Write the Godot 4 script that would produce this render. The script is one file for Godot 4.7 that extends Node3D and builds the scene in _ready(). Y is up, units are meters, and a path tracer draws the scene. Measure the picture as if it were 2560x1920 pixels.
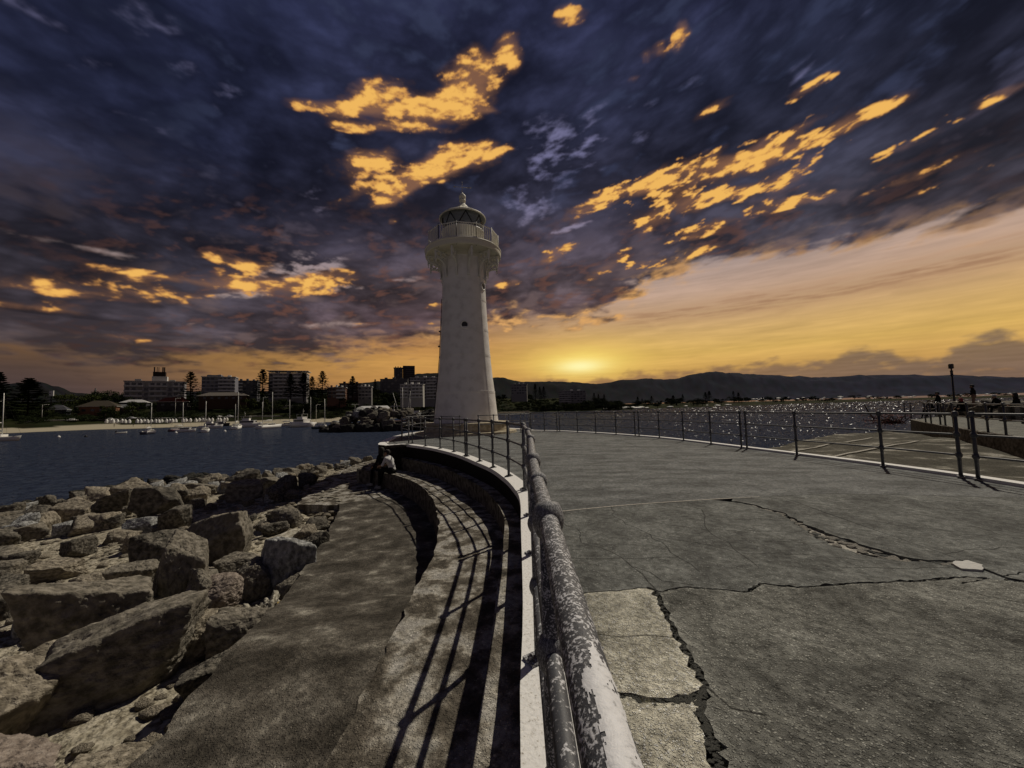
extends Node3D
# Harbour lighthouse at the end of a curved concrete breakwater, under a sunset sky.
# Units are metres; y = 0 is the top of the white coping, the camera stands at the origin and looks along -z.

const WATER := -3.2
var rng := RandomNumberGenerator.new()
var used := {}

func _ready() -> void:
	rng.seed = 20240611
	var cam := Camera3D.new(); cam.name = "camera"
	cam.position = Vector3(0, 1.32, 0)
	cam.basis = Basis(Vector3.RIGHT, deg_to_rad(3.7)) * Basis(Vector3.BACK, deg_to_rad(-1.5))
	cam.fov = 90.0; cam.near = 0.03; cam.far = 30000.0
	add_child(cam); cam.current = true
	var env := Environment.new()
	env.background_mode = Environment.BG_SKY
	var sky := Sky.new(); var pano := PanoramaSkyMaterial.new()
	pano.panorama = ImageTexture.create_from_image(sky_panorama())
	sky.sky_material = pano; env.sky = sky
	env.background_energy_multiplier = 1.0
	env.tonemap_mode = Environment.TONE_MAPPER_LINEAR
	env.tonemap_exposure = 1.0
	env.sdfgi_enabled = true; env.ssao_enabled = true; env.ssil_enabled = true
	var we := WorldEnvironment.new(); we.name = "world_environment"; we.environment = env; add_child(we)
	var sun := DirectionalLight3D.new(); sun.name = "sun"
	sun.light_energy = 0.85; sun.light_color = Color(1.0, 0.96, 0.89); sun.light_angular_distance = 0.5
	sun.shadow_enabled = true; sun.sky_mode = DirectionalLight3D.SKY_MODE_LIGHT_ONLY
	sun.look_at_from_position(Vector3.ZERO, -sun_towards(), Vector3.UP); add_child(sun)
	build_all()

func sun_towards() -> Vector3:
	var a := deg_to_rad(39.5); var e := deg_to_rad(50.0)
	return Vector3(sin(a) * cos(e), sin(e), -cos(a) * cos(e))

# ---------------------------------------------------------------- sky (air and clouds only)
var sn := []          # cloud noises
func noise(seed_: int, freq: float, oct := 4, gain := 0.5, type := FastNoiseLite.TYPE_SIMPLEX_SMOOTH) -> FastNoiseLite:
	var n := FastNoiseLite.new(); n.seed = seed_; n.noise_type = type; n.frequency = freq
	n.fractal_type = FastNoiseLite.FRACTAL_FBM; n.fractal_octaves = oct; n.fractal_gain = gain
	return n

func lin(r: float, g: float, b: float) -> Vector3:
	var c := Color(r / 255.0, g / 255.0, b / 255.0).srgb_to_linear()
	return Vector3(c.r, c.g, c.b)

func keyed(keys: Array, x: float) -> Vector3:
	if x <= keys[0][0]: return keys[0][1]
	for i in range(1, keys.size()):
		if x < keys[i][0]:
			return keys[i - 1][1].lerp(keys[i][1], (x - keys[i - 1][0]) / (keys[i][0] - keys[i - 1][0]))
	return keys[-1][1]

func keyed_number(keys: Array, x: float) -> float:
	if x <= keys[0].x: return keys[0].y
	for i in range(1, keys.size()):
		if x < keys[i].x:
			var t: float = (x - keys[i - 1].x) / (keys[i].x - keys[i - 1].x)
			return lerpf(keys[i - 1].y, keys[i].y, t * t * (3.0 - 2.0 * t))
	return keys[-1].y

var deck_edge := [Vector2(-180, 14), Vector2(-150, 12), Vector2(-110, 9), Vector2(-70, 7), Vector2(-45, 6.5), Vector2(-30, 7.5), Vector2(-15, 9.5), Vector2(-8, 11.8), Vector2(0, 13.2), Vector2(10, 13.0), Vector2(14, 13.4), Vector2(17, 15.3), Vector2(21.5, 17.2), Vector2(26, 18.4), Vector2(33, 17.7), Vector2(40, 17.0), Vector2(54, 16.6), Vector2(75, 15), Vector2(100, 10), Vector2(150, 12), Vector2(180, 14)]
var clear_left: Array; var clear_mid: Array; var clear_right: Array; var deck_keys: Array; var deck_keys_right: Array; var deck_keys_left: Array
# clouds that catch the low light: azimuth, elevation, half length, half height, slope, strength
var lit_clouds := [
	[-14.5, 38.6, 7.5, 1.0, 7.0, 1.3], [-17.5, 40.6, 3.0, 1.4, 20.0, 0.42], [-6.0, 41.3, 3.8, 2.0, 38.0, 1.45], [-26.0, 36.9, 4.5, 0.7, 8.0, 0.75], [-20.5, 39.4, 1.6, 1.6, 60.0, 0.5],
	[-19.5, 36.2, 3.6, 0.6, 10.0, 0.9], [-13.0, 37.0, 2.6, 0.5, 6.0, 0.85], [-23.5, 35.6, 1.8, 0.4, 0.0, 0.6], [-2.2, 39.1, 1.3, 0.35, 0.0, 0.7],
	[-5.5, 34.4, 3.6, 1.25, 8.0, 1.4], [-10.5, 32.7, 4.0, 1.2, 24.0, 1.3], [-15.0, 30.7, 3.6, 1.3, 36.0, 1.35], [-19.0, 33.3, 3.4, 1.0, 18.0, 0.7], [-21.5, 31.8, 3.0, 1.2, 20.0, 0.55], [-17.8, 28.6, 2.2, 0.9, 30.0, 0.9], [-23.0, 28.3, 3.2, 1.0, 30.0, 0.45], [-17.4, 25.9, 0.9, 0.35, 25.0, 0.8],
	[10.6, 46.7, 1.5, 0.9, -10.0, 0.95], [1.0, 44.9, 1.1, 1.5, 30.0, 0.95], [26.3, 42.6, 0.7, 1.3, -30.0, 0.8], [21.4, 41.6, 0.6, 0.7, 0.0, 0.8], [23.4, 41.9, 0.6, 0.6, 0.0, 0.8], [19.4, 40.1, 0.9, 0.4, 0.0, 0.8],
	[24.0, 29.6, 4.6, 0.9, 4.0, 1.0], [31.0, 28.9, 4.6, 1.0, 2.0, 1.0], [37.0, 28.3, 4.0, 0.9, 4.0, 0.95], [20.5, 28.9, 2.4, 0.9, 20.0, 0.95], [39.5, 30.2, 2.4, 0.5, 10.0, 0.8], [28.0, 26.2, 4.0, 0.7, 2.0, 0.8], [33.5, 25.6, 4.0, 0.5, 2.0, 0.8], [23.0, 25.0, 3.0, 1.0, 10.0, 0.7], [14.5, 28.4, 2.6, 0.9, 15.0, 0.6], [11.0, 26.9, 3.0, 0.9, 10.0, 0.55], [37.5, 22.9, 3.0, 0.5, 0.0, 0.7], [30.0, 23.0, 4.5, 0.6, 4.0, 0.75], [26.0, 21.8, 2.6, 0.4, 4.0, 0.7], [43.5, 28.6, 2.6, 0.5, 6.0, 0.6], [45.5, 24.8, 4.0, 0.4, 4.0, 0.5], [52.0, 25.9, 2.6, 0.4, 4.0, 0.55], [48.0, 22.0, 4.0, 0.4, 4.0, 0.45], [40.0, 33.3, 2.0, 0.5, 8.0, 0.6], [30.0, 35.0, 2.2, 0.5, 8.0, 0.45], [24.0, 33.5, 2.0, 0.6, 8.0, 0.4], [52.0, 20.5, 5.0, 0.3, 4.0, 0.5],
	[7.3, 22.4, 2.2, 0.6, 16.0, 1.0], [6.0, 21.2, 1.8, 0.45, 10.0, 0.9], [14.6, 19.6, 2.2, 0.7, 24.0, 1.0], [19.5, 19.6, 2.6, 0.4, 6.0, 0.75], [16.5, 21.5, 1.4, 0.35, 8.0, 0.7], [25.0, 19.6, 4.0, 0.5, 6.0, 0.65], [0.0, 18.2, 2.0, 0.5, 8.0, 0.55],
	[-43.0, 15.4, 5.0, 0.35, 0.0, 0.5], [-51.0, 12.4, 3.2, 0.4, 0.0, 0.75], [-51.5, 10.8, 2.2, 0.4, 0.0, 0.8], [-49.0, 10.9, 1.2, 0.35, 0.0, 0.8], [-33.5, 16.0, 6.5, 0.9, 6.0, 0.75], [-31.0, 17.0, 9.0, 2.0, 8.0, 0.38], [-45.0, 13.5, 8.0, 1.2, 2.0, 0.36], [24.0, 27.5, 9.0, 3.2, 4.0, 0.30], [36.0, 27.0, 9.0, 2.6, 4.0, 0.28], [-26.0, 18.0, 3.5, 0.7, 10.0, 0.6], [-36.0, 18.5, 3.0, 0.7, 0.0, 0.45], [-46.0, 8.3, 3.0, 0.35, 0.0, 0.6], [-8.5, 15.4, 4.5, 0.4, 4.0, 0.7], [-16.0, 12.6, 6.0, 0.35, 2.0, 0.5]]
var pale_clouds := [[6.5, 34.5, 3.6, 4.2, 30.0, 0.75], [2.5, 28.0, 4.0, 3.0, 0.0, 0.5], [9.3, 25.3, 3.0, 0.45, 12.0, 1.1], [13.5, 35.0, 2.0, 3.5, 0.0, 0.6], [-26.5, 20.6, 3.6, 1.5, 18.0, 1.1], [-30.5, 17.8, 4.4, 1.2, 20.0, 1.1], [-35.5, 14.7, 3.0, 0.7, 12.0, 1.1], [-24.0, 16.8, 4.0, 0.6, 6.0, 0.8], [-16.0, 18.6, 2.4, 0.5, 8.0, 0.7], [-28.0, 27.0, 4.0, 2.0, -30.0, 0.35], [-40.0, 36.0, 8.0, 2.5, -30.0, 0.3], [-50.0, 33.0, 8.0, 2.0, -30.0, 0.28], [30.0, 40.0, 3.0, 4.0, 40.0, 0.35], [20.0, 36.0, 3.0, 4.0, 20.0, 0.35], [42.0, 36.0, 8.0, 1.5, 30.0, 0.35], [-48.0, 16.8, 6.0, 0.5, 0.0, 0.45], [-38.0, 10.9, 10.0, 0.3, 2.0, 0.5], [-25.0, 12.0, 8.0, 0.4, 2.0, 0.5], [-46.0, 24.0, 5.0, 1.0, -20.0, 0.2]]

func sky_setup() -> void:
	sn = [noise(11, 0.9, 5), noise(12, 3.2, 5, 0.55), noise(13, 0.6, 3), noise(14, 1.0, 4), noise(15, 7.0, 4, 0.6), noise(16, 1.7, 5, 0.55), noise(17, 0.20, 6, 0.52), noise(18, 0.55, 5, 0.55)]
	clear_left = [[-1.0, lin(66, 56, 60)], [2.0, lin(72, 60, 62)], [5.0, lin(84, 67, 60)], [7.0, lin(104, 78, 56)], [9.0, lin(82, 66, 60)], [12.0, lin(64, 55, 60)]]
	clear_mid = [[-1.0, lin(130, 98, 84)], [2.5, lin(158, 116, 84)], [4.5, lin(186, 136, 76)], [7.0, lin(196, 146, 80)], [9.5, lin(182, 132, 78)], [12.0, lin(150, 112, 82)], [16.0, lin(110, 88, 84)]]
	clear_right = [[-1.0, lin(150, 112, 84)], [2.0, lin(176, 130, 86)], [4.5, lin(202, 157, 88)], [7.0, lin(212, 172, 96)], [9.5, lin(204, 166, 106)], [12.5, lin(194, 158, 122)], [15.0, lin(188, 158, 138)], [19.0, lin(164, 146, 142)], [30.0, lin(110, 100, 110)]]
	deck_keys = [[7.0, lin(98, 76, 64)], [10.0, lin(86, 68, 66)], [13.0, lin(82, 66, 70)], [17.0, lin(70, 60, 64)], [22.0, lin(58, 52, 61)], [28.0, lin(46, 45, 59)], [36.0, lin(38, 40, 59)], [50.0, lin(33, 36, 58)], [90.0, lin(30, 33, 56)]]
	deck_keys_left = [[7.0, lin(66, 57, 58)], [10.0, lin(58, 52, 58)], [15.0, lin(48, 45, 53)], [22.0, lin(36, 36, 49)], [30.0, lin(30, 33, 52)], [50.0, lin(31, 35, 58)], [90.0, lin(30, 33, 56)]]
	deck_keys_right = [[13.0, lin(84, 70, 76)], [17.0, lin(60, 55, 62)], [22.0, lin(49, 48, 58)], [28.0, lin(41, 42, 56)], [36.0, lin(34, 37, 54)], [50.0, lin(29, 31, 52)], [90.0, lin(29, 32, 54)]]

func blob_sum(list: Array, az: float, el: float) -> float:
	var m := 0.0
	var squeeze := cos(deg_to_rad(el))
	for b in list:
		var dx: float = (az - b[0]) * squeeze
		if absf(dx) > 22.0: continue
		var dy: float = el - b[1]
		var t := deg_to_rad(b[4])
		var x: float = (dx * cos(t) + dy * sin(t)) / b[2]
		var y: float = (-dx * sin(t) + dy * cos(t)) / (b[3] * 0.85)
		var q := x * x + y * y
		if q < 9.0: m += b[5] * exp(-q * 0.8)
	return m

func sky_at(az: float, el: float, lit_m: float, pale_m: float) -> Vector3:
	var e := deg_to_rad(el); var a := deg_to_rad(az)
	var s := 1.0 / (sin(maxf(e, 0.0)) + 0.11)
	var u := cos(e) * sin(a) * s; var v := cos(e) * cos(a) * s
	var wx: float = sn[2].get_noise_2d(u * 2.2, v * 2.2); var wy: float = sn[2].get_noise_2d(u * 2.2 + 40.0, v * 2.2 - 17.0)
	var uu := u + wx * 0.10; var vv := v + wy * 0.10
	var ax := az * cos(e) + wx * 1.5
	var rx := 0.985 * ax + 0.174 * el; var ry := -0.174 * ax + 0.985 * el
	var puff: float = sn[6].get_noise_2d(rx * 0.72, ry * 1.5 + wy * 1.5)
	var puff2: float = sn[7].get_noise_2d(rx * 0.62, ry * 1.6)
	var big: float = sn[0].get_noise_2d(uu, vv)
	var mid: float = sn[1].get_noise_2d(uu, vv)
	var fine: float = sn[4].get_noise_2d(uu, vv * 1.1)
	# the clear band under the cloud deck
	var streak: float = sn[3].get_noise_2d(az * 0.05 + wx * 0.4, el * 0.55 + az * -0.012)
	var streak2: float = sn[5].get_noise_2d(az * 0.10 + 7.0, el * 1.6)
	streak *= smoothstep(180.0, 150.0, absf(az)); streak2 *= smoothstep(180.0, 150.0, absf(az))
	var c: Vector3
	if az < -14.0: c = keyed(clear_left, el).lerp(keyed(clear_mid, el), smoothstep(-54.0, -14.0, az))
	else: c = keyed(clear_mid, el).lerp(keyed(clear_right, el), smoothstep(-14.0, 20.0, az))
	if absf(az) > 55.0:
		c = c.lerp(lin(124, 112, 116), smoothstep(70.0, 140.0, absf(az)))  # clear sky behind the camera, made paler as fill light for camera-facing sides
	c *= 1.0 + 0.16 * streak + 0.11 * streak2
	var veil := exp(-pow((el - 12.2 - 0.02 * (az - 30.0) - 1.2 * streak) / 1.1, 2.0)) * smoothstep(10.0, 22.0, az) * smoothstep(80.0, 50.0, az)
	c = c.lerp(lin(150, 112, 86), veil * clampf(0.45 + 0.9 * streak2 + 0.5 * streak, 0.0, 0.75))
	c = c.lerp(lin(240, 196, 90), 0.42 * exp(-pow((az - 11.0) / 11.0, 2.0) - pow((el - 6.6) / 3.6, 2.0)))
	var glow := exp(-pow((az - 10.4) / 6.0, 2.0) - pow((el - 6.4 + 0.6 * streak2) / 1.9, 2.0))
	c = c.lerp(lin(255, 226, 118), minf(0.85 * glow, 1.0))
	c = c.lerp(lin(255, 246, 176), 0.95 * exp(-pow((az - 10.2) / 3.0, 2.0) - pow((el - 6.0) / 0.85, 2.0)))
	# grey cloud bank along the horizon
	var lump: float = sn[3].get_noise_2d(az * 0.16 + 90.0, el * 0.12); var lump2: float = sn[1].get_noise_2d(az * 0.08, el * 0.26)
	var top := 4.3 + 0.9 * lump + 0.55 * lump2 - 0.9 * exp(-pow((az - 10.5) / 3.0, 2.0)) + 0.6 * smoothstep(30.0, 42.0, az) - 1.2 * smoothstep(44.0, 48.0, az)
	top = maxf(top, 5.6 - pow((az - 51.5) / 2.4, 2.0) * 1.1 + 0.9 * lump2)
	var bank := smoothstep(0.7, -0.5, el - top + 0.5 * puff2) * smoothstep(-1.0, 8.0, az) * smoothstep(120.0, 70.0, az)
	bank *= clampf(0.85 + 0.9 * lump2 + 0.3 * smoothstep(20.0, 40.0, az), 0.0, 0.95)
	c = c.lerp(lin(142, 106, 76).lerp(lin(106, 90, 82), smoothstep(14.0, 48.0, az)) * (1.0 + 0.3 * streak2), bank * 0.85)
	# the deck
	var soft := 1.9 - 1.1 * smoothstep(10.0, 20.0, az)
	var over := el - keyed_number(deck_edge, az) + (2.2 * mid + 2.6 * puff) * (1.0 - 0.5 * smoothstep(14.0, 24.0, az)) + 1.0 * streak
	var m := smoothstep(-soft, soft, over)
	var d := keyed(deck_keys, el)
	if az < -8.0: d = d.lerp(keyed(deck_keys_left, el), smoothstep(-8.0, -42.0, az))
	if az > 12.0: d = d.lerp(keyed(deck_keys_right, el), smoothstep(12.0, 40.0, az))
	var dens: float = big * 0.75 + mid * 0.40 + puff * 0.55
	d *= clampf(exp(-dens * 1.55), 0.5, 2.4)
	var high := smoothstep(14.0, 32.0, el)
	var wisp: float = sn[5].get_noise_2d(uu * 1.1 + 30.0, vv * 1.1)
	d = d.lerp(lin(120, 100, 98).lerp(lin(64, 71, 100), high), smoothstep(0.05, 0.55, 0.6 * wisp + 0.7 * puff - 0.35 * big) * lerpf(0.55, 0.5, high) * (1.0 - 0.7 * smoothstep(-34.0, -46.0, az)))
	d = d.lerp(lin(112, 76, 64), smoothstep(0.05, 0.5, 0.6 * mid + 0.6 * puff2 - 0.3 * wisp) * 0.6 * smoothstep(30.0, 16.0, el) * smoothstep(60.0, 30.0, absf(az)))
	var detail: float = 0.30 * mid + 0.85 * puff + 0.40 * puff2
	var pale := smoothstep(0.25, 1.0, pale_m * (0.75 + 1.5 * detail) + 0.25 * detail)
	d = d.lerp(lin(186, 164, 158).lerp(lin(128, 126, 164), high), pale * 0.72)
	# pale fringe where the deck thins out above the glow
	var fringe := exp(-pow((over - 0.3) / 1.1, 2.0)) * smoothstep(-30.0, 0.0, az) * smoothstep(70.0, 40.0, az)
	c = c.lerp(d, m)
	c = c.lerp(lin(226, 170, 104), fringe * clampf(0.30 + 1.3 * puff + 0.9 * puff2, 0.0, 0.85) * lerpf(1.0, 0.45, smoothstep(18.0, 30.0, az)))
	var right := smoothstep(9.0, 18.0, az) * smoothstep(36.0, 33.0, el)
	var x := lit_m * lerpf(0.84, 0.66, right) + (1.40 * detail + right * 0.9 * puff2) * smoothstep(0.03, 0.30, lit_m) - 0.03
	var dim := smoothstep(0.10, 1.0, lit_m * (0.9 - 0.25 * right) + (0.62 * puff + 0.3 * mid) * smoothstep(0.02, 0.25, lit_m))
	c = c.lerp(lin(138, 98, 74), dim * 0.80)
	var core := smoothstep(0.30, 1.08, x) * clampf(0.50 + 1.5 * puff2 + 1.1 * puff + 0.30 * (lit_m - 0.7), 0.0, 1.0)
	c = c.lerp(lin(200, 142, 78), smoothstep(0.0, 0.45, core) * 0.9)
	c = c.lerp(lin(238, 182, 94), smoothstep(0.30, 1.0, core))
	return c

func sky_panorama() -> Image:
	sky_setup()
	var w := 4096; var h := 2048
	# a coarse sky all round, then the part in front of the harbour again at full detail, both by the same rule
	var cw := 512; var ch := 128
	var low := PackedFloat32Array(); low.resize(cw * ch * 2 * 4)
	for y in ch:
		var el := 90.0 - (y + 0.5) * 90.0 / ch
		for x in cw:
			var az := (x + 0.5) * 360.0 / cw - 180.0
			var c := sky_at(az, el, blob_sum(lit_clouds, az, el), blob_sum(pale_clouds, az, el))
			var k := (y * cw + x) * 4
			low[k] = c.x; low[k + 1] = c.y; low[k + 2] = c.z; low[k + 3] = 1.0
	for y in range(ch, 2 * ch):
		for x in cw:
			var k := (y * cw + x) * 4
			low[k] = 0.018; low[k + 1] = 0.018; low[k + 2] = 0.02; low[k + 3] = 1.0
	var im := Image.create_from_data(cw, ch * 2, false, Image.FORMAT_RGBAF, low.to_byte_array())
	im.resize(w, h, Image.INTERPOLATE_BILINEAR)
	var x0 := int((180.0 - 58.0) / 360.0 * w); var x1 := int((180.0 + 58.0) / 360.0 * w)
	var y0 := int((90.0 - 51.0) / 180.0 * h); var y1 := h / 2 + 2
	var fw := x1 - x0; var fh := y1 - y0
	var masks := Image.create(fw / 6, fh / 6, false, Image.FORMAT_RGF)
	for y in masks.get_height():
		for x in masks.get_width():
			var az := (x0 + (x + 0.5) * fw / masks.get_width()) * 360.0 / w - 180.0
			var el := 90.0 - (y0 + (y + 0.5) * fh / masks.get_height()) * 180.0 / h
			masks.set_pixel(x, y, Color(blob_sum(lit_clouds, az, el), blob_sum(pale_clouds, az, el), 0.0))
	masks.resize(fw, fh, Image.INTERPOLATE_BILINEAR)
	var md := masks.get_data().to_float32_array()
	var rows := []; rows.resize(fh)
	var task := WorkerThreadPool.add_group_task(func(y: int) -> void:
		var row := PackedFloat32Array(); row.resize(fw * 4)
		var el := 90.0 - (y0 + y + 0.5) * 180.0 / h
		for x in fw:
			var c := sky_at((x0 + x + 0.5) * 360.0 / w - 180.0, maxf(el, 0.0), md[(y * fw + x) * 2], md[(y * fw + x) * 2 + 1])
			row[x * 4] = c.x; row[x * 4 + 1] = c.y; row[x * 4 + 2] = c.z; row[x * 4 + 3] = 1.0
		rows[y] = row.to_byte_array(), fh, 4, true)
	WorkerThreadPool.wait_for_group_task_completion(task)
	var bytes := PackedByteArray()
	for r in rows: bytes.append_array(r)
	im.blit_rect(Image.create_from_data(fw, fh, false, Image.FORMAT_RGBAF, bytes), Rect2i(0, 0, fw, fh), Vector2i(x0, y0))
	# a panorama starts straight ahead: turn it by half
	var turned := Image.create(w, h, false, Image.FORMAT_RGBAF)
	turned.blit_rect(im, Rect2i(w / 2, 0, w / 2, h), Vector2i(0, 0))
	turned.blit_rect(im, Rect2i(0, 0, w / 2, h), Vector2i(w / 2, 0))
	return turned

# ---------------------------------------------------------------- names, labels, meshes
func numbered(called: String) -> String:
	var n: int = used.get(called, 0)
	used[called] = n + 1
	return called if n == 0 else "%s_%03d" % [called, n]

func tag(o: Node, label := "", category := "", group := "", kind := "") -> Node:
	if label: o.set_meta("label", label)
	if category: o.set_meta("category", category)
	if group: o.set_meta("group", group)
	if kind: o.set_meta("kind", kind)
	return o

func base(called: String, label: String, category: String, at := Vector3.ZERO, turn := 0.0, group := "") -> Node3D:
	var o := Node3D.new(); o.name = numbered(called); add_child(o, true)
	o.position = at; o.rotation.y = turn
	tag(o, label, category, group)
	return o

func put(called: String, mesh: Mesh, mat: Material, parent: Node = null, at := Vector3.ZERO) -> MeshInstance3D:
	var o := MeshInstance3D.new()
	o.mesh = mesh; o.material_override = mat; o.position = at
	o.name = numbered(called) if parent == null else called
	(self if parent == null else parent).add_child(o, true)
	return o

func structure(called: String, mesh: Mesh, mat: Material, parent: Node = null) -> MeshInstance3D:
	var o := put(called, mesh, mat, parent)
	if parent == null: o.set_meta("kind", "structure")
	return o

func copy_of(o: Node3D, at: Vector3, turn := 0.0, label := "", group := "") -> Node3D:
	var stem: String = o.name
	if stem.length() > 4 and stem[-4] == "_" and stem.right(3).is_valid_int(): stem = stem.left(-4)
	var c: Node3D = o.duplicate(); c.name = numbered(stem); add_child(c, true)
	c.position = at; c.rotation.y = turn
	if label: c.set_meta("label", label)
	if group: c.set_meta("group", group)
	return c

# triangles given counter-clockwise as seen from outside
class Shape:
	var st := SurfaceTool.new()
	var col := Color.WHITE
	func _init(smooth := false) -> void:
		st.begin(Mesh.PRIMITIVE_TRIANGLES)
		st.set_smooth_group(0 if smooth else -1)
	func v(p: Vector3, uv: Vector2) -> void:
		st.set_color(col); st.set_uv(uv); st.set_uv2(Vector2(p.x, p.z)); st.add_vertex(p)
	func tri(a: Vector3, b: Vector3, c: Vector3, ua := Vector2.INF, ub := Vector2.INF, uc := Vector2.INF) -> void:
		if ua == Vector2.INF:
			var n := (b - a).cross(c - a).abs()
			if n.y >= n.x and n.y >= n.z: ua = Vector2(a.x, a.z); ub = Vector2(b.x, b.z); uc = Vector2(c.x, c.z)
			elif n.x >= n.z: ua = Vector2(a.z, -a.y); ub = Vector2(b.z, -b.y); uc = Vector2(c.z, -c.y)
			else: ua = Vector2(a.x, -a.y); ub = Vector2(b.x, -b.y); uc = Vector2(c.x, -c.y)
		v(a, ua); v(c, uc); v(b, ub)
	func quad(a: Vector3, b: Vector3, c: Vector3, d: Vector3) -> void:
		tri(a, b, c); tri(a, c, d)
	func box(at: Vector3, size: Vector3, basis := Basis.IDENTITY) -> void:
		var h := size * 0.5
		var p := []
		for k in 8: p.append(at + basis * Vector3(h.x * (1 if k & 1 else -1), h.y * (1 if k & 2 else -1), h.z * (1 if k & 4 else -1)))
		quad(p[0], p[4], p[6], p[2]); quad(p[5], p[1], p[3], p[7])
		quad(p[0], p[1], p[5], p[4]); quad(p[2], p[6], p[7], p[3])
		quad(p[1], p[0], p[2], p[3]); quad(p[4], p[5], p[7], p[6])
	func tube(path: Array, radii: Array, sides := 10, capped := true) -> void:
		# a pipe along a path; u runs round it, v along it, both in metres
		var rings := []; var along := 0.0
		var up := Vector3.UP
		for i in path.size():
			var t: Vector3 = (path[mini(i + 1, path.size() - 1)] - path[maxi(i - 1, 0)]).normalized()
			if absf(t.dot(up)) > 0.95: up = Vector3.RIGHT if absf(t.x) < 0.9 else Vector3.BACK
			var s := t.cross(up).normalized(); up = s.cross(t).normalized()
			if i: along += (path[i] - path[i - 1]).length()
			var ring := []
			for k in sides + 1:
				var a := TAU * k / sides
				ring.append([path[i] + (s * cos(a) + up * sin(a)) * radii[i], Vector2(float(k) / sides * TAU * radii[0], along)])
			rings.append(ring)
		for i in rings.size() - 1:
			for k in sides:
				var a = rings[i][k]; var b = rings[i][k + 1]; var c = rings[i + 1][k + 1]; var d = rings[i + 1][k]
				tri(a[0], d[0], c[0], a[1], d[1], c[1]); tri(a[0], c[0], b[0], a[1], c[1], b[1])
		if capped:
			for k in range(1, sides - 1):
				var f = rings[0]; tri(f[0][0], f[k][0], f[k + 1][0], f[0][1], f[k][1], f[k + 1][1])
				var l = rings[-1]; tri(l[0][0], l[k + 1][0], l[k][0], l[0][1], l[k + 1][1], l[k][1])
	func lathe(profile: Array, sides := 32, at := Vector3.ZERO, from := 0.0, to := TAU) -> void:
		# profile: Vector2(radius, height) from bottom to top
		for i in profile.size() - 1:
			for k in sides:
				var a := from + (to - from) * k / sides; var b := from + (to - from) * (k + 1) / sides
				var p0 := at + Vector3(cos(a) * profile[i].x, profile[i].y, sin(a) * profile[i].x); var p1 := at + Vector3(cos(b) * profile[i].x, profile[i].y, sin(b) * profile[i].x)
				var q0 := at + Vector3(cos(a) * profile[i + 1].x, profile[i + 1].y, sin(a) * profile[i + 1].x); var q1 := at + Vector3(cos(b) * profile[i + 1].x, profile[i + 1].y, sin(b) * profile[i + 1].x)
				var r: float = maxf(profile[0].x, 0.3)
				var u0 := Vector2(a * r, -profile[i].y); var u1 := Vector2(b * r, -profile[i].y); var w0 := Vector2(a * r, -profile[i + 1].y); var w1 := Vector2(b * r, -profile[i + 1].y)
				if profile[i].x > 1e-5: tri(p0, q1, p1, u0, w1, u1)
				if profile[i + 1].x > 1e-5: tri(p0, q0, q1, u0, w0, w1)
	func prism(poly: PackedVector2Array, y0: float, y1: float) -> void:
		# an upright slab over an outline in x, z
		var p := poly
		if Geometry2D.is_polygon_clockwise(p): p = p.duplicate(); p.reverse()
		var t := Geometry2D.triangulate_polygon(p)
		for i in range(0, t.size(), 3):
			var a := p[t[i]]; var b := p[t[i + 1]]; var c := p[t[i + 2]]
			if (b - a).cross(c - a) > 0.0: var sw := b; b = c; c = sw
			tri(Vector3(a.x, y1, a.y), Vector3(b.x, y1, b.y), Vector3(c.x, y1, c.y))
		for i in p.size():
			var a := p[i]; var b := p[(i + 1) % p.size()]
			quad(Vector3(a.x, y0, a.y), Vector3(a.x, y1, a.y), Vector3(b.x, y1, b.y), Vector3(b.x, y0, b.y))
	func done() -> ArrayMesh:
		st.generate_normals()
		return st.commit()

# a grid of points with smooth normals; heights or any surface
func grid_mesh(nx: int, nz: int, point: Callable, uv_by = null, tint = null) -> ArrayMesh:
	var p := PackedVector3Array(); var uv := PackedVector2Array(); var n := PackedVector3Array(); var c := PackedColorArray(); var idx := PackedInt32Array()
	for j in nz:
		for i in nx:
			var q: Vector3 = point.call(i, j)
			p.append(q); uv.append(uv_by.call(i, j) if uv_by != null else Vector2(q.x, q.z))
			if tint != null: c.append(tint.call(i, j, q))
	for j in nz:
		for i in nx:
			var dx := p[j * nx + mini(i + 1, nx - 1)] - p[j * nx + maxi(i - 1, 0)]
			var dz := p[mini(j + 1, nz - 1) * nx + i] - p[maxi(j - 1, 0) * nx + i]
			var m := dz.cross(dx)
			n.append(m.normalized() if m.length() > 1e-9 else Vector3.UP)
	for j in nz - 1:
		for i in nx - 1:
			var a := j * nx + i
			idx.append_array([a, a + 1, a + nx, a + 1, a + nx + 1, a + nx])
	var flip := 0.0
	for k in range(0, n.size(), 7): flip += n[k].y
	if flip < 0.0:
		for k in n.size(): n[k] = -n[k]
		for k in range(0, idx.size(), 3): var s := idx[k]; idx[k] = idx[k + 1]; idx[k + 1] = s
	return arrays_mesh(p, n, uv, c, idx)

func arrays_mesh(p: PackedVector3Array, n: PackedVector3Array, uv: PackedVector2Array, c: PackedColorArray, idx: PackedInt32Array) -> ArrayMesh:
	var a := []; a.resize(Mesh.ARRAY_MAX)
	a[Mesh.ARRAY_VERTEX] = p; a[Mesh.ARRAY_NORMAL] = n; a[Mesh.ARRAY_TEX_UV] = uv; a[Mesh.ARRAY_TEX_UV2] = uv
	if c.size(): a[Mesh.ARRAY_COLOR] = c
	a[Mesh.ARRAY_INDEX] = idx
	var m := ArrayMesh.new(); m.add_surface_from_arrays(Mesh.PRIMITIVE_TRIANGLES, a)
	return m

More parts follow.
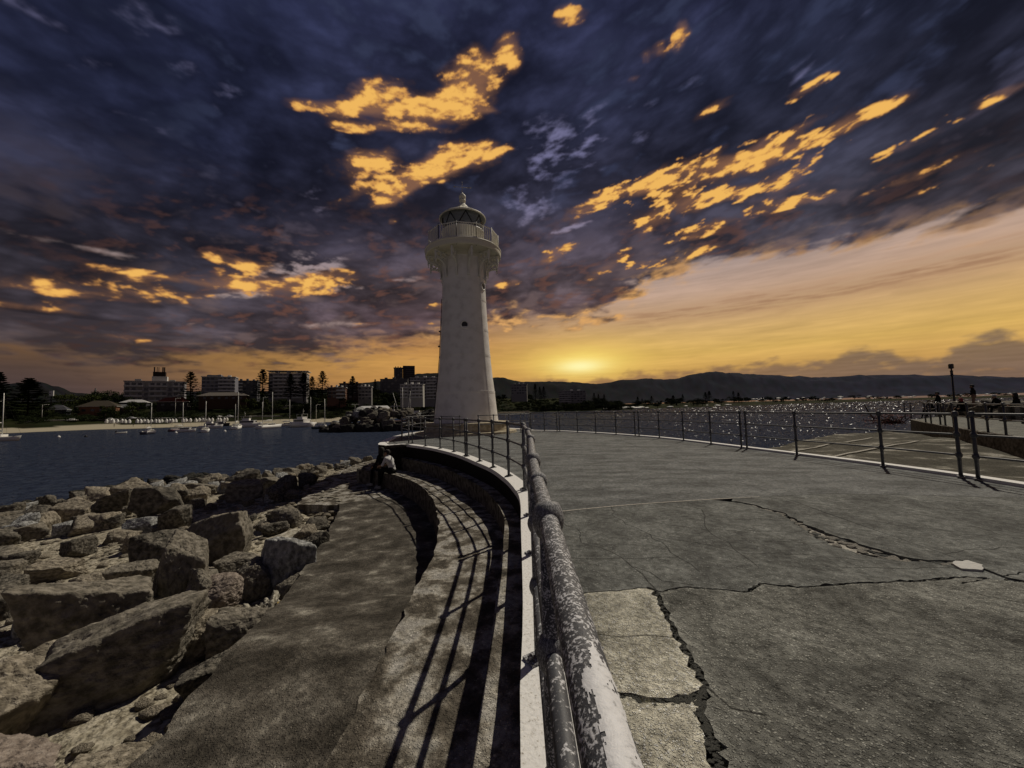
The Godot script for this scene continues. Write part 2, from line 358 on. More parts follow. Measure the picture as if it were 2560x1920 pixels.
# ---------------------------------------------------------------- materials
var M := {}
func tex(n: FastNoiseLite, size := 512, colors: Array = [], stops: Array = [], normal := false, bump := 4.0) -> NoiseTexture2D:
	var t := NoiseTexture2D.new(); t.width = size; t.height = size; t.seamless = true; t.seamless_blend_skirt = 0.2
	t.noise = n; t.normalize = true; t.as_normal_map = normal; t.bump_strength = bump
	if colors.size():
		var g := Gradient.new(); var o := PackedFloat32Array(); var c := PackedColorArray()
		for i in colors.size(): o.append(stops[i] if stops.size() else float(i) / (colors.size() - 1)); c.append(colors[i])
		g.offsets = o; g.colors = c; t.color_ramp = g
	return t

func grey(v: float) -> Color:   # a linear reflectance as an sRGB colour
	return Color(v, v, v).linear_to_srgb()
func lc(r: float, g: float, b: float) -> Color:
	return Color(r, g, b).linear_to_srgb()

func mat(color: Color, rough := 0.85, metal := 0.0) -> StandardMaterial3D:
	var m := StandardMaterial3D.new(); m.albedo_color = color; m.roughness = rough; m.metallic = metal
	if rough >= 0.9: m.metallic_specular = 0.15
	return m

func layers(size: int, noises: Array) -> Array:
	var out := []
	for n in noises: out.append(n.get_seamless_image(size, size, false, false, 0.15, true).get_data())
	return out

func painted(size: int, pixel: Callable) -> ImageTexture:
	# pixel(index) gives a linear colour; stored as sRGB bytes
	var rows := []; rows.resize(size)
	var task := WorkerThreadPool.add_group_task(func(y: int) -> void:
		var b := PackedByteArray(); b.resize(size * 3)
		for x in size:
			var c: Color = pixel.call(x, y)
			c = c.linear_to_srgb()
			b[x * 3] = clampi(int(c.r * 255.0 + 0.5), 0, 255); b[x * 3 + 1] = clampi(int(c.g * 255.0 + 0.5), 0, 255); b[x * 3 + 2] = clampi(int(c.b * 255.0 + 0.5), 0, 255)
		rows[y] = b, size, 4, true)
	WorkerThreadPool.wait_for_group_task_completion(task)
	var all := PackedByteArray()
	for r in rows: all.append_array(r)
	return ImageTexture.create_from_image(Image.create_from_data(size, size, false, Image.FORMAT_RGB8, all))

func relief(m: StandardMaterial3D, t: Texture2D, centimetres: float) -> StandardMaterial3D:
	m.heightmap_enabled = true; m.heightmap_texture = t; m.heightmap_scale = centimetres
	return m

func over(m: StandardMaterial3D, t: Texture2D, scale: Vector3, offset := Vector3.ZERO) -> StandardMaterial3D:
	m.detail_enabled = true; m.detail_albedo = t; m.detail_blend_mode = BaseMaterial3D.BLEND_MODE_MUL
	m.detail_uv_layer = BaseMaterial3D.DETAIL_UV_2; m.uv2_scale = scale; m.uv2_offset = offset
	return m

func tri_map(m: StandardMaterial3D, scale: float, world := false) -> StandardMaterial3D:
	m.uv1_triplanar = true; m.uv1_world_triplanar = world; m.uv1_scale = Vector3.ONE * scale; m.uv1_triplanar_sharpness = 3.0
	return m

var wear_origin := Vector2(0.0, -7.2)
var wear_span := 7.8
func make_materials() -> void:
	var g := grey
	# noises shared by several textures
	var bump := tex(noise(31, 0.03, 5, 0.62), 512)
	M.bump = bump
	var rockbump := tex(noise(32, 0.012, 6, 0.60), 512)
	# aggregate concrete: pale pebbles in a dark matrix
	var cell_d := noise(41, 0.11, 1); cell_d.noise_type = FastNoiseLite.TYPE_CELLULAR; cell_d.fractal_type = FastNoiseLite.FRACTAL_NONE; cell_d.cellular_return_type = FastNoiseLite.RETURN_DISTANCE
	var cell_v := noise(41, 0.11, 1); cell_v.noise_type = FastNoiseLite.TYPE_CELLULAR; cell_v.fractal_type = FastNoiseLite.FRACTAL_NONE; cell_v.cellular_return_type = FastNoiseLite.RETURN_CELL_VALUE
	var L := layers(1024, [cell_d, cell_v, noise(43, 0.02, 5, 0.6), noise(44, 0.25, 2, 0.6), noise(45, 0.006, 3)])
	var d: PackedByteArray = L[0]; var cv: PackedByteArray = L[1]; var n1: PackedByteArray = L[2]; var n2: PackedByteArray = L[3]; var n3: PackedByteArray = L[4]
	var pebbles := func(bright: float, tint: Color, contrast: float, share: int) -> Callable:
		return func(x: int, y: int) -> Color:
			var k := y * 1024 + x
			var v := bright * (0.45 + 1.1 * (n1[k] / 255.0)) * (0.35 + 1.3 * n2[k] / 255.0) * (0.7 + 0.6 * n3[k] / 255.0)
			if d[k] < 40 + (cv[k] * 3) % 90 and (cv[k] * 7) % 256 < share:
				v = lerpf(v, bright * (0.4 + 2.9 * float((cv[k] * 13) % 256) / 255.0), contrast)
			return Color(v * tint.r, v * tint.g, v * tint.b)
	var height := painted(1024, func(x: int, y: int) -> Color:
		var k := y * 1024 + x
		var v := 0.45 * n1[k] / 255.0 + 0.20 * n2[k] / 255.0 + (0.25 if d[k] < 84 and (cv[k] * 7) % 256 < 120 else 0.0)
		return Color(v, v, v).srgb_to_linear())
	var slab := func(bright: float, tint: Color, contrast: float, share: int, tile: float, cm: float, rough: float) -> StandardMaterial3D:
		var m := mat(Color.WHITE, rough); m.metallic_specular = 0.3; m.albedo_texture = painted(1024, pebbles.call(bright, tint, contrast, share))
		m.uv1_scale = Vector3.ONE / tile
		return relief(m, height, cm)
	M.near_pale = slab.call(0.66, Color(1.0, 0.955, 0.81), 0.7, 130, 1.2, 3.6, 0.95)
	M.near_dark = slab.call(0.225, Color(0.99, 0.99, 0.92), 0.75, 120, 1.4, 2.4, 0.9)
	M.mid = slab.call(0.175, Color(0.97, 1.0, 0.97), 0.55, 80, 1.8, 1.1, 0.85)
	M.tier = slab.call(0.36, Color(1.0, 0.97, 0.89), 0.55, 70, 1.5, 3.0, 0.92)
	M.far_deck = M.mid.duplicate()
	# wear of the near deck: hairline cracks, pale rubbed edges, stains
	var wear := wear_map()
	for k in ["near_pale", "near_dark", "mid"]:
		over(M[k], wear, Vector3(1.0 / wear_span, 1.0 / wear_span, 1.0), Vector3(-wear_origin.x / wear_span, -wear_origin.y / wear_span, 0.0))
	var streaks := noise(51, 0.008, 5, 0.6)
	var broad := tex(streaks, 1024, [grey(0.42), grey(0.62), grey(0.8), grey(1.0)], [0.15, 0.4, 0.62, 0.95])
	over(M.far_deck, broad, Vector3(1.0 / 14.0, 1.0 / 5.0, 1.0))
	var blotch := tex(noise(52, 0.012, 6, 0.62), 1024, [lc(0.17, 0.15, 0.125), lc(0.36, 0.325, 0.28), lc(0.85, 0.81, 0.74), lc(1, 0.98, 0.95)], [0.22, 0.43, 0.57, 0.72])
	over(M.tier, blotch, Vector3(1.0 / 6.5, 1.0 / 6.5, 1.0))
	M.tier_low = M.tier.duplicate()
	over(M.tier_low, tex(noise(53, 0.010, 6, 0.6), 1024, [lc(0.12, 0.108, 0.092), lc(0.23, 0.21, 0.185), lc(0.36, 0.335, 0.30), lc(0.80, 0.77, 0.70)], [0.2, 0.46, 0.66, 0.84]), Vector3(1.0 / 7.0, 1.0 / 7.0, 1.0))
	# walls: rough, dark and streaked
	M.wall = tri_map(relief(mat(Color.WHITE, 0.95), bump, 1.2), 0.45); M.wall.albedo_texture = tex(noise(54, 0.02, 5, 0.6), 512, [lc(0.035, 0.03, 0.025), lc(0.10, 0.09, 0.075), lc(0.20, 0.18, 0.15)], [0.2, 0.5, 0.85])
	M.coping = relief(mat(Color.WHITE, 0.8), bump, 0.25); M.coping.uv1_scale = Vector3.ONE * 1.6
	M.coping.albedo_texture = tex(noise(55, 0.02, 6, 0.65), 1024, [lc(0.22, 0.20, 0.17), lc(0.60, 0.58, 0.54), lc(0.74, 0.73, 0.70), lc(0.80, 0.79, 0.77)], [0.10, 0.24, 0.4, 0.9])
	M.crumb = tri_map(relief(mat(Color.WHITE, 0.95), bump, 1.2), 2.0); M.crumb.albedo_texture = tex(noise(56, 0.05, 4), 256, [grey(0.18), lc(0.45, 0.42, 0.36), lc(0.62, 0.6, 0.54)])
	M.dirt = mat(lc(0.02, 0.018, 0.015), 1.0)
	M.white_patch = relief(mat(lc(0.50, 0.49, 0.46), 0.85), bump, 0.8)
	# railing paint: dark pipe with pale flakes
	var P := layers(512, [noise(61, 0.055, 5, 0.62), noise(62, 0.014, 3), noise(63, 0.2, 2)])
	var p0: PackedByteArray = P[0]; var p1: PackedByteArray = P[1]; var p2: PackedByteArray = P[2]
	var paint := func(bias: float) -> Callable:
		return func(x: int, y: int) -> Color:
			var k := y * 512 + x
			var v := p0[k] / 255.0 + 0.55 * (p1[k] / 255.0 - 0.5) + bias
			var dark := 0.030 + 0.05 * p2[k] / 255.0
			var c := Color(dark * 0.95, dark, dark * 1.15)
			if v > 0.60: c = c.lerp(Color(0.62, 0.62, 0.64) * (0.75 + 0.3 * p2[k] / 255.0), clampf((v - 0.60) * 14.0, 0.0, 1.0))
			elif v > 0.54 and p2[k] > 120: c = Color(0.30, 0.29, 0.28)
			return c
	M.pipe_near = relief(mat(Color.WHITE, 0.62), tex(noise(61, 0.055, 5, 0.62), 512), 0.06)
	M.pipe_near.albedo_texture = painted(512, paint.call(0.0)); M.pipe_near.uv1_scale = Vector3(1.0 / 0.21, 1.0 / 0.23, 1.0)
	M.pipe = mat(Color.WHITE, 0.6); M.pipe.albedo_texture = painted(512, paint.call(-0.10)); M.pipe.uv1_scale = Vector3(1.0 / 0.5, 1.0 / 0.5, 1.0)
	M.pipe_dark = mat(Color.WHITE, 0.5); M.pipe_dark.albedo_texture = painted(512, paint.call(-0.28)); M.pipe_dark.uv1_scale = Vector3(1.0 / 0.5, 1.0 / 0.5, 1.0)
	M.flake = relief(mat(Color.WHITE, 0.6), bump, 0.05); M.flake.uv1_scale = Vector3.ONE * 9.0; M.flake.albedo_texture = tex(noise(64, 0.03, 5, 0.6), 256, [lc(0.30, 0.30, 0.30), lc(0.62, 0.62, 0.63), lc(0.70, 0.70, 0.71)], [0.08, 0.28, 0.7])
	M.cream = mat(lc(0.68, 0.65, 0.53), 0.6)
	# rock
	var rock := func(a: Color, b: Color, c: Color, seed_: int) -> StandardMaterial3D:
		var m := tri_map(relief(mat(Color.WHITE, 0.93), rockbump, 3.2), 0.8); m.metallic_specular = 0.25
		m.albedo_texture = tex(noise(seed_, 0.014, 6, 0.62), 512, [a, b, c], [0.25, 0.52, 0.8])
		return m
	M.rock_brown = rock.call(lc(0.095, 0.086, 0.068), lc(0.18, 0.160, 0.128), lc(0.27, 0.243, 0.20), 71)
	M.rock_dark = rock.call(lc(0.05, 0.046, 0.038), lc(0.12, 0.108, 0.088), lc(0.21, 0.19, 0.155), 72)
	M.rock_tan = rock.call(lc(0.14, 0.12, 0.09), lc(0.27, 0.235, 0.18), lc(0.40, 0.355, 0.28), 73)
	M.rock_pink = rock.call(lc(0.15, 0.122, 0.10), lc(0.25, 0.205, 0.17), lc(0.34, 0.29, 0.245), 74)
	M.rock_grey = rock.call(lc(0.12, 0.12, 0.115), lc(0.26, 0.26, 0.25), lc(0.46, 0.46, 0.44), 75)
	M.rock_pale = rock.call(lc(0.18, 0.16, 0.12), lc(0.40, 0.37, 0.30), lc(0.58, 0.55, 0.47), 76)
	M.rock_wet = rock.call(lc(0.014, 0.014, 0.013), lc(0.035, 0.034, 0.030), lc(0.07, 0.066, 0.056), 77)
	M.sand = relief(mat(Color.WHITE, 1.0), bump, 5.0); M.sand.uv1_scale = Vector3.ONE * 0.35
	M.sand.albedo_texture = tex(noise(78, 0.03, 6, 0.65), 512, [lc(0.10, 0.085, 0.062), lc(0.26, 0.23, 0.17), lc(0.44, 0.40, 0.31)], [0.2, 0.42, 0.62])
	# sea
	M.water = mat(Color.WHITE, 0.16); M.water.metallic_specular = 0.008
	M.water.albedo_texture = tex(noise(82, 0.016, 5, 0.6), 1024, [lc(0.019, 0.024, 0.042), lc(0.027, 0.035, 0.058), lc(0.038, 0.047, 0.070)], [0.2, 0.5, 0.8])
	M.water.normal_enabled = true; M.water.normal_texture = tex(noise(81, 0.012, 6, 0.58), 1024, [], [], true, 9.0); M.water.uv1_scale = Vector3.ONE / 24.0
	M.wavelet = mat(lc(0.027, 0.036, 0.062), 0.20); M.wavelet.metallic_specular = 0.13
	# lighthouse
	M.tower = tri_map(relief(mat(Color.WHITE, 0.55), bump, 0.35), 0.35); M.tower.albedo_texture = tex(noise(91, 0.008, 5), 512, [lc(0.66, 0.64, 0.60), lc(0.78, 0.76, 0.72), lc(0.82, 0.80, 0.77)], [0.1, 0.45, 0.9])
	M.white = mat(lc(0.76, 0.75, 0.71), 0.5); M.white_dull = mat(lc(0.70, 0.69, 0.63), 0.6)
	M.plinth = tri_map(relief(mat(Color.WHITE, 0.9), bump, 0.8), 0.7); M.plinth.albedo_texture = tex(noise(92, 0.02, 5), 256, [lc(0.26, 0.22, 0.15), lc(0.42, 0.37, 0.27), lc(0.55, 0.5, 0.4)])
	M.black = mat(lc(0.012, 0.012, 0.013), 0.4); M.iron = mat(lc(0.03, 0.03, 0.032), 0.5, 0.3)
	M.glass = mat(Color(0.75, 0.8, 0.85, 0.18), 0.05); M.glass.transparency = BaseMaterial3D.TRANSPARENCY_ALPHA
	M.lamp_roof_inside = mat(lc(0.30, 0.30, 0.28), 0.7)

func dab(a: PackedFloat32Array, n: int, p: Vector2, r: float, value: float, strength: float) -> void:
	var x0 := maxi(int(p.x - r), 0); var x1 := mini(int(p.x + r) + 1, n - 1)
	for y in range(maxi(int(p.y - r), 0), mini(int(p.y + r) + 1, n - 1) + 1):
		for x in range(x0, x1 + 1):
			var q := Vector2(x + 0.5, y + 0.5).distance_to(p) / maxf(r, 0.5)
			if q < 1.0:
				var k := y * n + x
				a[k] = lerpf(a[k], value, strength * (1.0 - q * q))

func jagged(pts: Array, step: float, wobble: float, seed_: int) -> Array:
	var r := RandomNumberGenerator.new(); r.seed = seed_
	var out := []
	for i in pts.size() - 1:
		var a: Vector2 = pts[i]; var b: Vector2 = pts[i + 1]
		var n := maxi(1, int(a.distance_to(b) / step)); var side := (b - a).orthogonal().normalized()
		for k in n:
			out.append(a.lerp(b, float(k) / n) + (side * r.randf_range(-wobble, wobble) if k or i else Vector2.ZERO))
	out.append(pts[-1])
	return out

# lines on the near deck, in x, z
var line_front := [Vector2(0.30, -2.84), Vector2(0.72, -2.89), Vector2(0.95, -2.92), Vector2(1.04, -2.85), Vector2(1.2, -2.92), Vector2(1.48, -2.86), Vector2(1.62, -2.81), Vector2(1.8, -2.94), Vector2(2.02, -2.87), Vector2(2.52, -2.91), Vector2(2.98, -2.92), Vector2(3.36, -2.96), Vector2(3.7, -2.85), Vector2(5.0, -2.9), Vector2(7.7, -3.0)]
var line_down := [Vector2(1.0, -2.85), Vector2(0.95, -2.61), Vector2(0.93, -2.35), Vector2(0.91, -2.21), Vector2(0.90, -2.06), Vector2(0.88, -1.93), Vector2(0.82, -1.84), Vector2(0.79, -1.76), Vector2(0.76, -1.64), Vector2(0.73, -1.5), Vector2(0.68, -1.2), Vector2(0.62, -0.6), Vector2(0.6, 0.5), Vector2(0.6, 4.0)]
var line_side := [Vector2(0.28, -1.93), Vector2(0.39, -1.92), Vector2(0.47, -1.88), Vector2(0.59, -1.85), Vector2(0.69, -1.83), Vector2(0.78, -1.85), Vector2(0.86, -1.89)]
var line_cross := [Vector2(0.2, -4.95), Vector2(0.49, -5.04), Vector2(1.49, -5.29), Vector2(2.5, -5.45), Vector2(3.48, -5.56), Vector2(4.53, -5.65), Vector2(5.67, -5.39), Vector2(6.68, -5.14), Vector2(7.7, -4.9)]
var broken_top := [Vector2(2.89, -5.44), Vector2(3.12, -5.19), Vector2(3.22, -4.72), Vector2(3.16, -4.26), Vector2(3.16, -3.95), Vector2(3.20, -3.68), Vector2(3.27, -3.37), Vector2(3.40, -3.27), Vector2(3.66, -3.2)]
var hairlines := [
	[Vector2(1.26, -5.98), Vector2(1.29, -5.39), Vector2(1.2, -4.71), Vector2(1.38, -4.09), Vector2(1.44, -3.46), Vector2(1.46, -3.16)],
	[Vector2(0.80, -3.75), Vector2(0.92, -3.49), Vector2(0.98, -3.29), Vector2(0.98, -3.02), Vector2(1.01, -2.87)], [Vector2(0.98, -3.29), Vector2(1.12, -3.05), Vector2(1.3, -2.95)],
	[Vector2(0.3, -3.55), Vector2(0.8, -3.48), Vector2(1.16, -3.47), Vector2(1.44, -3.46)], [Vector2(2.31, -4.81), Vector2(2.05, -4.19), Vector2(2.0, -3.52), Vector2(1.97, -3.22)],
	[Vector2(1.2, -4.71), Vector2(1.7, -4.4), Vector2(2.05, -4.19), Vector2(2.6, -4.1)], [Vector2(1.38, -4.09), Vector2(1.8, -3.75), Vector2(2.0, -3.52), Vector2(2.5, -3.45), Vector2(2.9, -3.3)],
	[Vector2(0.55, -4.6), Vector2(0.7, -4.2), Vector2(0.66, -3.9), Vector2(0.80, -3.75)], [Vector2(2.2, -5.3), Vector2(2.35, -5.0), Vector2(2.31, -4.81)], [Vector2(2.6, -4.9), Vector2(2.9, -4.8), Vector2(3.2, -4.75)],
	[Vector2(2.45, -4.55), Vector2(2.8, -4.5), Vector2(3.15, -4.42)], [Vector2(2.5, -4.1), Vector2(2.85, -4.05), Vector2(3.14, -4.1)], [Vector2(2.4, -3.8), Vector2(2.8, -3.72), Vector2(3.15, -3.8)], [Vector2(2.5, -3.2), Vector2(3.0, -3.12), Vector2(3.5, -3.14)],
	[Vector2(3.7, -3.4), Vector2(4.3, -3.5), Vector2(5.0, -3.35), Vector2(5.9, -3.6)], [Vector2(3.1, -2.5), Vector2(3.5, -2.2), Vector2(3.7, -1.9), Vector2(4.2, -1.6)], [Vector2(3.0, -2.85), Vector2(3.2, -2.6), Vector2(3.6, -2.5)], [Vector2(1.75, -1.5), Vector2(1.95, -1.42), Vector2(2.1, -1.3)],
	[Vector2(0.88, -1.93), Vector2(0.94, -1.8), Vector2(1.05, -1.74)], [Vector2(0.35, -2.4), Vector2(0.6, -2.3), Vector2(0.75, -2.35), Vector2(0.92, -2.3)], [Vector2(4.5, -4.8), Vector2(4.8, -4.3), Vector2(4.7, -3.8), Vector2(5.0, -3.35)]]

func wear_map() -> ImageTexture:
	var n := 1536
	var a := PackedFloat32Array(); a.resize(n * n)
	var big: PackedByteArray = noise(57, 0.006, 6, 0.58).get_image(n, n, false, false, true).get_data()
	var speck: PackedByteArray = noise(58, 0.035, 4, 0.6).get_image(n, n, false, false, true).get_data()
	for k in n * n: a[k] = clampf(0.16 + 0.72 * big[k] / 255.0 + 0.42 * (speck[k] / 255.0 - 0.3), 0.16, 1.0)
	var px := n / wear_span
	var rim := func(pts: Array, width: float, value: float, strength: float, seed_: int) -> void:
		var r := RandomNumberGenerator.new(); r.seed = seed_
		for p in jagged(pts, 0.012, width * 0.5, seed_):
			dab(a, n, (p - wear_origin) * px, px * width * r.randf_range(0.3, 1.0), value, strength * r.randf_range(0.2, 1.0))
	# pale rubbed concrete beside the open joints
	rim.call(line_front, 0.05, 1.0, 0.45, 1); rim.call(line_down, 0.07, 1.0, 0.55, 2); rim.call(line_side, 0.05, 1.0, 0.4, 3)
	rim.call(line_cross.slice(0, 5), 0.018, 1.0, 0.8, 4); rim.call(broken_top, 0.05, 1.0, 0.35, 5)
	rim.call([Vector2(2.2, -3.05), Vector2(3.0, -3.1), Vector2(3.7, -3.0)], 0.10, 0.9, 0.3, 6); rim.call([Vector2(3.4, -3.0), Vector2(4.2, -3.05), Vector2(5.4, -3.25), Vector2(7.0, -3.3)], 0.16, 1.0, 0.35, 7)
	rim.call([Vector2(2.4, -3.4), Vector2(2.7, -3.5)], 0.09, 1.0, 0.4, 8); rim.call([Vector2(2.7, -2.8), Vector2(3.1, -2.45), Vector2(3.7, -2.0)], 0.12, 1.0, 0.25, 9); rim.call([Vector2(0.86, -3.55), Vector2(0.98, -3.6)], 0.03, 1.0, 0.9, 10)
	var s := 20
	for h in hairlines:
		s += 1
		rim.call(h, 0.016, 1.0, 0.25, s + 100)
		var r := RandomNumberGenerator.new(); r.seed = s
		for p in jagged(jagged(h, 0.12, 0.03, s), 0.004, 0.0015, s + 50):
			dab(a, n, (p - wear_origin) * px, r.randf_range(0.7, 1.7), 0.10, 0.95)
	var bytes := PackedByteArray(); bytes.resize(n * n * 3)
	for k in n * n:
		var v := clampi(int(Color(a[k], a[k], a[k]).linear_to_srgb().r * 255.0), 0, 255)
		bytes[k * 3] = v; bytes[k * 3 + 1] = v; bytes[k * 3 + 2] = int(v * 0.985)
	return ImageTexture.create_from_image(Image.create_from_data(n, n, false, Image.FORMAT_RGB8, bytes))

# ---------------------------------------------------------------- the breakwater
func smooth_line(pts: Array, step := 0.25) -> Array:
	var out := []
	for i in pts.size() - 1:
		var p0: Vector2 = pts[maxi(i - 1, 0)]; var p1: Vector2 = pts[i]; var p2: Vector2 = pts[i + 1]; var p3: Vector2 = pts[mini(i + 2, pts.size() - 1)]
		var n := maxi(1, int(p1.distance_to(p2) / step))
		for k in n: out.append(p1.cubic_interpolate(p2, p0, p3, float(k) / n))
	out.append(pts[-1])
	return out

func beside(pts: Array, d: float) -> Array:   # the same line moved sideways, to its right when seen from above going north
	var out := []
	for i in pts.size():
		var t: Vector2 = (pts[mini(i + 1, pts.size() - 1)] - pts[maxi(i - 1, 0)]).normalized()
		out.append(pts[i] + Vector2(-t.y, t.x) * d)
	return out

func nearest_on(pts: Array, q: Vector2) -> Vector2:
	var best := 1e9; var at := q
	for i in pts.size() - 1:
		var c := Geometry2D.get_closest_point_to_segment(q, pts[i], pts[i + 1])
		if c.distance_squared_to(q) < best: best = c.distance_squared_to(q); at = c
	return at

# a surface between two lines with the same number of steps
func ribbon(a: Array, b: Array, ya: Callable, yb: Callable, across := 6, drop := 0.0, bumpy: FastNoiseLite = null, amount := 0.0) -> ArrayMesh:
	var n := a.size()
	var rows := across + 1 + (1 if drop > 0.0 else 0)
	return grid_mesh(n, rows, func(i: int, j: int) -> Vector3:
		var t := minf(float(j) / across, 1.0)
		var p: Vector2 = a[i].lerp(b[i], t)
		var y := lerpf(ya.call(a[i]), yb.call(b[i]), t)
		if bumpy: y += bumpy.get_noise_2d(p.x, p.y) * amount
		if j > across: y -= drop
		return Vector3(p.x, y, p.y), func(i: int, j: int) -> Vector2:
		var t := minf(float(j) / across, 1.0)
		var p: Vector2 = a[i].lerp(b[i], t)
		return p + Vector2(0.0, drop if j > across else 0.0))

func wall_mesh(a: Array, ytop: Callable, ybot: Callable) -> ArrayMesh:
	var s := 0.0; var len_ := [0.0]
	for i in range(1, a.size()): s += a[i].distance_to(a[i - 1]); len_.append(s)
	var sh := Shape.new(true)
	for i in a.size() - 1:
		for k in 4:
			var t0 := k / 4.0; var t1 := (k + 1) / 4.0
			var p := func(j: int, t: float) -> Vector3: return Vector3(a[j].x, lerpf(ytop.call(a[j]), ybot.call(a[j]), t), a[j].y)
			sh.quad(p.call(i, t0), p.call(i, t1), p.call(i + 1, t1), p.call(i + 1, t0))
	return sh.done()

var coping_outer := [Vector2(-0.03, 4.0), Vector2(-0.01, 1.0), Vector2(-0.005, -1.5), Vector2(0.0, -1.9), Vector2(0.035, -2.7), Vector2(0.06, -4.5), Vector2(0.075, -5.3), Vector2(0.06, -5.95), Vector2(-0.01, -6.5), Vector2(-0.17, -7.37), Vector2(-0.51, -8.66), Vector2(-1.0, -9.93), Vector2(-1.72, -11.65), Vector2(-2.85, -13.7), Vector2(-3.9, -15.1), Vector2(-4.3, -15.55)]
var deck_corner := [Vector2(-4.3, -15.55), Vector2(-4.98, -15.1), Vector2(-5.45, -15.6), Vector2(-5.8, -16.8), Vector2(-6.2, -18.9), Vector2(-6.45, -21.6), Vector2(-6.2, -24.6), Vector2(-5.0, -27.0), Vector2(-2.7, -27.9), Vector2(-0.4, -26.6), Vector2(0.9, -24.4)]
var kerb_line := [Vector2(1.02, -24.0), Vector2(1.25, -22.9), Vector2(1.95, -22.4), Vector2(2.7, -21.75), Vector2(3.55, -20.5), Vector2(4.3, -19.35), Vector2(4.97, -18.1), Vector2(5.55, -16.9), Vector2(6.05, -15.6), Vector2(6.4, -14.2), Vector2(6.68, -12.75), Vector2(6.93, -11.35), Vector2(7.28, -9.4), Vector2(7.52, -7.7), Vector2(7.62, -6.4), Vector2(7.58, -5.67), Vector2(7.66, -4.0), Vector2(7.8, -1.0), Vector2(8.0, 4.0)]
var tier_edge := [Vector2(-1.05, 4.0), Vector2(-1.07, -1.0), Vector2(-1.09, -3.33), Vector2(-1.10, -3.9), Vector2(-1.12, -4.4), Vector2(-1.13, -5.1), Vector2(-1.21, -6.06), Vector2(-1.33, -6.8), Vector2(-1.54, -7.75), Vector2(-1.85, -9.0), Vector2(-2.18, -9.95), Vector2(-2.62, -11.1), Vector2(-3.02, -11.95), Vector2(-3.61, -12.95), Vector2(-4.35, -14.0), Vector2(-5.2, -14.9), Vector2(-6.37, -15.75)]
var apron_edge := [Vector2(-2.0, 4.0), Vector2(-2.1, -1.0), Vector2(-2.18, -2.27), Vector2(-2.27, -2.65), Vector2(-2.39, -3.24), Vector2(-2.60, -3.93), Vector2(-2.9, -4.75), Vector2(-3.23, -5.58), Vector2(-3.55, -6.5), Vector2(-3.92, -7.66), Vector2(-4.40, -9.2), Vector2(-4.89, -10.66), Vector2(-5.2, -11.6), Vector2(-5.5, -12.15)]
var plateau_edge := [Vector2(-5.5, -12.15), Vector2(-6.84, -12.35), Vector2(-7.25, -13.53), Vector2(-7.85, -14.72), Vector2(-8.34, -16.76), Vector2(-8.51, -18.65), Vector2(-8.7, -21.1), Vector2(-8.6, -22.55), Vector2(-7.6, -25.0)]

func y_tier(p: Vector2) -> float: return -0.62 - clampf(-p.y - 4.0, 0.0, 11.0) * 0.0315
var apron_keys := [Vector2(-24, -1.6), Vector2(-14, -1.52), Vector2(-9.6, -1.45), Vector2(-7, -1.33), Vector2(-5.4, -1.13), Vector2(-4.4, -0.85), Vector2(-3.4, -0.64), Vector2(-2, -0.625)]
func y_apron(p: Vector2) -> float:
	for i in range(1, apron_keys.size()):
		if p.y < apron_keys[i].x: return lerpf(apron_keys[i - 1].y, apron_keys[i].y, clampf((p.y - apron_keys[i - 1].x) / (apron_keys[i].x - apron_keys[i - 1].x), 0.0, 1.0))
	return -0.622
func y_ledge(p: Vector2) -> float: return -0.29 - clampf(-p.y - 4.0, 0.0, 10.0) * 0.022

func slab(called: String, parts: Array, material: Material, parent: Node, top := -0.02, thick := 0.14, gap := 0.006) -> void:
	var poly := PackedVector2Array(parts)
	var pieces: Array = [poly] if gap <= 0.0 else Geometry2D.offset_polygon(poly, -gap, Geometry2D.JOIN_MITER)
	for cut in deck_cuts:
		var next := []
		for q in pieces: next.append_array(Geometry2D.clip_polygons(q, cut))
		pieces = next
	for q in pieces:
		var area := 0.0
		for i in q.size(): area += q[i].cross(q[(i + 1) % q.size()]) * 0.5
		if absf(area) < 0.0006: continue
		var sh := Shape.new(); sh.prism(q, top - thick, top)
		structure(called, sh.done(), material, parent)

# a crack of changing width along a line
var deck_cuts := []
func crack(pts: Array, thin: float, wide: float, seed_: int) -> void:
	var r := RandomNumberGenerator.new(); r.seed = seed_
	var l := []; var w := thin
	var path := jagged(pts, 0.035, 0.012, seed_ + 7)
	var left := []; var right := []
	for i in path.size():
		w = lerpf(w, r.randf_range(thin, wide) if r.randf() < 0.8 else wide * 1.7, 0.55)
		var t: Vector2 = (path[mini(i + 1, path.size() - 1)] - path[maxi(i - 1, 0)]).normalized().orthogonal()
		left.append(path[i] + t * w * r.randf_range(0.3, 0.7)); right.append(path[i] - t * w * r.randf_range(0.3, 0.7))
	right.reverse()
	for q in Geometry2D.merge_polygons(PackedVector2Array(left + right), PackedVector2Array()): 
		if not Geometry2D.is_polygon_clockwise(q): deck_cuts.append(q)

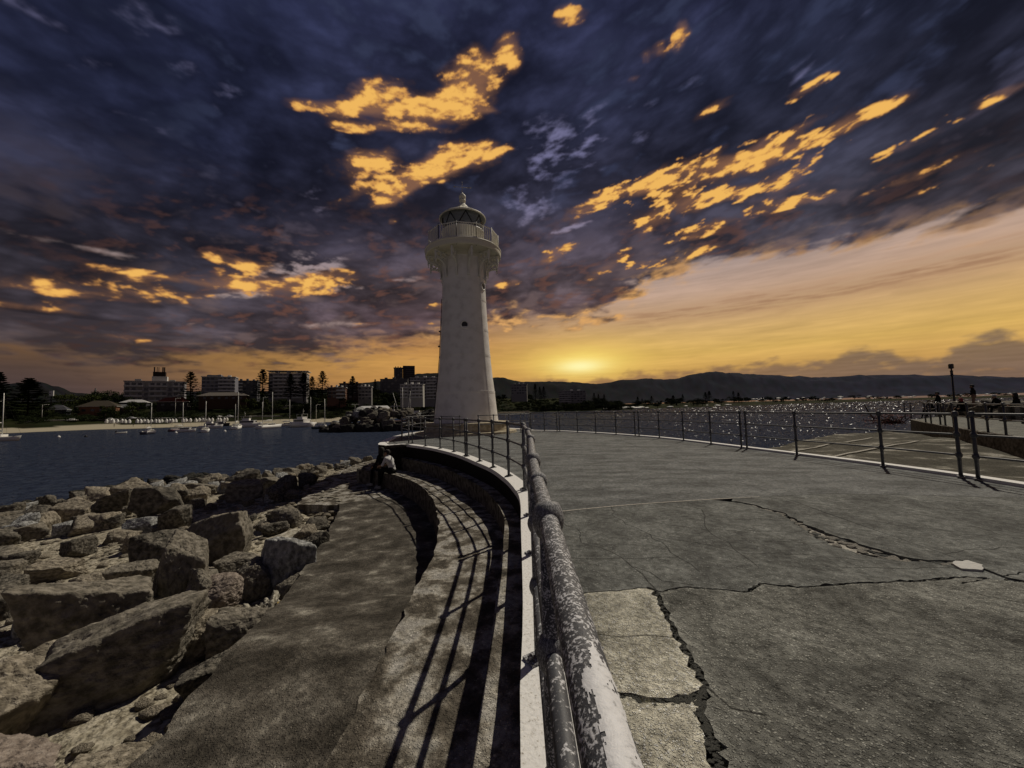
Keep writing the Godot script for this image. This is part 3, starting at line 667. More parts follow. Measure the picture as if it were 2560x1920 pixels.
func build_quay() -> void:
	var up := func(_p: Vector2) -> float: return 0.0
	var outer := smooth_line(coping_outer, 0.22)
	var inner := beside(outer, 0.27)
	var deck := base("breakwater_deck", "cracked grey concrete deck of the breakwater leading to the white lighthouse", "deck"); deck.set_meta("kind", "structure")
	deck.remove_meta("category")
	# bed under the slabs, seen in the open joints
	var ring := PackedVector2Array(outer) + PackedVector2Array(deck_corner.slice(1)) + PackedVector2Array(kerb_line)
	var bed := Shape.new(); bed.prism(ring, -4.2, -0.10); put("deck_bed", bed.done(), M.dirt, deck)
	crack(line_down.slice(0, 12), 0.012, 0.055, 401); crack(line_side, 0.010, 0.034, 402); crack(line_front.slice(2, 13), 0.006, 0.026, 403)
	crack([Vector2(3.2, -2.86), Vector2(3.9, -3.02), Vector2(4.7, -2.95), Vector2(5.6, -3.2)], 0.004, 0.02, 404)
	# slabs
	var f := jagged(line_front, 0.05, 0.010, 5); var dn := jagged(line_down, 0.04, 0.012, 6); var sd := jagged(line_side, 0.04, 0.010, 7)
	var start := Vector2(0.27, -2.84)
	var joint_f := 0
	for i in f.size():
		if f[i].distance_to(dn[0]) < f[joint_f].distance_to(dn[0]): joint_f = i
	var joint_d := 0
	for i in dn.size():
		if dn[i].distance_to(sd[-1]) < dn[joint_d].distance_to(sd[-1]): joint_d = i
	dn[0] = f[joint_f]; sd[-1] = dn[joint_d]
	var back := func(a: Array) -> Array: var b := a.duplicate(); b.reverse(); return b
	slab("near_slab", [Vector2(0.27, -1.93)] + sd + back.call(dn.slice(0, joint_d)) + back.call(f.slice(0, joint_f)), M.near_pale, deck, -0.02, 0.14, 0.007)
	slab("near_slab", [Vector2(0.25, 4.0), Vector2(0.27, -1.93)] + sd + dn.slice(joint_d + 1), M.near_pale, deck, -0.024, 0.14, 0.009)
	slab("near_slab", dn.slice(0, dn.size()) + [Vector2(7.75, 4.0), Vector2(7.55, -3.0)] + back.call(f.slice(joint_f + 1, f.size() - 1)), M.near_dark, deck, -0.02, 0.14, 0.010)
	var jx := 3.66
	var split := func(line: Array, x: float) -> Array:
		var l := []; var r := []
		for p in line:
			if p.x < x - 0.02: l.append(p)
			elif p.x > x + 0.02: r.append(p)
		return [l, r]
	var fs: Array = split.call(f, jx); var cr := jagged(line_cross, 0.08, 0.004, 8); var cs: Array = split.call(cr, jx)
	# the slab beside the diagonal joint has lost a strip: its edge stops at the break
	var br := jagged(broken_top, 0.05, 0.022, 9); var brl := []
	for p in br: brl.append(p + Vector2(-0.05 - 0.22 * exp(-pow((p.y + 3.6) / 0.5, 2.0)), 0.0))
	var mid_left: Array = [start] + fs[0] + [Vector2(3.5, -2.93), Vector2(3.42, -3.14)] + back.call(jagged(brl.filter(func(p): return p.y > -5.3 and p.y < -3.22), 0.04, 0.012, 12)) + back.call(cs[0].filter(func(p): return p.x < 2.75))
	slab("middle_slab", mid_left, M.mid, deck, -0.02, 0.14, 0.006)
	slab("middle_slab", br.filter(func(p): return p.y < -3.22 and p.y > -5.4) + [Vector2(jx, -3.24), Vector2(3.70, -4.7), Vector2(3.78, -5.57)] + back.call(cs[0].filter(func(p): return p.x > 3.0)), M.mid, deck, -0.016, 0.14, 0.004)
	var infill := Shape.new(); infill.prism(PackedVector2Array([Vector2(2.55, -5.35), Vector2(3.5, -5.35), Vector2(3.64, -3.3), Vector2(3.60, -2.97), Vector2(3.2, -3.0), Vector2(2.7, -3.2)]), -0.12, -0.046); put("broken_concrete", infill.done(), M.crumb, deck)
	var fill2 := Shape.new(); fill2.prism(PackedVector2Array([Vector2(3.38, -3.3), Vector2(3.75, -3.4), Vector2(4.1, -2.9), Vector2(3.45, -2.85)]), -0.12, -0.034); put("broken_concrete", fill2.done(), M.mid, deck)
	var rc := RandomNumberGenerator.new(); rc.seed = 44
	var chip_kinds := [boulder(310, 2, 0.1, 0.08), boulder(311, 2, 0.1, 0.08)]
	for p in br:
		if p.y < -5.2 or p.y > -3.05: continue
		for q in 3:
			var o := put("concrete_chip", chip_kinds[q % 2], M.crumb if q else M.mid, deck, Vector3(p.x - rc.randf_range(0.0, 0.2), -0.038, p.y + rc.randf_range(-0.05, 0.05))); var e := rc.randf_range(0.02, 0.07); o.scale = Vector3(e * 1.6, e * 0.4, e); o.rotation.y = rc.randf() * TAU
	slab("middle_slab", [Vector2(jx, -3.2), Vector2(3.62, -2.93)] + fs[1] + [Vector2(7.55, -3.0), Vector2(7.62, -4.92)] + back.call(cs[1]) + [Vector2(3.78, -5.6), Vector2(3.71, -4.7)], M.mid, deck, -0.02, 0.14, 0.009)
	var patch := Shape.new(); patch.prism(PackedVector2Array(jagged([Vector2(3.48, -3.10), Vector2(3.53, -3.19), Vector2(3.6, -3.24), Vector2(3.73, -3.24), Vector2(3.69, -3.12), Vector2(3.60, -3.07), Vector2(3.49, -3.10)], 0.035, 0.028, 61).slice(0, -1)), -0.05, -0.0175); put("white_mortar_patch", patch.done(), M.white_patch, deck)
	# crumbs that have broken from the edges of the open joints
	var cm := MultiMesh.new(); cm.transform_format = MultiMesh.TRANSFORM_3D; cm.mesh = boulder(312, 1, 0.2, 0.1); cm.instance_count = 900
	var runs := [line_front.slice(0, 13), line_down.slice(0, 12), line_side]
	for i in 900:
		var ln: Array = runs[[0, 1, 1, 1, 2][i % 5]]; var sgm := rc.randi() % (ln.size() - 1)
		var q: Vector2 = ln[sgm].lerp(ln[sgm + 1], rc.randf()) + Vector2(rc.randfn() * 0.014, rc.randfn() * 0.014); var e := rc.randf_range(0.005, 0.02)
		cm.set_instance_transform(i, Transform3D(Basis(Vector3.UP, rc.randf() * TAU).scaled(Vector3(e * 1.4, e * 0.7, e)), Vector3(q.x, -0.027, q.y)))
	var cr2 := MultiMeshInstance3D.new(); cr2.multimesh = cm; cr2.name = "concrete_crumbs"; cr2.material_override = M.near_dark; deck.add_child(cr2); cr2.set_meta("kind", "stuff")
	deck_cuts.clear()
	# far slabs either side of the long joint
	var il := inner.filter(func(p): return p.y < -5.0)
	var corner_in := beside(deck_corner, 0.30)
	slab("far_slab", cs[0] + [Vector2(3.78, -5.60), Vector2(3.9, -10.55), Vector2(4.30, -16.3), Vector2(4.42, -19.0)] + [Vector2(3.45, -20.3), Vector2(2.6, -21.5), Vector2(1.15, -22.7), Vector2(0.7, -24.2)] + back.call(corner_in.slice(1, corner_in.size() - 1)) + back.call(il), M.far_deck, deck, -0.02, 0.14, 0.003)
	slab("far_slab", cs[1] + [Vector2(7.58, -4.92), Vector2(7.46, -6.4), Vector2(7.36, -7.7), Vector2(7.1, -9.4), Vector2(6.76, -11.35), Vector2(6.5, -12.75), Vector2(6.22, -14.2), Vector2(5.87, -15.6), Vector2(5.37, -16.9), Vector2(4.8, -18.1), Vector2(4.42, -18.75), Vector2(4.30, -16.3), Vector2(3.9, -10.55), Vector2(3.78, -5.62)], M.far_deck, deck, -0.022, 0.14, 0.009)
	var jn := smooth_line(line_cross.slice(0, 5), 0.2)
	put("joint_filler", ribbon(beside(jn, -0.012), beside(jn, 0.02), func(_p): return -0.0165, func(_p): return -0.016, 1), M.crumb, deck)
	# coping and kerbs
	var cop := Shape.new(true)
	put("coping", ribbon(outer, inner, up, up, 3), M.coping, deck)
	put("coping_face", wall_mesh(outer, up, func(_p): return -0.09), M.coping, deck)
	put("coping_face", wall_mesh(back.call(inner), up, func(_p): return -0.08), M.coping, deck)
	var dc := smooth_line(deck_corner, 0.5)
	var bump2 := noise(201, 1.2, 3)
	put("kerb", ribbon(dc, beside(dc, 0.34), func(p): return 0.02 + 0.02 * bump2.get_noise_2d(p.x, p.y), func(p): return 0.02 + 0.03 * bump2.get_noise_2d(p.x + 9, p.y), 3), M.coping, deck)
	put("kerb_face", wall_mesh(back.call(beside(dc, 0.34)), func(_p): return 0.02, func(_p): return -0.08), M.coping, deck)
	var kb := smooth_line(kerb_line, 0.4); var kin := beside(kb, 0.17)
	put("kerb", ribbon(kb, kin, func(_p): return 0.035, func(_p): return 0.03, 2), M.coping, deck)
	put("kerb_face", wall_mesh(back.call(kin), func(_p): return 0.03, func(_p): return -0.08), M.coping, deck)
	put("kerb_face", wall_mesh(kb, func(_p): return 0.035, func(_p): return -0.3), M.coping, deck)
	# the curved sea wall with its ledge and the two steps below it
	var wall := base("sea_wall", "dark curved concrete sea wall stepping down from the white coping to the rocks", "wall"); wall.set_meta("kind", "structure"); wall.remove_meta("category")
	var lump := noise(202, 0.8, 4)
	var face := beside(outer, 0.03)
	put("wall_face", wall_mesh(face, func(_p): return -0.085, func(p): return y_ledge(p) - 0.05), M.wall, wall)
	var ledge_out := beside(outer, -0.23)
	put("ledge", ribbon(ledge_out, beside(outer, 0.04), func(p): return y_ledge(p), func(p): return y_ledge(p), 3, 0.0, lump, 0.012), M.tier, wall)
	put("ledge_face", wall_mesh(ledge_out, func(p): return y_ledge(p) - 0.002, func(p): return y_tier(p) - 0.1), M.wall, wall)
	var te := smooth_line(tier_edge, 0.16)
	var ti := []
	for p in te: ti.append(nearest_on(ledge_out, p).lerp(p, -0.02))
	for i in te.size():
		if te[i].y < -14.6: ti[i] = Vector2(-4.6 - 0.9 * (-14.6 - te[i].y), -15.4)
	var ragged := []
	var rn := noise(203, 2.6, 3)
	for p in te: ragged.append(p + Vector2(rn.get_noise_2d(p.x * 3.0, p.y * 3.0) * 0.05, 0.0))
	put("upper_step", ribbon(ragged, ti, y_tier, y_tier, 8, 0.0, lump, 0.03), M.tier, wall)
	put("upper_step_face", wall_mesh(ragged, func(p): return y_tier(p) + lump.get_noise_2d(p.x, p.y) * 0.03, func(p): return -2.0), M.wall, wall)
	# seat-height block at the far end of the step, under the deck corner
	var blk := Shape.new(); blk.prism(PackedVector2Array([Vector2(-6.37, -15.72), Vector2(-6.44, -17.0), Vector2(-6.3, -18.3), Vector2(-5.9, -18.3), Vector2(-5.2, -15.4), Vector2(-4.5, -15.2)]), -2.2, -0.945); put("step_block", blk.done(), M.tier, wall)
	var corner := Shape.new(); corner.prism(PackedVector2Array(deck_corner), -4.2, -0.06); put("corner_wall", corner.done(), M.wall, wall)
	var ap := smooth_line(apron_edge, 0.16); var ai := []
	for p in ap: ai.append(nearest_on(te, p).lerp(p, -0.06))
	var rag2 := []
	for p in ap: rag2.append(p + Vector2(rn.get_noise_2d(p.x * 3.0, p.y * 3.0) * 0.08, 0.0))
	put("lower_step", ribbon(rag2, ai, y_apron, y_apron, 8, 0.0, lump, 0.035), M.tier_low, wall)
	put("lower_step_face", wall_mesh(rag2, func(p): return y_apron(p) + lump.get_noise_2d(p.x, p.y) * 0.035, func(p): return -2.6), M.wall, wall)
	var pl := Shape.new(); pl.prism(PackedVector2Array(jagged(plateau_edge, 0.3, 0.09, 21) + [Vector2(-5.0, -20.0), Vector2(-3.4, -13.1)]), -3.4, -1.515); put("lower_platform", pl.done(), M.tier, wall)
	# loose lumps on the platform's seaward side
	var r := RandomNumberGenerator.new(); r.seed = 31
	var lumps := []
	for k in 5: lumps.append(boulder(300 + k, 3, 0.0, 0.25))
	for k in 46:
		var t := r.randf(); var i := int(t * (plateau_edge.size() - 3)) + 1
		var p: Vector2 = plateau_edge[i].lerp(plateau_edge[i + 1], r.randf()) + Vector2(r.randf_range(0.1, 1.2), r.randf_range(-0.3, 0.3))
		var o := put("concrete_lump", lumps[k % 5], M.rock_pale if k % 3 else M.rock_brown, wall, Vector3(p.x, -1.5, p.y)); o.scale = Vector3(r.randf_range(0.08, 0.24), r.randf_range(0.03, 0.09), r.randf_range(0.08, 0.2)); o.rotation.y = r.randf() * TAU
	# the outer faces of the whole mole, down to the water on the right
	put("outer_face", wall_mesh(kb, func(_p): return -0.28, func(_p): return -4.5), M.wall, wall)
	put("outer_face", wall_mesh(dc, func(_p): return -0.05, func(_p): return -4.5), M.wall, wall)

# ---------------------------------------------------------------- railings
func post_mesh(h: float, r: float, rails: Array, flange := true, sides := 8) -> Array:
	var s := Shape.new(true); s.tube([Vector3(0, 0, 0), Vector3(0, h, 0)], [r, r], sides)
	var t := Shape.new(true)      # the ball fittings where the rails pass
	t.lathe([Vector2(0, -r * 2.0), Vector2(r * 1.25, -r * 1.7), Vector2(r * 1.62, -r * 0.8), Vector2(r * 1.75, 0), Vector2(r * 1.62, r * 0.8), Vector2(r * 1.25, r * 1.7), Vector2(0, r * 2.0)], sides)
	var out := [s.done(), t.done()]
	if flange:
		var f := Shape.new(); f.box(Vector3(0, 0.008, 0), Vector3(0.15, 0.014, 0.09))
		for x in [-0.055, 0.055]: f.box(Vector3(x, 0.024, 0), Vector3(0.022, 0.02, 0.022))
		out.append(f.done())
	return out

# one length of railing: posts at the given places, three rails through them
func railing(label: String, group: String, posts: Array, heights: Array, rail_r: float, post_r: float, m: StandardMaterial3D, y := 0.0, flange := true, curved := true, sides := 8, called := "pipe_railing") -> Node3D:
	var at := Vector3(posts[0].x, y, posts[0].y)
	var o := base(called, label, "railing", at, 0.0, group)
	var kit := post_mesh(heights[0], post_r, heights, flange, sides)
	for i in posts.size():
		var q := Vector3(posts[i].x, y, posts[i].y) - at
		var p := put("post", kit[0], m, o, q)
		for h in heights: put("fitting", kit[1], m, p, Vector3(0, h, 0))
		if flange:
			var b := put("base_plate", kit[2], m, p)
			var t: Vector2 = (posts[mini(i + 1, posts.size() - 1)] - posts[maxi(i - 1, 0)]).normalized()
			b.rotation.y = atan2(t.x, t.y) + 0.6
	var line := smooth_line(posts, 0.2) if curved else posts
	for h in heights:
		var path := []; var rr := []
		for p in line: path.append(Vector3(p.x, y + h, p.y) - at); rr.append(rail_r if h == heights[0] else rail_r * 0.86)
		var s := Shape.new(true); s.tube(path, rr, sides + 4 if sides > 6 else sides)
		put("rail", s.done(), m if h == heights[0] or m != M.pipe_near else M.pipe, o)
	return o

func build_rails() -> void:
	var hs := [1.03, 0.70, 0.37]
	var near := [Vector2(0.045, 2.6), Vector2(0.055, 1.3), Vector2(0.065, 0.1), Vector2(0.085, -1.02), Vector2(0.105, -2.12), Vector2(0.16, -3.6), Vector2(0.185, -4.86), Vector2(0.175, -6.28)]
	var n := railing("paint-flaked steel pipe handrail running away from the camera along the white coping", "left railings on the coping", near, hs, 0.0245, 0.024, M.pipe_near, 0.0, true, true, 14)
	# collar rings and a big bare patch of paint on the top rail
	for z in [-1.56]:
		var s := Shape.new(true); s.lathe([Vector2(0.0245, -0.03), Vector2(0.033, -0.024), Vector2(0.036, 0.0), Vector2(0.033, 0.024), Vector2(0.0245, 0.03)], 16)
		var c := put("collar", s.done(), M.pipe_near, n, Vector3(0.0, 1.03, z) - n.position + Vector3(0.096 if z < -1.0 else 0.074, 0, 0)); c.rotation.x = PI / 2
	var flake := Shape.new(true)
	var r := noise(301, 9.0, 4)
	for i in 130:
		for k in 36:
			var z0 := -0.455 + i * 0.0025; var z1 := z0 + 0.0025
			var a0 := deg_to_rad(25.0 + k * 3.1); var a1 := deg_to_rad(28.1 + k * 3.1)
			var mid := (k + 0.5) / 36.0; var along := (i + 0.5) / 130.0
			var edge := 0.34 * r.get_noise_2d(i * 0.0035, k * 0.008) + 0.14 * r.get_noise_2d(i * 0.016, k * 0.022)
			if absf(mid - 0.46) + edge > 0.34 * smoothstep(0.0, 0.20, along + 0.12 * edge): continue
			var rad := 0.0251
			var x := func(z: float) -> float: return lerpf(0.085, 0.065, clampf((z + 1.02) / 1.12, 0.0, 1.0))
			flake.quad(Vector3(x.call(z0) + cos(a0) * rad, 1.03 + sin(a0) * rad, z0), Vector3(x.call(z1) + cos(a0) * rad, 1.03 + sin(a0) * rad, z1), Vector3(x.call(z1) + cos(a1) * rad, 1.03 + sin(a1) * rad, z1), Vector3(x.call(z0) + cos(a1) * rad, 1.03 + sin(a1) * rad, z0))
	var fl := put("paint_patch", flake.done(), M.flake, n, -n.position)
	fl.set_meta("label", "large pale patch of intact paint on the pipe")
	var mid := [Vector2(0.165, -6.42), Vector2(-0.11, -7.64), Vector2(-0.48, -8.82), Vector2(-0.88, -9.92), Vector2(-1.33, -11.05)]
	railing("curving dark pipe railing with five posts on the middle of the white coping", "left railings on the coping", mid, [1.04, 0.70, 0.36], 0.021, 0.026, M.pipe_dark)
	var far := [Vector2(-1.40, -11.2), Vector2(-1.91, -12.33), Vector2(-2.57, -13.53), Vector2(-3.32, -14.56), Vector2(-4.2, -16.05)]
	railing("dark pipe railing on the far end of the white coping before the lighthouse", "left railings on the coping", far, [1.04, 0.70, 0.36], 0.021, 0.024, M.pipe_dark)
	# platform round the lighthouse
	railing("weathered pipe railing along the seaward edge of the lighthouse platform", "railings round the lighthouse", [Vector2(-4.4, -16.25), Vector2(-5.2, -18.0), Vector2(-5.75, -20.0), Vector2(-5.95, -22.0), Vector2(-5.9, -24.6), Vector2(-4.9, -26.3), Vector2(-2.7, -27.2), Vector2(-0.5, -26.0), Vector2(0.75, -24.2)], [1.02, 0.55], 0.022, 0.026, M.pipe, 0.0, false)
	railing("short two-post guard rail standing before the left half of the lighthouse plinth", "railings round the lighthouse", [Vector2(-3.60, -19.4), Vector2(-2.68, -19.45)], [1.02, 0.55], 0.02, 0.024, M.pipe, 0.0, true, false)
	railing("guard rail with bent feet before the right half of the lighthouse plinth", "railings round the lighthouse", [Vector2(-1.78, -19.8), Vector2(-1.0, -19.95), Vector2(-0.22, -20.4), Vector2(0.42, -21.3), Vector2(0.95, -22.3)], [1.02, 0.55], 0.02, 0.024, M.pipe)
	# right-hand fence
	var hr := [1.04, 0.70, 0.36]
	var a := [Vector2(1.04, -22.6), Vector2(1.79, -22.1), Vector2(2.45, -21.58)]
	var b := [Vector2(2.58, -21.42), Vector2(3.39, -20.36), Vector2(4.11, -19.24), Vector2(4.79, -18.02), Vector2(5.33, -16.92)]
	var c := [Vector2(5.43, -16.7), Vector2(5.87, -15.56), Vector2(6.22, -14.16), Vector2(6.48, -12.71), Vector2(6.73, -11.45)]
	var d := [Vector2(6.77, -11.25), Vector2(7.0, -9.6), Vector2(7.30, -7.7), Vector2(7.42, -6.48)]
	var e := [Vector2(7.44, -6.26), Vector2(7.46, -5.0), Vector2(7.5, -3.7), Vector2(7.55, -2.4), Vector2(7.6, -1.0)]
	var tail := ["far right fence length of three posts, nearest the lighthouse", "right fence length of five posts before the open bay, second from the lighthouse", "right fence length of five posts before the glittering water, third from the lighthouse", "right fence length before the sloping concrete apron, with a bent post foot", "right fence length running out of the picture on the right"]
	var k := 0
	for s in [a, b, c, d, e]:
		railing("black pipe " + tail[k], "right-hand fence along the deck kerb", s, hr, 0.019, 0.026, M.pipe_dark, 0.0, true, k > 0)
		k += 1

# ---------------------------------------------------------------- lighthouse
func build_lighthouse() -> void:
	var L := base("lighthouse", "white riveted iron lighthouse with an open lantern, iron gallery and weather vane", "lighthouse", Vector3(-2.74, 0, -22.7))
	var cyl := func(prof: Array, sides := 48) -> ArrayMesh:
		var s := Shape.new(true); s.lathe(prof, sides); return s.done()
	var hard := func(prof: Array, sides := 48) -> ArrayMesh:
		var s := Shape.new(false); s.lathe(prof, sides); return s.done()
	var V := func(a: Array) -> Array:
		var o := []
		for q in a: o.append(Vector2(q[0], q[1]))
		return o
	var prof: Array = V.call([[1.895, 0.56], [1.865, 0.78], [1.795, 1.4], [1.71, 2.3], [1.60, 3.24], [1.49, 4.45], [1.40, 5.93], [1.34, 7.0], [1.305, 7.74], [1.285, 8.65], [1.28, 10.5]])
	var rad := func(y: float) -> float:
		for i in range(1, prof.size()):
			if y <= prof[i].y: return lerpf(prof[i - 1].x, prof[i].x, (y - prof[i - 1].y) / (prof[i].y - prof[i - 1].y))
		return 1.28
	var tower := put("tower", cyl.call(prof, 64), M.tower, L)
	# plate seams
	for y in [2.32, 4.45, 5.95, 7.75]:
		var r: float = rad.call(y)
		put("plate_band", hard.call(V.call([[r + 0.004, y - 0.07], [r + 0.016, y - 0.065], [r + 0.014, y + 0.065], [r, y + 0.07]])), M.tower, tower)
	for a in [0.62, 2.7, 4.8]:
		var s := Shape.new(); var rv := Shape.new(true)
		for i in 40:
			var y0 := 0.6 + i * 0.245; var y1 := y0 + 0.245
			var r0: float = rad.call(y0); var r1: float = rad.call(y1); var w := 0.035
			var p := func(ang: float, rr: float, y: float) -> Vector3: return Vector3(cos(ang) * rr, y, sin(ang) * rr)
			s.quad(p.call(a + w, r0 + 0.014, y0), p.call(a + w, r1 + 0.014, y1), p.call(a - w, r1 + 0.014, y1), p.call(a - w, r0 + 0.014, y0))
			s.quad(p.call(a + w, r0, y0), p.call(a + w, r1, y1), p.call(a + w, r1 + 0.014, y1), p.call(a + w, r0 + 0.014, y0))
			s.quad(p.call(a - w, r0 + 0.014, y0), p.call(a - w, r1 + 0.014, y1), p.call(a - w, r1, y1), p.call(a - w, r0, y0))
			for e in [-0.018, 0.018]:
				for h in [0.06, 0.18]:
					var q: Vector3 = p.call(a + e, rad.call(y0 + h) + 0.02, y0 + h)
					rv.box(q, Vector3(0.022, 0.03, 0.022), Basis(Vector3.UP, -a))
		put("plate_seam", s.done(), M.tower, tower); put("rivets", rv.done(), M.tower, tower).set_meta("kind", "stuff")
	# portholes
	for w in [[6.12, 1.45], [8.55, 0.42], [6.6, 3.2]]:
		var r: float = rad.call(w[0]); var at := Vector3(cos(w[1]) * r, w[0], sin(w[1]) * r)
		var fr := Shape.new(true); fr.lathe(V.call([[0.165, -0.04], [0.255, -0.04], [0.26, 0.03], [0.235, 0.055], [0.185, 0.05], [0.165, 0.0]]), 28)
		var ph := put("porthole", fr.done(), M.tower, L, at); ph.basis = Basis(Vector3.UP, -w[1]) * Basis(Vector3.BACK, -PI / 2)
		var pane := Shape.new(); pane.lathe(V.call([[0.17, 0.0], [0.17, 0.012], [0.0, 0.012]]), 28); put("pane", pane.done(), M.black, ph)
	# cable and brackets on the left flank
	var ca := Shape.new(true); var path := []; var rr := []
	for i in 30:
		var y := 0.7 + i * 0.25; path.append(Vector3(cos(2.98) * (rad.call(y) + 0.03), y, sin(2.98) * (rad.call(y) + 0.03))); rr.append(0.02)
	ca.tube(path, rr, 6); put("cable", ca.done(), M.iron, L)
	for y in [2.35, 2.9, 5.1, 6.0]:
		var b := Shape.new(); b.box(Vector3(cos(2.98) * (rad.call(y) + 0.07), y, sin(2.98) * (rad.call(y) + 0.07)), Vector3(0.12, 0.09, 0.05)); put("bracket", b.done(), M.iron, L)
	# plinth
	put("plinth", hard.call(V.call([[2.52, -0.05], [2.50, 0.14], [2.46, 0.16], [2.44, 0.5], [2.50, 0.52], [2.50, 0.60], [2.44, 0.62], [0.0, 0.63]])), M.plinth, L)
	put("plinth_step", hard.call(V.call([[2.95, -0.05], [2.93, 0.10], [2.45, 0.115]])), M.plinth, L)
	# gallery
	var floor_ := put("gallery_floor", hard.call(V.call([[1.2, 10.50], [2.16, 10.47], [2.18, 10.44], [2.25, 10.46], [2.265, 10.55], [2.265, 10.72], [2.29, 10.74], [2.29, 10.80], [2.22, 10.86], [1.1, 10.88]]), 96), M.cream, L)
	put("cornice_ring", hard.call(V.call([[1.28, 10.22], [1.34, 10.25], [1.38, 10.42], [1.46, 10.50]])), M.cream, floor_)
	# twelve pierced brackets under the gallery
	var ring := TorusMesh.new(); ring.inner_radius = 0.10; ring.outer_radius = 0.17; ring.rings = 20; ring.ring_segments = 6
	var ring2 := TorusMesh.new(); ring2.inner_radius = 0.055; ring2.outer_radius = 0.115; ring2.rings = 16; ring2.ring_segments = 6
	for k in 12:
		var a := TAU * (k + 0.35) / 12.0
		var s := Shape.new()
		var curve := []
		for i in 9:
			var t := i / 8.0
			curve.append(Vector3(lerpf(1.34, 2.08, pow(t, 2.3)), lerpf(9.12, 9.98, 1.0 - pow(1.0 - t, 2.0)), 0))
		for i in 8:
			var m: Vector3 = (curve[i] + curve[i + 1]) * 0.5; var dv: Vector3 = curve[i + 1] - curve[i]
			s.box(m, Vector3(0.10, dv.length() * 1.06, 0.09), Basis(Vector3.BACK, atan2(-dv.x, dv.y)))
		s.box(Vector3(1.335, 9.75, 0), Vector3(0.10, 1.3, 0.09)); s.box(Vector3(1.345, 9.10, 0), Vector3(0.13, 0.12, 0.12))
		s.box(Vector3(2.1, 10.15, 0), Vector3(0.09, 0.5, 0.09)); s.box(Vector3(2.1, 9.86, 0), Vector3(0.06, 0.16, 0.06)); s.box(Vector3(2.1, 9.74, 0), Vector3(0.035, 0.1, 0.035))
		s.box(Vector3(1.72, 10.36, 0), Vector3(0.8, 0.07, 0.08))
		var br := put("gallery_bracket", s.done(), M.white_dull, L); br.rotation.y = -a
		for q in [[1.54, 10.20, ring], [1.88, 10.19, ring], [1.51, 9.90, ring2], [1.70, 10.02, ring2]]:
			var o := put("bracket_ring", q[2], M.white_dull, br, Vector3(q[0], q[1], 0)); o.rotation.x = PI / 2
	# gallery railing: twelve sides, posts, top and bottom rails, bars
	var bars := Shape.new(); var rails := Shape.new()
	var rg := 2.13
	for k in 12:
		var a := TAU * (k + 0.1) / 12.0; var b := TAU * (k + 1.1) / 12.0
		var p := Vector3(cos(a) * rg, 10.86, sin(a) * rg); var q := Vector3(cos(b) * rg, 10.86, sin(b) * rg)
		var side := Basis(Vector3.UP, atan2(-(q - p).z, (q - p).x))
		rails.box((p + q) * 0.5 + Vector3(0, 0.86, 0), Vector3((q - p).length(), 0.035, 0.04), side); rails.box((p + q) * 0.5 + Vector3(0, 0.06, 0), Vector3((q - p).length(), 0.05, 0.03), side)
		var post := Shape.new(true); post.tube([p + Vector3(0, -0.42, 0), p + Vector3(0, 0.93, 0)], [0.024, 0.024], 8); put("gallery_post", post.done(), M.iron if k in [2, 3, 4] else M.white_dull, L)
		for i in range(1, 8):
			bars.box(p.lerp(q, i / 8.0) + Vector3(0, 0.46, 0), Vector3(0.03, 0.8, 0.03), side)
	put("gallery_rail", rails.done(), M.white, L); put("gallery_bars", bars.done(), M.cream, L).set_meta("kind", "stuff")
	# lantern: white drum, glazing with crossed bars, roof, ventilator and vane
	put("lantern_drum", cyl.call(V.call([[1.25, 10.85], [1.255, 11.95], [1.30, 11.97], [1.30, 12.03], [1.20, 12.05]]), 48), M.white, L)
	var seams := Shape.new()
	for k in 24:
		var a := TAU * k / 24.0; seams.box(Vector3(cos(a) * 1.258, 11.4, sin(a) * 1.258), Vector3(0.02, 1.08, 0.03), Basis(Vector3.UP, -a))
	put("drum_strips", seams.done(), M.white_dull, L).set_meta("kind", "stuff")
	put("lantern_glass", cyl.call(V.call([[1.19, 12.02], [1.19, 12.86]]), 48), M.glass, L)
	for k in 8:
		var a := TAU * (k + 0.15) / 8.0; var b := TAU * (k + 0.65) / 8.0; var c := TAU * (k + 1.15) / 8.0
		for e in [[a, b], [c, b]]:
			var s := Shape.new(true); var pts := []; var w := []
			for i in 6:
				var t := i / 5.0; var g: float = lerpf(e[0], e[1], t); pts.append(Vector3(cos(g) * 1.215, lerpf(12.03, 12.86, t), sin(g) * 1.215)); w.append(0.03)
			s.tube(pts, w, 6); put("glazing_bar", s.done(), M.black, L)
	put("lens", cyl.call(V.call([[0.22, 11.9], [0.34, 12.1], [0.40, 12.35], [0.34, 12.6], [0.2, 12.75], [0.0, 12.78]]), 24), M.iron, L)
	put("lantern_back", hard.call(V.call([[1.12, 12.0], [1.12, 12.22], [1.10, 12.22]])), M.black, L)
	var roof := put("lantern_roof", cyl.call(V.call([[1.37, 12.84], [1.41, 12.85], [1.41, 12.90], [1.34, 12.97], [1.18, 13.07], [0.92, 13.22], [0.66, 13.36], [0.46, 13.52], [0.30, 13.72], [0.19, 13.84], [0.15, 13.90]]), 48), M.cream, L)
	put("roof_lining", cyl.call(V.call([[1.36, 12.84], [1.1, 12.97], [0.5, 13.2], [0.0, 13.3]]), 36), M.lamp_roof_inside, roof)
	for k in 12:
		var a := TAU * k / 12.0; var s := Shape.new(true); s.tube([Vector3(cos(a) * 1.36, 12.98, sin(a) * 1.36), Vector3(cos(a) * 0.92, 13.235, sin(a) * 0.92), Vector3(cos(a) * 0.5, 13.5, sin(a) * 0.5)], [0.015, 0.015, 0.012], 5)
		put("roof_rib", s.done(), M.cream, roof)
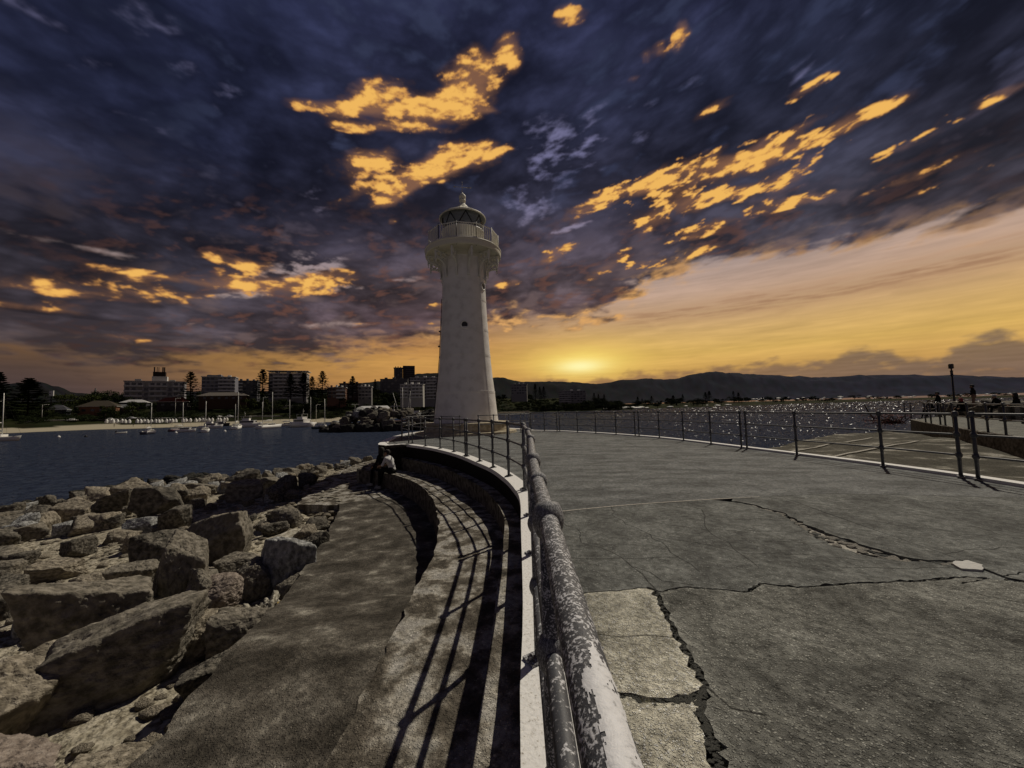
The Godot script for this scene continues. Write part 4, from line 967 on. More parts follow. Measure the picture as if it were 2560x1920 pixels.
	put("ventilator", cyl.call(V.call([[0.15, 13.86], [0.16, 14.0], [0.20, 14.05], [0.20, 14.12], [0.16, 14.15], [0.20, 14.22], [0.215, 14.31], [0.20, 14.40], [0.13, 14.48], [0.05, 14.56], [0.03, 14.62], [0.0, 14.64]]), 24), M.cream, L)
	var vane := Shape.new(true); vane.tube([Vector3(0, 14.55, 0), Vector3(0, 15.3, 0)], [0.014, 0.01], 6); vane.tube([Vector3(-0.42, 14.93, 0.1), Vector3(0.34, 14.97, -0.1)], [0.012, 0.014], 6); vane.tube([Vector3(-0.1, 14.8, -0.25), Vector3(0.1, 14.8, 0.25)], [0.008, 0.008], 5)
	vane.box(Vector3(0.42, 14.97, -0.12), Vector3(0.26, 0.05, 0.01)); vane.box(Vector3(-0.46, 14.93, 0.1), Vector3(0.08, 0.08, 0.01))
	put("weather_vane", vane.done(), M.plinth, L)

# ---------------------------------------------------------------- rocks
# an angular boulder about one metre across: a block cut by chance planes, its edges worn
func ico(level: int) -> Array:
	var t := (1.0 + sqrt(5.0)) / 2.0
	var v := [Vector3(-1, t, 0), Vector3(1, t, 0), Vector3(-1, -t, 0), Vector3(1, -t, 0), Vector3(0, -1, t), Vector3(0, 1, t), Vector3(0, -1, -t), Vector3(0, 1, -t), Vector3(t, 0, -1), Vector3(t, 0, 1), Vector3(-t, 0, -1), Vector3(-t, 0, 1)]
	for i in 12: v[i] = v[i].normalized()
	var f := [[0, 11, 5], [0, 5, 1], [0, 1, 7], [0, 7, 10], [0, 10, 11], [1, 5, 9], [5, 11, 4], [11, 10, 2], [10, 7, 6], [7, 1, 8], [3, 9, 4], [3, 4, 2], [3, 2, 6], [3, 6, 8], [3, 8, 9], [4, 9, 5], [2, 4, 11], [6, 2, 10], [8, 6, 7], [9, 8, 1]]
	for l in level:
		var mids := {}; var g := []
		var mid := func(a: int, b: int) -> int:
			var key := mini(a, b) * 100000 + maxi(a, b)
			if not mids.has(key): v.append(((v[a] + v[b]) * 0.5).normalized()); mids[key] = v.size() - 1
			return mids[key]
		for q in f:
			var a: int = mid.call(q[0], q[1]); var b: int = mid.call(q[1], q[2]); var c: int = mid.call(q[2], q[0])
			g.append_array([[q[0], a, c], [q[1], b, a], [q[2], c, b], [a, b, c]])
		f = g
	return [v, f]
var icos := {}

func boulder(seed_: int, level := 4, round_ := 0.3, rough := 0.05, planes: Array = []) -> ArrayMesh:
	if not icos.has(level): icos[level] = ico(level)
	var r := RandomNumberGenerator.new(); r.seed = seed_
	var cuts := []
	seed_ += 40
	for s in [Vector3.RIGHT, Vector3.LEFT, Vector3.UP, Vector3.DOWN, Vector3.FORWARD, Vector3.BACK]:
		cuts.append([(s + Vector3(r.randf_range(-0.32, 0.32), r.randf_range(-0.32, 0.32), r.randf_range(-0.32, 0.32))).normalized(), r.randf_range(0.42, 0.55)])
	for k in 7: cuts.append([Vector3(r.randfn(), r.randfn() + 0.25, r.randfn()).normalized(), r.randf_range(0.38, 0.60)])
	cuts.append_array(planes)
	var n := noise(seed_ + 900, 1.6, 5, 0.55); var fine := noise(seed_ + 901, 5.0, 4, 0.6)
	var verts: Array = icos[level][0]; var faces: Array = icos[level][1]
	var sharp := lerpf(44.0, 8.0, round_)
	var p := PackedVector3Array(); var nn := PackedVector3Array(); nn.resize(verts.size()); var uv := PackedVector2Array(); var idx := PackedInt32Array()
	for d in verts:
		var acc := 0.0
		for c in cuts:
			var q: float = d.dot(c[0]) / c[1]
			if q > 0.0: acc += pow(q, sharp)
		var rad := pow(acc, -1.0 / sharp)
		var at: Vector3 = d * rad
		rad *= 1.0 + rough * 1.6 * n.get_noise_3dv(at * 1.6)
		# bedding and fractures
		var fr := absf(fine.get_noise_3dv(at * Vector3(0.7, 1.6, 0.7)))
		rad -= rough * 0.55 * smoothstep(0.10, 0.0, fr) * 0.5
		rad += rough * 0.25 * fine.get_noise_3dv(at * 2.2)
		p.append(d * rad); uv.append(Vector2(d.x, d.z))
	for f in faces:
		var m := (p[f[1]] - p[f[0]]).cross(p[f[2]] - p[f[0]])
		for k in f: nn[k] += m
		idx.append_array([f[0], f[2], f[1]])
	for k in nn.size(): nn[k] = nn[k].normalized()
	return arrays_mesh(p, nn, uv, PackedColorArray(), idx)

var shore := [Vector2(-24.0, 10), Vector2(-24.5, -6.0), Vector2(-26.6, -20.2), Vector2(-25.5, -21.1), Vector2(-24.0, -22.5), Vector2(-22.7, -24.9), Vector2(-21.0, -27.5), Vector2(-17.5, -29.2), Vector2(-13.5, -30.5), Vector2(-9.0, -30.5)]
var rubble_edge := [Vector2(-2.0, 8), Vector2(-2.15, -1), Vector2(-2.17, -2.27), Vector2(-2.39, -3.24), Vector2(-2.7, -4.3), Vector2(-3.3, -6.0), Vector2(-4.2, -8.6), Vector2(-5.2, -11.4), Vector2(-6.9, -12.4), Vector2(-7.9, -14.5), Vector2(-8.5, -18), Vector2(-8.6, -24), Vector2(-8.0, -28)]
var beach_noise: FastNoiseLite
func y_beach(x: float, z: float) -> float:
	var q := Vector2(x, z)
	var a := nearest_on(rubble_edge, q).distance_to(q); var b := nearest_on(shore, q).distance_to(q)
	# beyond the waterline the bottom keeps falling
	var out := x < -22.0 and z > -22.5 and Vector2(x, z).distance_to(Vector2(-8, -8)) > nearest_on(shore, q).distance_to(Vector2(-8, -8))
	if not out: out = Vector2(x, z).distance_to(Vector2(-8, -8)) > nearest_on(shore, q).distance_to(Vector2(-8, -8)) + 0.01
	var t := a / maxf(a + b, 0.01)
	var y := -1.75 - 1.5 * t if not out else -3.25 - 0.25 * b
	return y + beach_noise.get_noise_2d(x, z) * 0.16

func rest_rock(called: String, mesh: Mesh, m: Material, x: float, z: float, size: Vector3, yaw: float, tilt: float, label: String, group: String, sink := 0.18, y := INF) -> MeshInstance3D:
	var o := put(called, mesh, m)
	o.basis = Basis(Vector3.UP, yaw) * Basis(Vector3.RIGHT, tilt) * Basis.from_scale(size)
	o.position = Vector3(x, (y_beach(x, z) if y == INF else y) + size.y * (0.5 - sink), z)
	tag(o, label, "rock", group)
	return o

func build_beach() -> void:
	beach_noise = noise(401, 0.35, 5, 0.55)
	var m := grid_mesh(150, 190, func(i: int, j: int) -> Vector3:
		var x := -40.0 + 39.0 * i / 149.0; var z := 8.0 - 44.0 * j / 189.0
		var y := y_beach(x, z)
		var q := Vector2(x, z); var c := nearest_on(rubble_edge, q)
		if x > c.x and z > -26.0: y = minf(y, -2.2)
		return Vector3(x, y, z))
	structure("sandy_ground", m, M.sand)
	var G := "boulders between the stepped sea wall and the water"
	# the big ones, one by one: material, x, z, size, yaw, tilt, roundness, label
	var big := [
		["brown", -4.80, -4.72, Vector3(1.85, 0.98, 1.0), 0.69, -0.14, 0.02, "huge wedge of brown sandstone with a flat black shaded face, nearest large rock"],
		["tan", -5.45, -4.15, Vector3(1.25, 0.95, 0.95), 0.5, 0.30, 0.1, "tan slab with a web of cracks, leaning on the left of the huge wedge"],
		["pink", -4.35, -3.35, Vector3(0.95, 0.50, 0.8), 0.4, 0.0, 0.7, "pinkish rounded rock in the bottom left corner"],
		["pink", -3.72, -3.0, Vector3(0.7, 0.42, 0.55), 1.4, 0.0, 0.6, "small pinkish rock beside the bottom left corner"],
		["tan", -3.38, -3.28, Vector3(0.85, 0.46, 0.5), 0.75, 0.1, 0.45, "two-lobed tan rock at the foot of the step, bottom of the picture"],
		["tan", -4.35, -5.35, Vector3(0.85, 0.62, 0.7), 0.5, 0.0, 0.9, "rounded tan rock just behind the huge wedge"],
		["brown", -3.70, -5.35, Vector3(0.95, 0.56, 0.75), 0.2, 0.0, 0.9, "smooth oval brown rock against the lower step"],
		["pink", -4.85, -6.35, Vector3(1.1, 0.62, 0.8), 0.3, 0.0, 0.8, "reddish round boulder between the wedge and the pointed rock"],
		["brown", -5.75, -6.75, Vector3(1.15, 1.35, 0.95), 0.9, 0.12, 0.15, "tall pointed brown boulder with one black shaded side"],
		["brown", -5.15, -6.45, Vector3(0.6, 0.8, 0.6), 0.2, 0.2, 0.3, "narrow brown rock propped on the tall pointed boulder"],
		["brown", -6.45, -8.6, Vector3(1.45, 1.2, 1.1), 0.75, 0.1, 0.05, "dark pyramid-shaped boulder with a sunlit right edge"],
		["brown", -5.40, -7.75, Vector3(1.2, 0.62, 0.8), 0.1, 0.0, 0.4, "flat-topped brown rock before the dark pyramid"],
		["brown", -4.50, -6.75, Vector3(0.75, 0.62, 0.65), 0.6, 0.1, 0.8, "rounded brown rock left of the grey streaked boulder"],
		["grey", -4.15, -7.1, Vector3(1.05, 0.95, 0.8), 0.5, 0.05, 0.3, "pale grey streaked boulder standing against the lower step"],
		["dark", -4.25, -8.35, Vector3(0.65, 0.72, 0.6), 0.3, 0.0, 0.5, "dark brown rock wedged between the grey boulder and the step"],
		["brown", -6.05, -5.65, Vector3(1.7, 1.2, 1.1), 0.45, 0.25, 0.08, "broad brown wedge behind the cracked slab"],
		["brown", -7.2, -7.5, Vector3(0.95, 0.65, 0.7), 0.7, 0.1, 0.15, "small brown wedge between the broad wedge and the pyramid"],
		["dark", -8.1, -8.8, Vector3(1.1, 0.9, 0.9), 0.3, 0.0, 0.3, "dark square boulder in the middle of the rubble"],
		["dark", -3.42, -4.5, Vector3(0.68, 0.48, 0.5), 0.8, 0.1, 0.3, "dark grey pitted rock touching the near lower step"],
		["pale", -5.25, -9.6, Vector3(1.9, 0.42, 0.75), 0.75, 0.1, 0.1, "long pale flaking ledge of sandstone beside the step"],
		["dark", -10.2, -11.8, Vector3(1.2, 0.85, 0.9), 0.2, 0.0, 0.1, "dark flat-topped block in the middle distance of the rubble"],
		["grey", -11.1, -11.7, Vector3(1.35, 0.62, 0.85), 0.4, 0.15, 0.3, "grey-blue slab left of the dark flat-topped block"],
		["brown", -10.5, -15.2, Vector3(2.3, 0.95, 1.4), 0.1, 0.0, 0.35, "wide brown boulder at the top of the rubble near the platform"],
		["dark", -12.9, -18.6, Vector3(2.0, 1.05, 1.3), 0.3, 0.0, 0.4, "big dark boulder on the skyline of the rubble beside the water"],
		["brown", -10.9, -17.3, Vector3(1.7, 0.85, 1.1), 0.5, 0.0, 0.3, "brown boulder between the skyline boulder and the platform"],
		["dark", -9.2, -15.8, Vector3(0.9, 0.95, 0.8), 0.0, 0.0, 0.4, "upright dark rock next to the lower platform"],
		["dark", -9.0, -16.9, Vector3(1.2, 0.75, 0.9), 0.7, 0.0, 0.5, "dark humped rock touching the platform's seaward edge"],
		["brown", -8.75, -14.35, Vector3(0.95, 0.6, 0.7), 0.3, 0.0, 0.4, "low brown rock at the corner of the lower platform"],
		["tan", -13.0, -15.7, Vector3(1.1, 0.8, 0.8), 0.6, 0.1, 0.05, "tan rock with a slanting flat face in the upper rubble"],
		["brown", -14.9, -18.3, Vector3(1.8, 0.8, 1.2), 0.2, 0.0, 0.3, "brown boulder on the water's edge left of the skyline boulder"],
		["dark", -13.1, -14.1, Vector3(2.1, 1.25, 1.2), 0.5, 0.2, 0.05, "black-faced leaning slab in the upper rubble"],
		["dark", -15.2, -14.8, Vector3(1.7, 1.0, 1.1), 0.3, 0.1, 0.1, "dark angular boulder left of the leaning slab"],
		["tan", -16.5, -17.2, Vector3(2.1, 1.2, 1.2), 0.25, 0.1, 0.2, "large tan boulder at the waterline behind the leaning slab"],
		["tan", -16.6, -14.8, Vector3(1.8, 1.0, 1.1), 0.4, 0.0, 0.15, "tan ridged boulder near the left end of the rubble"],
		["tan", -13.5, -12.8, Vector3(1.35, 0.62, 0.9), 0.1, 0.0, 0.4, "low tan rock before the ridged boulder"],
		["grey", -14.2, -12.3, Vector3(0.72, 0.5, 0.6), 0.6, 0.0, 0.4, "small grey rock left of the low tan rock"],
		["dark", -18.8, -15.4, Vector3(1.3, 0.85, 1.0), 0.3, 0.0, 0.3, "dark pointed rock in the shallows at the left"],
		["brown", -15.0, -12.1, Vector3(1.1, 0.6, 0.8), 0.9, 0.0, 0.4, "brown rock with a green tint in the left rubble"],
		["tan", -10.1, -8.6, Vector3(1.2, 0.42, 0.7), 0.3, 0.0, 0.4, "flat tan slab lying on the sand at the left"],
		["dark", -9.9, -7.6, Vector3(0.75, 0.5, 0.7), 0.1, 0.0, 0.4, "dark block cut by the left edge of the picture"],
		["dark", -20.3, -24.6, Vector3(1.3, 0.7, 0.9), 0.2, 0.0, 0.4, "lone black rock standing in the water off the rubble"]]
	var k := 0
	for b in big:
		k += 1
		var size: Vector3 = b[3]
		rest_rock("boulder", boulder(500 + k, 5 if absf(b[2]) < 9.5 else 4, b[6], 0.06), M["rock_" + b[0]], b[1], b[2], size * Vector3(0.74, 1.05, 0.76) * (1.0 if b[2] > -9.5 else 0.9), b[4], b[5], b[7], G, 0.16)
	# smaller stones, as they lie
	var kinds := []
	for i in 14: kinds.append(boulder(600 + i, 3, rng.randf_range(0.1, 0.7), 0.09))
	var r := RandomNumberGenerator.new(); r.seed = 77
	var placed := 0; var tries := 0
	var tints := {"brown": "small brown stone", "dark": "small dark stone", "tan": "small tan stone", "grey": "small grey stone", "wet": "small black wet stone"}
	while placed < 290 and tries < 5000:
		tries += 1
		var z := -r.randf_range(2.2, 27.0); var x := -r.randf_range(3.0, 24.0)
		var q := Vector2(x, z)
		if absf(x) > -z * 1.42 + 0.6: continue
		var c := nearest_on(rubble_edge, q)
		if x > c.x - 0.25 or (z > -5.4 and x > -5.6): continue
		var y := y_beach(x, z)
		if y < -3.45: continue
		var depth := clampf((-1.9 - y) / 1.3, 0.0, 1.0)
		# a strip of bare sand runs across the rubble
		var band := absf((x + 8.8) * 0.55 + (z + 8.4) * -0.83) 
		if band < 0.7 and x < -6.0 and x > -15.0 and r.randf() < 0.75: continue
		if r.randf() > 0.35 + 0.65 * depth: continue
		var s := r.randf_range(0.3, 0.8) * lerpf(0.72, 1.2, depth)
		var kind: String = ["brown", "dark", "tan", "brown", "dark", "grey"][r.randi() % 6]
		if y < -3.0: kind = "wet"
		rest_rock("stone", kinds[r.randi() % 14], M["rock_" + kind], x, z, Vector3(s * r.randf_range(0.85, 1.3), s * r.randf_range(0.7, 1.15), s * r.randf_range(0.8, 1.15)), r.randf() * TAU, r.randf_range(-0.2, 0.2), tints[kind] + (" at the water's edge of the rubble" if y < -2.85 else " lying among the boulders on the sand"), "small stones of the rubble, " + kind)
		placed += 1
	# pebbles and shell grit no one could count
	var peb := boulder(690, 1, 0.5, 0.1)
	var mm := MultiMesh.new(); mm.transform_format = MultiMesh.TRANSFORM_3D; mm.mesh = peb; mm.instance_count = 3000
	for i in 3000:
		var z := -pow(r.randf(), 1.3) * 26.0 - 1.6; var x := -2.3 - pow(r.randf(), 1.2) * (6.0 - z * 0.75)
		var c := nearest_on(rubble_edge, Vector2(x, z))
		if x > c.x - 0.05: x = c.x - r.randf_range(0.05, 1.2)
		var s := r.randf_range(0.03, 0.13) * (1.0 + r.randf() * r.randf() * 1.2)
		mm.set_instance_transform(i, Transform3D(Basis(Vector3.UP, r.randf() * TAU).scaled(Vector3(s * 1.3, s * 0.6, s)), Vector3(x, y_beach(x, z) + s * 0.12, z)))
	var g := MultiMeshInstance3D.new(); g.multimesh = mm; g.name = "gravel"; g.material_override = M.rock_tan; add_child(g); tag(g, "pebbles and gravel between the boulders", "gravel", "", "stuff")
	# white rubble by the step: broken coral-like concrete, and a sheet of foam plastic
	var w := boulder(700, 3, 0.2, 0.35); var w2 := boulder(701, 3, 0.2, 0.4)
	for s in [[-3.72, -6.0, "upper"], [-3.45, -4.85, "lower"]]:
		for i in 9:
			var x: float = s[0] + r.randf_range(-0.3, 0.22); var z: float = s[1] + r.randf_range(-0.3, 0.3)
			var e := r.randf_range(0.12, 0.26)
			var o := rest_rock("rubble_lump", w if i % 2 else w2, M.rock_pale, x, z, Vector3(e * 1.3, e, e), r.randf() * TAU, 0.3, "pale crusted lump in the %s white pocket of rubble beside the step" % s[2], "white rubble lumps, %s pocket" % s[2], 0.1)
			o.set_meta("category", "rubble")
	var foam := Shape.new(); foam.prism(PackedVector2Array([Vector2(-0.24, -0.14), Vector2(0.2, -0.17), Vector2(0.25, 0.1), Vector2(0.02, 0.16), Vector2(-0.26, 0.12)]), -0.02, 0.02)
	var fo := put("foam_sheet", foam.done(), M.white, null, Vector3(-3.02, -1.45, -4.72)); fo.rotation = Vector3(0.15, 0.5, -0.12); tag(fo, "flat white sheet of foam plastic lying against the lower step", "litter")
	var bit := Shape.new(); bit.prism(PackedVector2Array([Vector2(-0.14, -0.05), Vector2(0.1, -0.07), Vector2(0.16, 0.04), Vector2(-0.1, 0.07)]), -0.02, 0.03)
	var st := put("sandstone_chip", bit.done(), mat(lc(0.45, 0.32, 0.10), 0.8), null, Vector3(-3.55, -1.55, -6.1)); st.rotation = Vector3(0.2, 0.3, 0.3); tag(st, "yellow chip of sandstone on the upper pocket of white rubble", "stone")
	var st2 := put("sandstone_chip", bit.done(), mat(lc(0.42, 0.31, 0.12), 0.8), null, Vector3(-4.85, -1.52, -8.5)); st2.rotation = Vector3(0.1, 1.2, 0.1); st2.scale = Vector3(1.4, 1.4, 1.4); tag(st2, "yellow chip of sandstone on the pale flaking ledge", "stone")
	# the sea bird afloat beyond the rocks
	var bird := base("gull", "white gull swimming beyond the rocks", "bird", Vector3(-24.9, WATER, -23.2), 0.4)
	put("body", (func() -> ArrayMesh:
		var s := Shape.new(true); s.tube([Vector3(-0.24, 0.10, 0), Vector3(-0.14, 0.09, 0), Vector3(0.0, 0.08, 0), Vector3(0.12, 0.10, 0), Vector3(0.16, 0.18, 0), Vector3(0.18, 0.25, 0), Vector3(0.24, 0.25, 0), Vector3(0.30, 0.24, 0)], [0.01, 0.05, 0.085, 0.07, 0.04, 0.045, 0.02, 0.006], 10); return s.done()).call(), M.white, bird)

# ---------------------------------------------------------------- water, land, hills
var shore_keys := [Vector2(-75, 262), Vector2(-53, 256), Vector2(-47.5, 258), Vector2(-43.7, 243), Vector2(-37.3, 236), Vector2(-33.7, 230), Vector2(-30, 222), Vector2(-25, 226), Vector2(-15, 290), Vector2(-6, 380), Vector2(0, 430), Vector2(5.8, 440), Vector2(8.8, 405), Vector2(15.3, 430), Vector2(23.6, 560), Vector2(31, 690), Vector2(38, 1000), Vector2(53, 1640), Vector2(75, 1900)]
var rise_keys := [Vector2(-40, -4.5), Vector2(-6, -3.5), Vector2(0, -3.2), Vector2(45, -2.1), Vector2(58, -1.3), Vector2(72, 0.3), Vector2(95, 3.2), Vector2(120, 6.5), Vector2(150, 10.5), Vector2(220, 14), Vector2(340, 19), Vector2(700, 26), Vector2(1600, 32), Vector2(4200, 40)]
var land_noise: FastNoiseLite
func y_land(az: float, d: float) -> float:   # az in degrees, d in metres from the camera
	var off := d - keyed_number(shore_keys, az)
	var y := keyed_number(rise_keys, off)
	var k := 1.0 - 0.72 * smoothstep(6.0, 16.0, az) - 0.15 * smoothstep(16.0, 50.0, az)
	k *= 1.0 + 0.25 * smoothstep(-34.0, -22.0, az) * smoothstep(4.0, -4.0, az)
	if y > -1.3: y = -1.3 + (y + 1.3) * k
	if off > 0.0: y += land_noise.get_noise_2d(d * sin(deg_to_rad(az)), d * cos(deg_to_rad(az))) * minf(off * 0.02, 2.2)
	return y
func polar(az: float, d: float, y: float) -> Vector3:
	var a := deg_to_rad(az); return Vector3(d * sin(a), y, -d * cos(a))
func ground_at(x: float, z: float) -> float:
	return y_land(rad_to_deg(atan2(x, -z)), Vector2(x, z).length())

var ridge_keys := [Vector2(-80, 2.6), Vector2(-55, 3.0), Vector2(-52.1, 3.1), Vector2(-50.9, 3.35), Vector2(-50, 3.0), Vector2(-48.8, 2.4), Vector2(-46, 2.2), Vector2(-44.6, 2.5), Vector2(-43, 2.7), Vector2(-31, 2.7), Vector2(-16.6, 4.3), Vector2(-13.6, 5.2), Vector2(-11, 5.3), Vector2(-2, 4.3), Vector2(1.7, 3.8), Vector2(9.2, 3.5), Vector2(12.5, 3.1), Vector2(15.8, 3.4), Vector2(19.6, 3.5), Vector2(22.6, 3.3), Vector2(25.5, 3.7), Vector2(27.2, 3.75), Vector2(29.8, 3.7), Vector2(31.9, 3.4), Vector2(33.8, 3.2), Vector2(36.6, 2.8), Vector2(38.3, 2.55), Vector2(40, 2.5), Vector2(43.4, 2.45), Vector2(46.2, 2.3), Vector2(47.5, 2.1), Vector2(49, 2.0), Vector2(50.7, 1.75), Vector2(53.1, 1.45), Vector2(80, 1.0)]

func build_setting() -> void:
	land_noise = noise(501, 0.008, 4)
	# the sea: a fine fan of water in front of the camera, with a low swell, out to the horizon
	var swell := noise(502, 0.045, 3); var chop := noise(503, 0.22, 3)
	var rings := []; var d := 4.0
	while d < 24000.0: rings.append(d); d *= 1.028
	structure("sea", grid_mesh(300, rings.size(), func(i: int, j: int) -> Vector3:
		var p := polar(-180.0 + 360.0 * i / 299.0, rings[j], WATER)
		var fade := clampf(rings[j] * 0.02, 0.0, 1.0) * smoothstep(900.0, 100.0, rings[j])
		p.y += (swell.get_noise_2d(p.x, p.z) * 0.10 + chop.get_noise_2d(p.x, p.z) * 0.05) * fade
		return p), M.water)
	# wavelets on the open bay: small tilted faces of water, each catching the sun only when it leans the right way
	var wr := RandomNumberGenerator.new(); wr.seed = 511
	var facet := grid_mesh(4, 3, func(i: int, j: int) -> Vector3: return Vector3((i - 1.5) * 0.62, 0.06 - 0.05 * pow(j - 1.0, 2.0) - 0.015 * pow(i - 1.5, 2.0), (j - 1.0) * 0.34))
	var wm := MultiMesh.new(); wm.transform_format = MultiMesh.TRANSFORM_3D; wm.mesh = facet; wm.instance_count = 66000
	for i in 66000:
		var dip := 0.22 + 9.0 * pow(wr.randf(), 1.5)
		var az := wr.randf_range(-3.0, 58.0)
		if i % 3 == 0: dip = wr.randf_range(0.15, 1.05); az = wr.randf_range(10.0, 56.0)
		if i > 60000: az = wr.randf_range(-62.0, -6.0); dip = wr.randf_range(1.0, 11.0)
		var wd := -(WATER - 1.32) / tan(deg_to_rad(dip))
		if wd > keyed_number(shore_keys, az) - 10.0: wd = wr.randf_range(60.0, keyed_number(shore_keys, az) - 12.0)
		var e := clampf(wd * (0.0016 if i < 60000 else 0.002), 0.05, 1.1) * wr.randf_range(0.6, 1.5)
		var tilt := Vector2(wr.randfn(), wr.randfn()) * (0.23 if i < 60000 else 0.09)
		var p := polar(az, wd, WATER + 0.06 + e * 0.05)
		var fb := Basis(Quaternion(Vector3.UP, Vector3(tilt.x, 1.0, tilt.y).normalized())) * Basis(Vector3.UP, wr.randf_range(-0.6, 0.6) - 0.5)
		wm.set_instance_transform(i, Transform3D(fb.scaled_local(Vector3(e, e, e)), p))
	var wv := MultiMeshInstance3D.new(); wv.multimesh = wm; wv.name = "wavelets"; wv.material_override = M.wavelet; add_child(wv); tag(wv, "small glittering wavelets on the harbour and the open bay", "waves", "", "stuff")
	# town land
	var offs := [-30.0, -8.0, 0.0, 8.0, 20.0, 34.0, 46.0, 52.0, 58.0, 64.0, 72.0, 82.0, 95.0, 108.0, 122.0, 138.0, 156.0, 180.0, 215.0, 260.0, 330.0, 450.0, 650.0, 1000.0, 1600.0, 2600.0, 4200.0]
	var ln := land_noise
	var lm := mat(Color.WHITE, 1.0); lm.vertex_color_use_as_albedo = true
	structure("land", grid_mesh(260, offs.size(), func(i: int, j: int) -> Vector3:
		var az := -75.0 + 150.0 * i / 259.0
		var r: float = keyed_number(shore_keys, az) + offs[j]
		return polar(az, r, y_land(az, r)), null, func(i: int, j: int, q: Vector3) -> Color:
		var az := -75.0 + 150.0 * i / 259.0
		var n := ln.get_noise_2d(q.x * 3.0, q.z * 3.0)
		var sand := Color(0.36, 0.32, 0.235)
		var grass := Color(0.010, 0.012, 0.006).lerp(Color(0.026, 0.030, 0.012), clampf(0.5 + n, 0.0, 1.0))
		var edge: float = 54.0 + 16.0 * n
		if az > -23.0 and az < 3.0: edge = 12.0
		if az > 3.0: edge = 2.0
		if offs[j] < 1.0: return Color(0.13, 0.115, 0.085)
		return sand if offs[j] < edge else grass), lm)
	# escarpment behind
	var hn := noise(504, 0.0016, 5, 0.55); var hm := mat(Color.WHITE, 1.0); hm.vertex_color_use_as_albedo = true
	structure("hills", grid_mesh(420, 26, func(i: int, j: int) -> Vector3:
		var az := -80.0 + 160.0 * i / 419.0
		var t := j / 25.0
		var far := 5200.0 + 1900.0 * smoothstep(10.0, 50.0, az)
		var r := lerpf(far * 0.72, far * 1.25, t)
		var top: float = tan(deg_to_rad(keyed_number(ridge_keys, az))) * far
		var bell := smoothstep(0.0, 0.52, t) * (1.0 - 0.5 * smoothstep(0.52, 1.0, t))
		var p := polar(az, r, 0.0)
		var spur := hn.get_noise_2d(p.x, p.z)
		p.y = 22.0 + top * pow(bell, 1.25) + spur * top * 0.22 * bell * (1.0 - 0.80 * smoothstep(0.42, 0.52, t)) + 9.0 * hn.get_noise_2d(p.x * 9.0, p.z * 9.0) * bell
		return p, null, func(_i: int, _j: int, q: Vector3) -> Color:
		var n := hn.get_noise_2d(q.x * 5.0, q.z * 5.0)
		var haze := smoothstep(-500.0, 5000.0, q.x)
		return Color(0.012, 0.013, 0.014).lerp(Color(0.018, 0.020, 0.038), haze) * (1.0 + 0.7 * n)), hm)

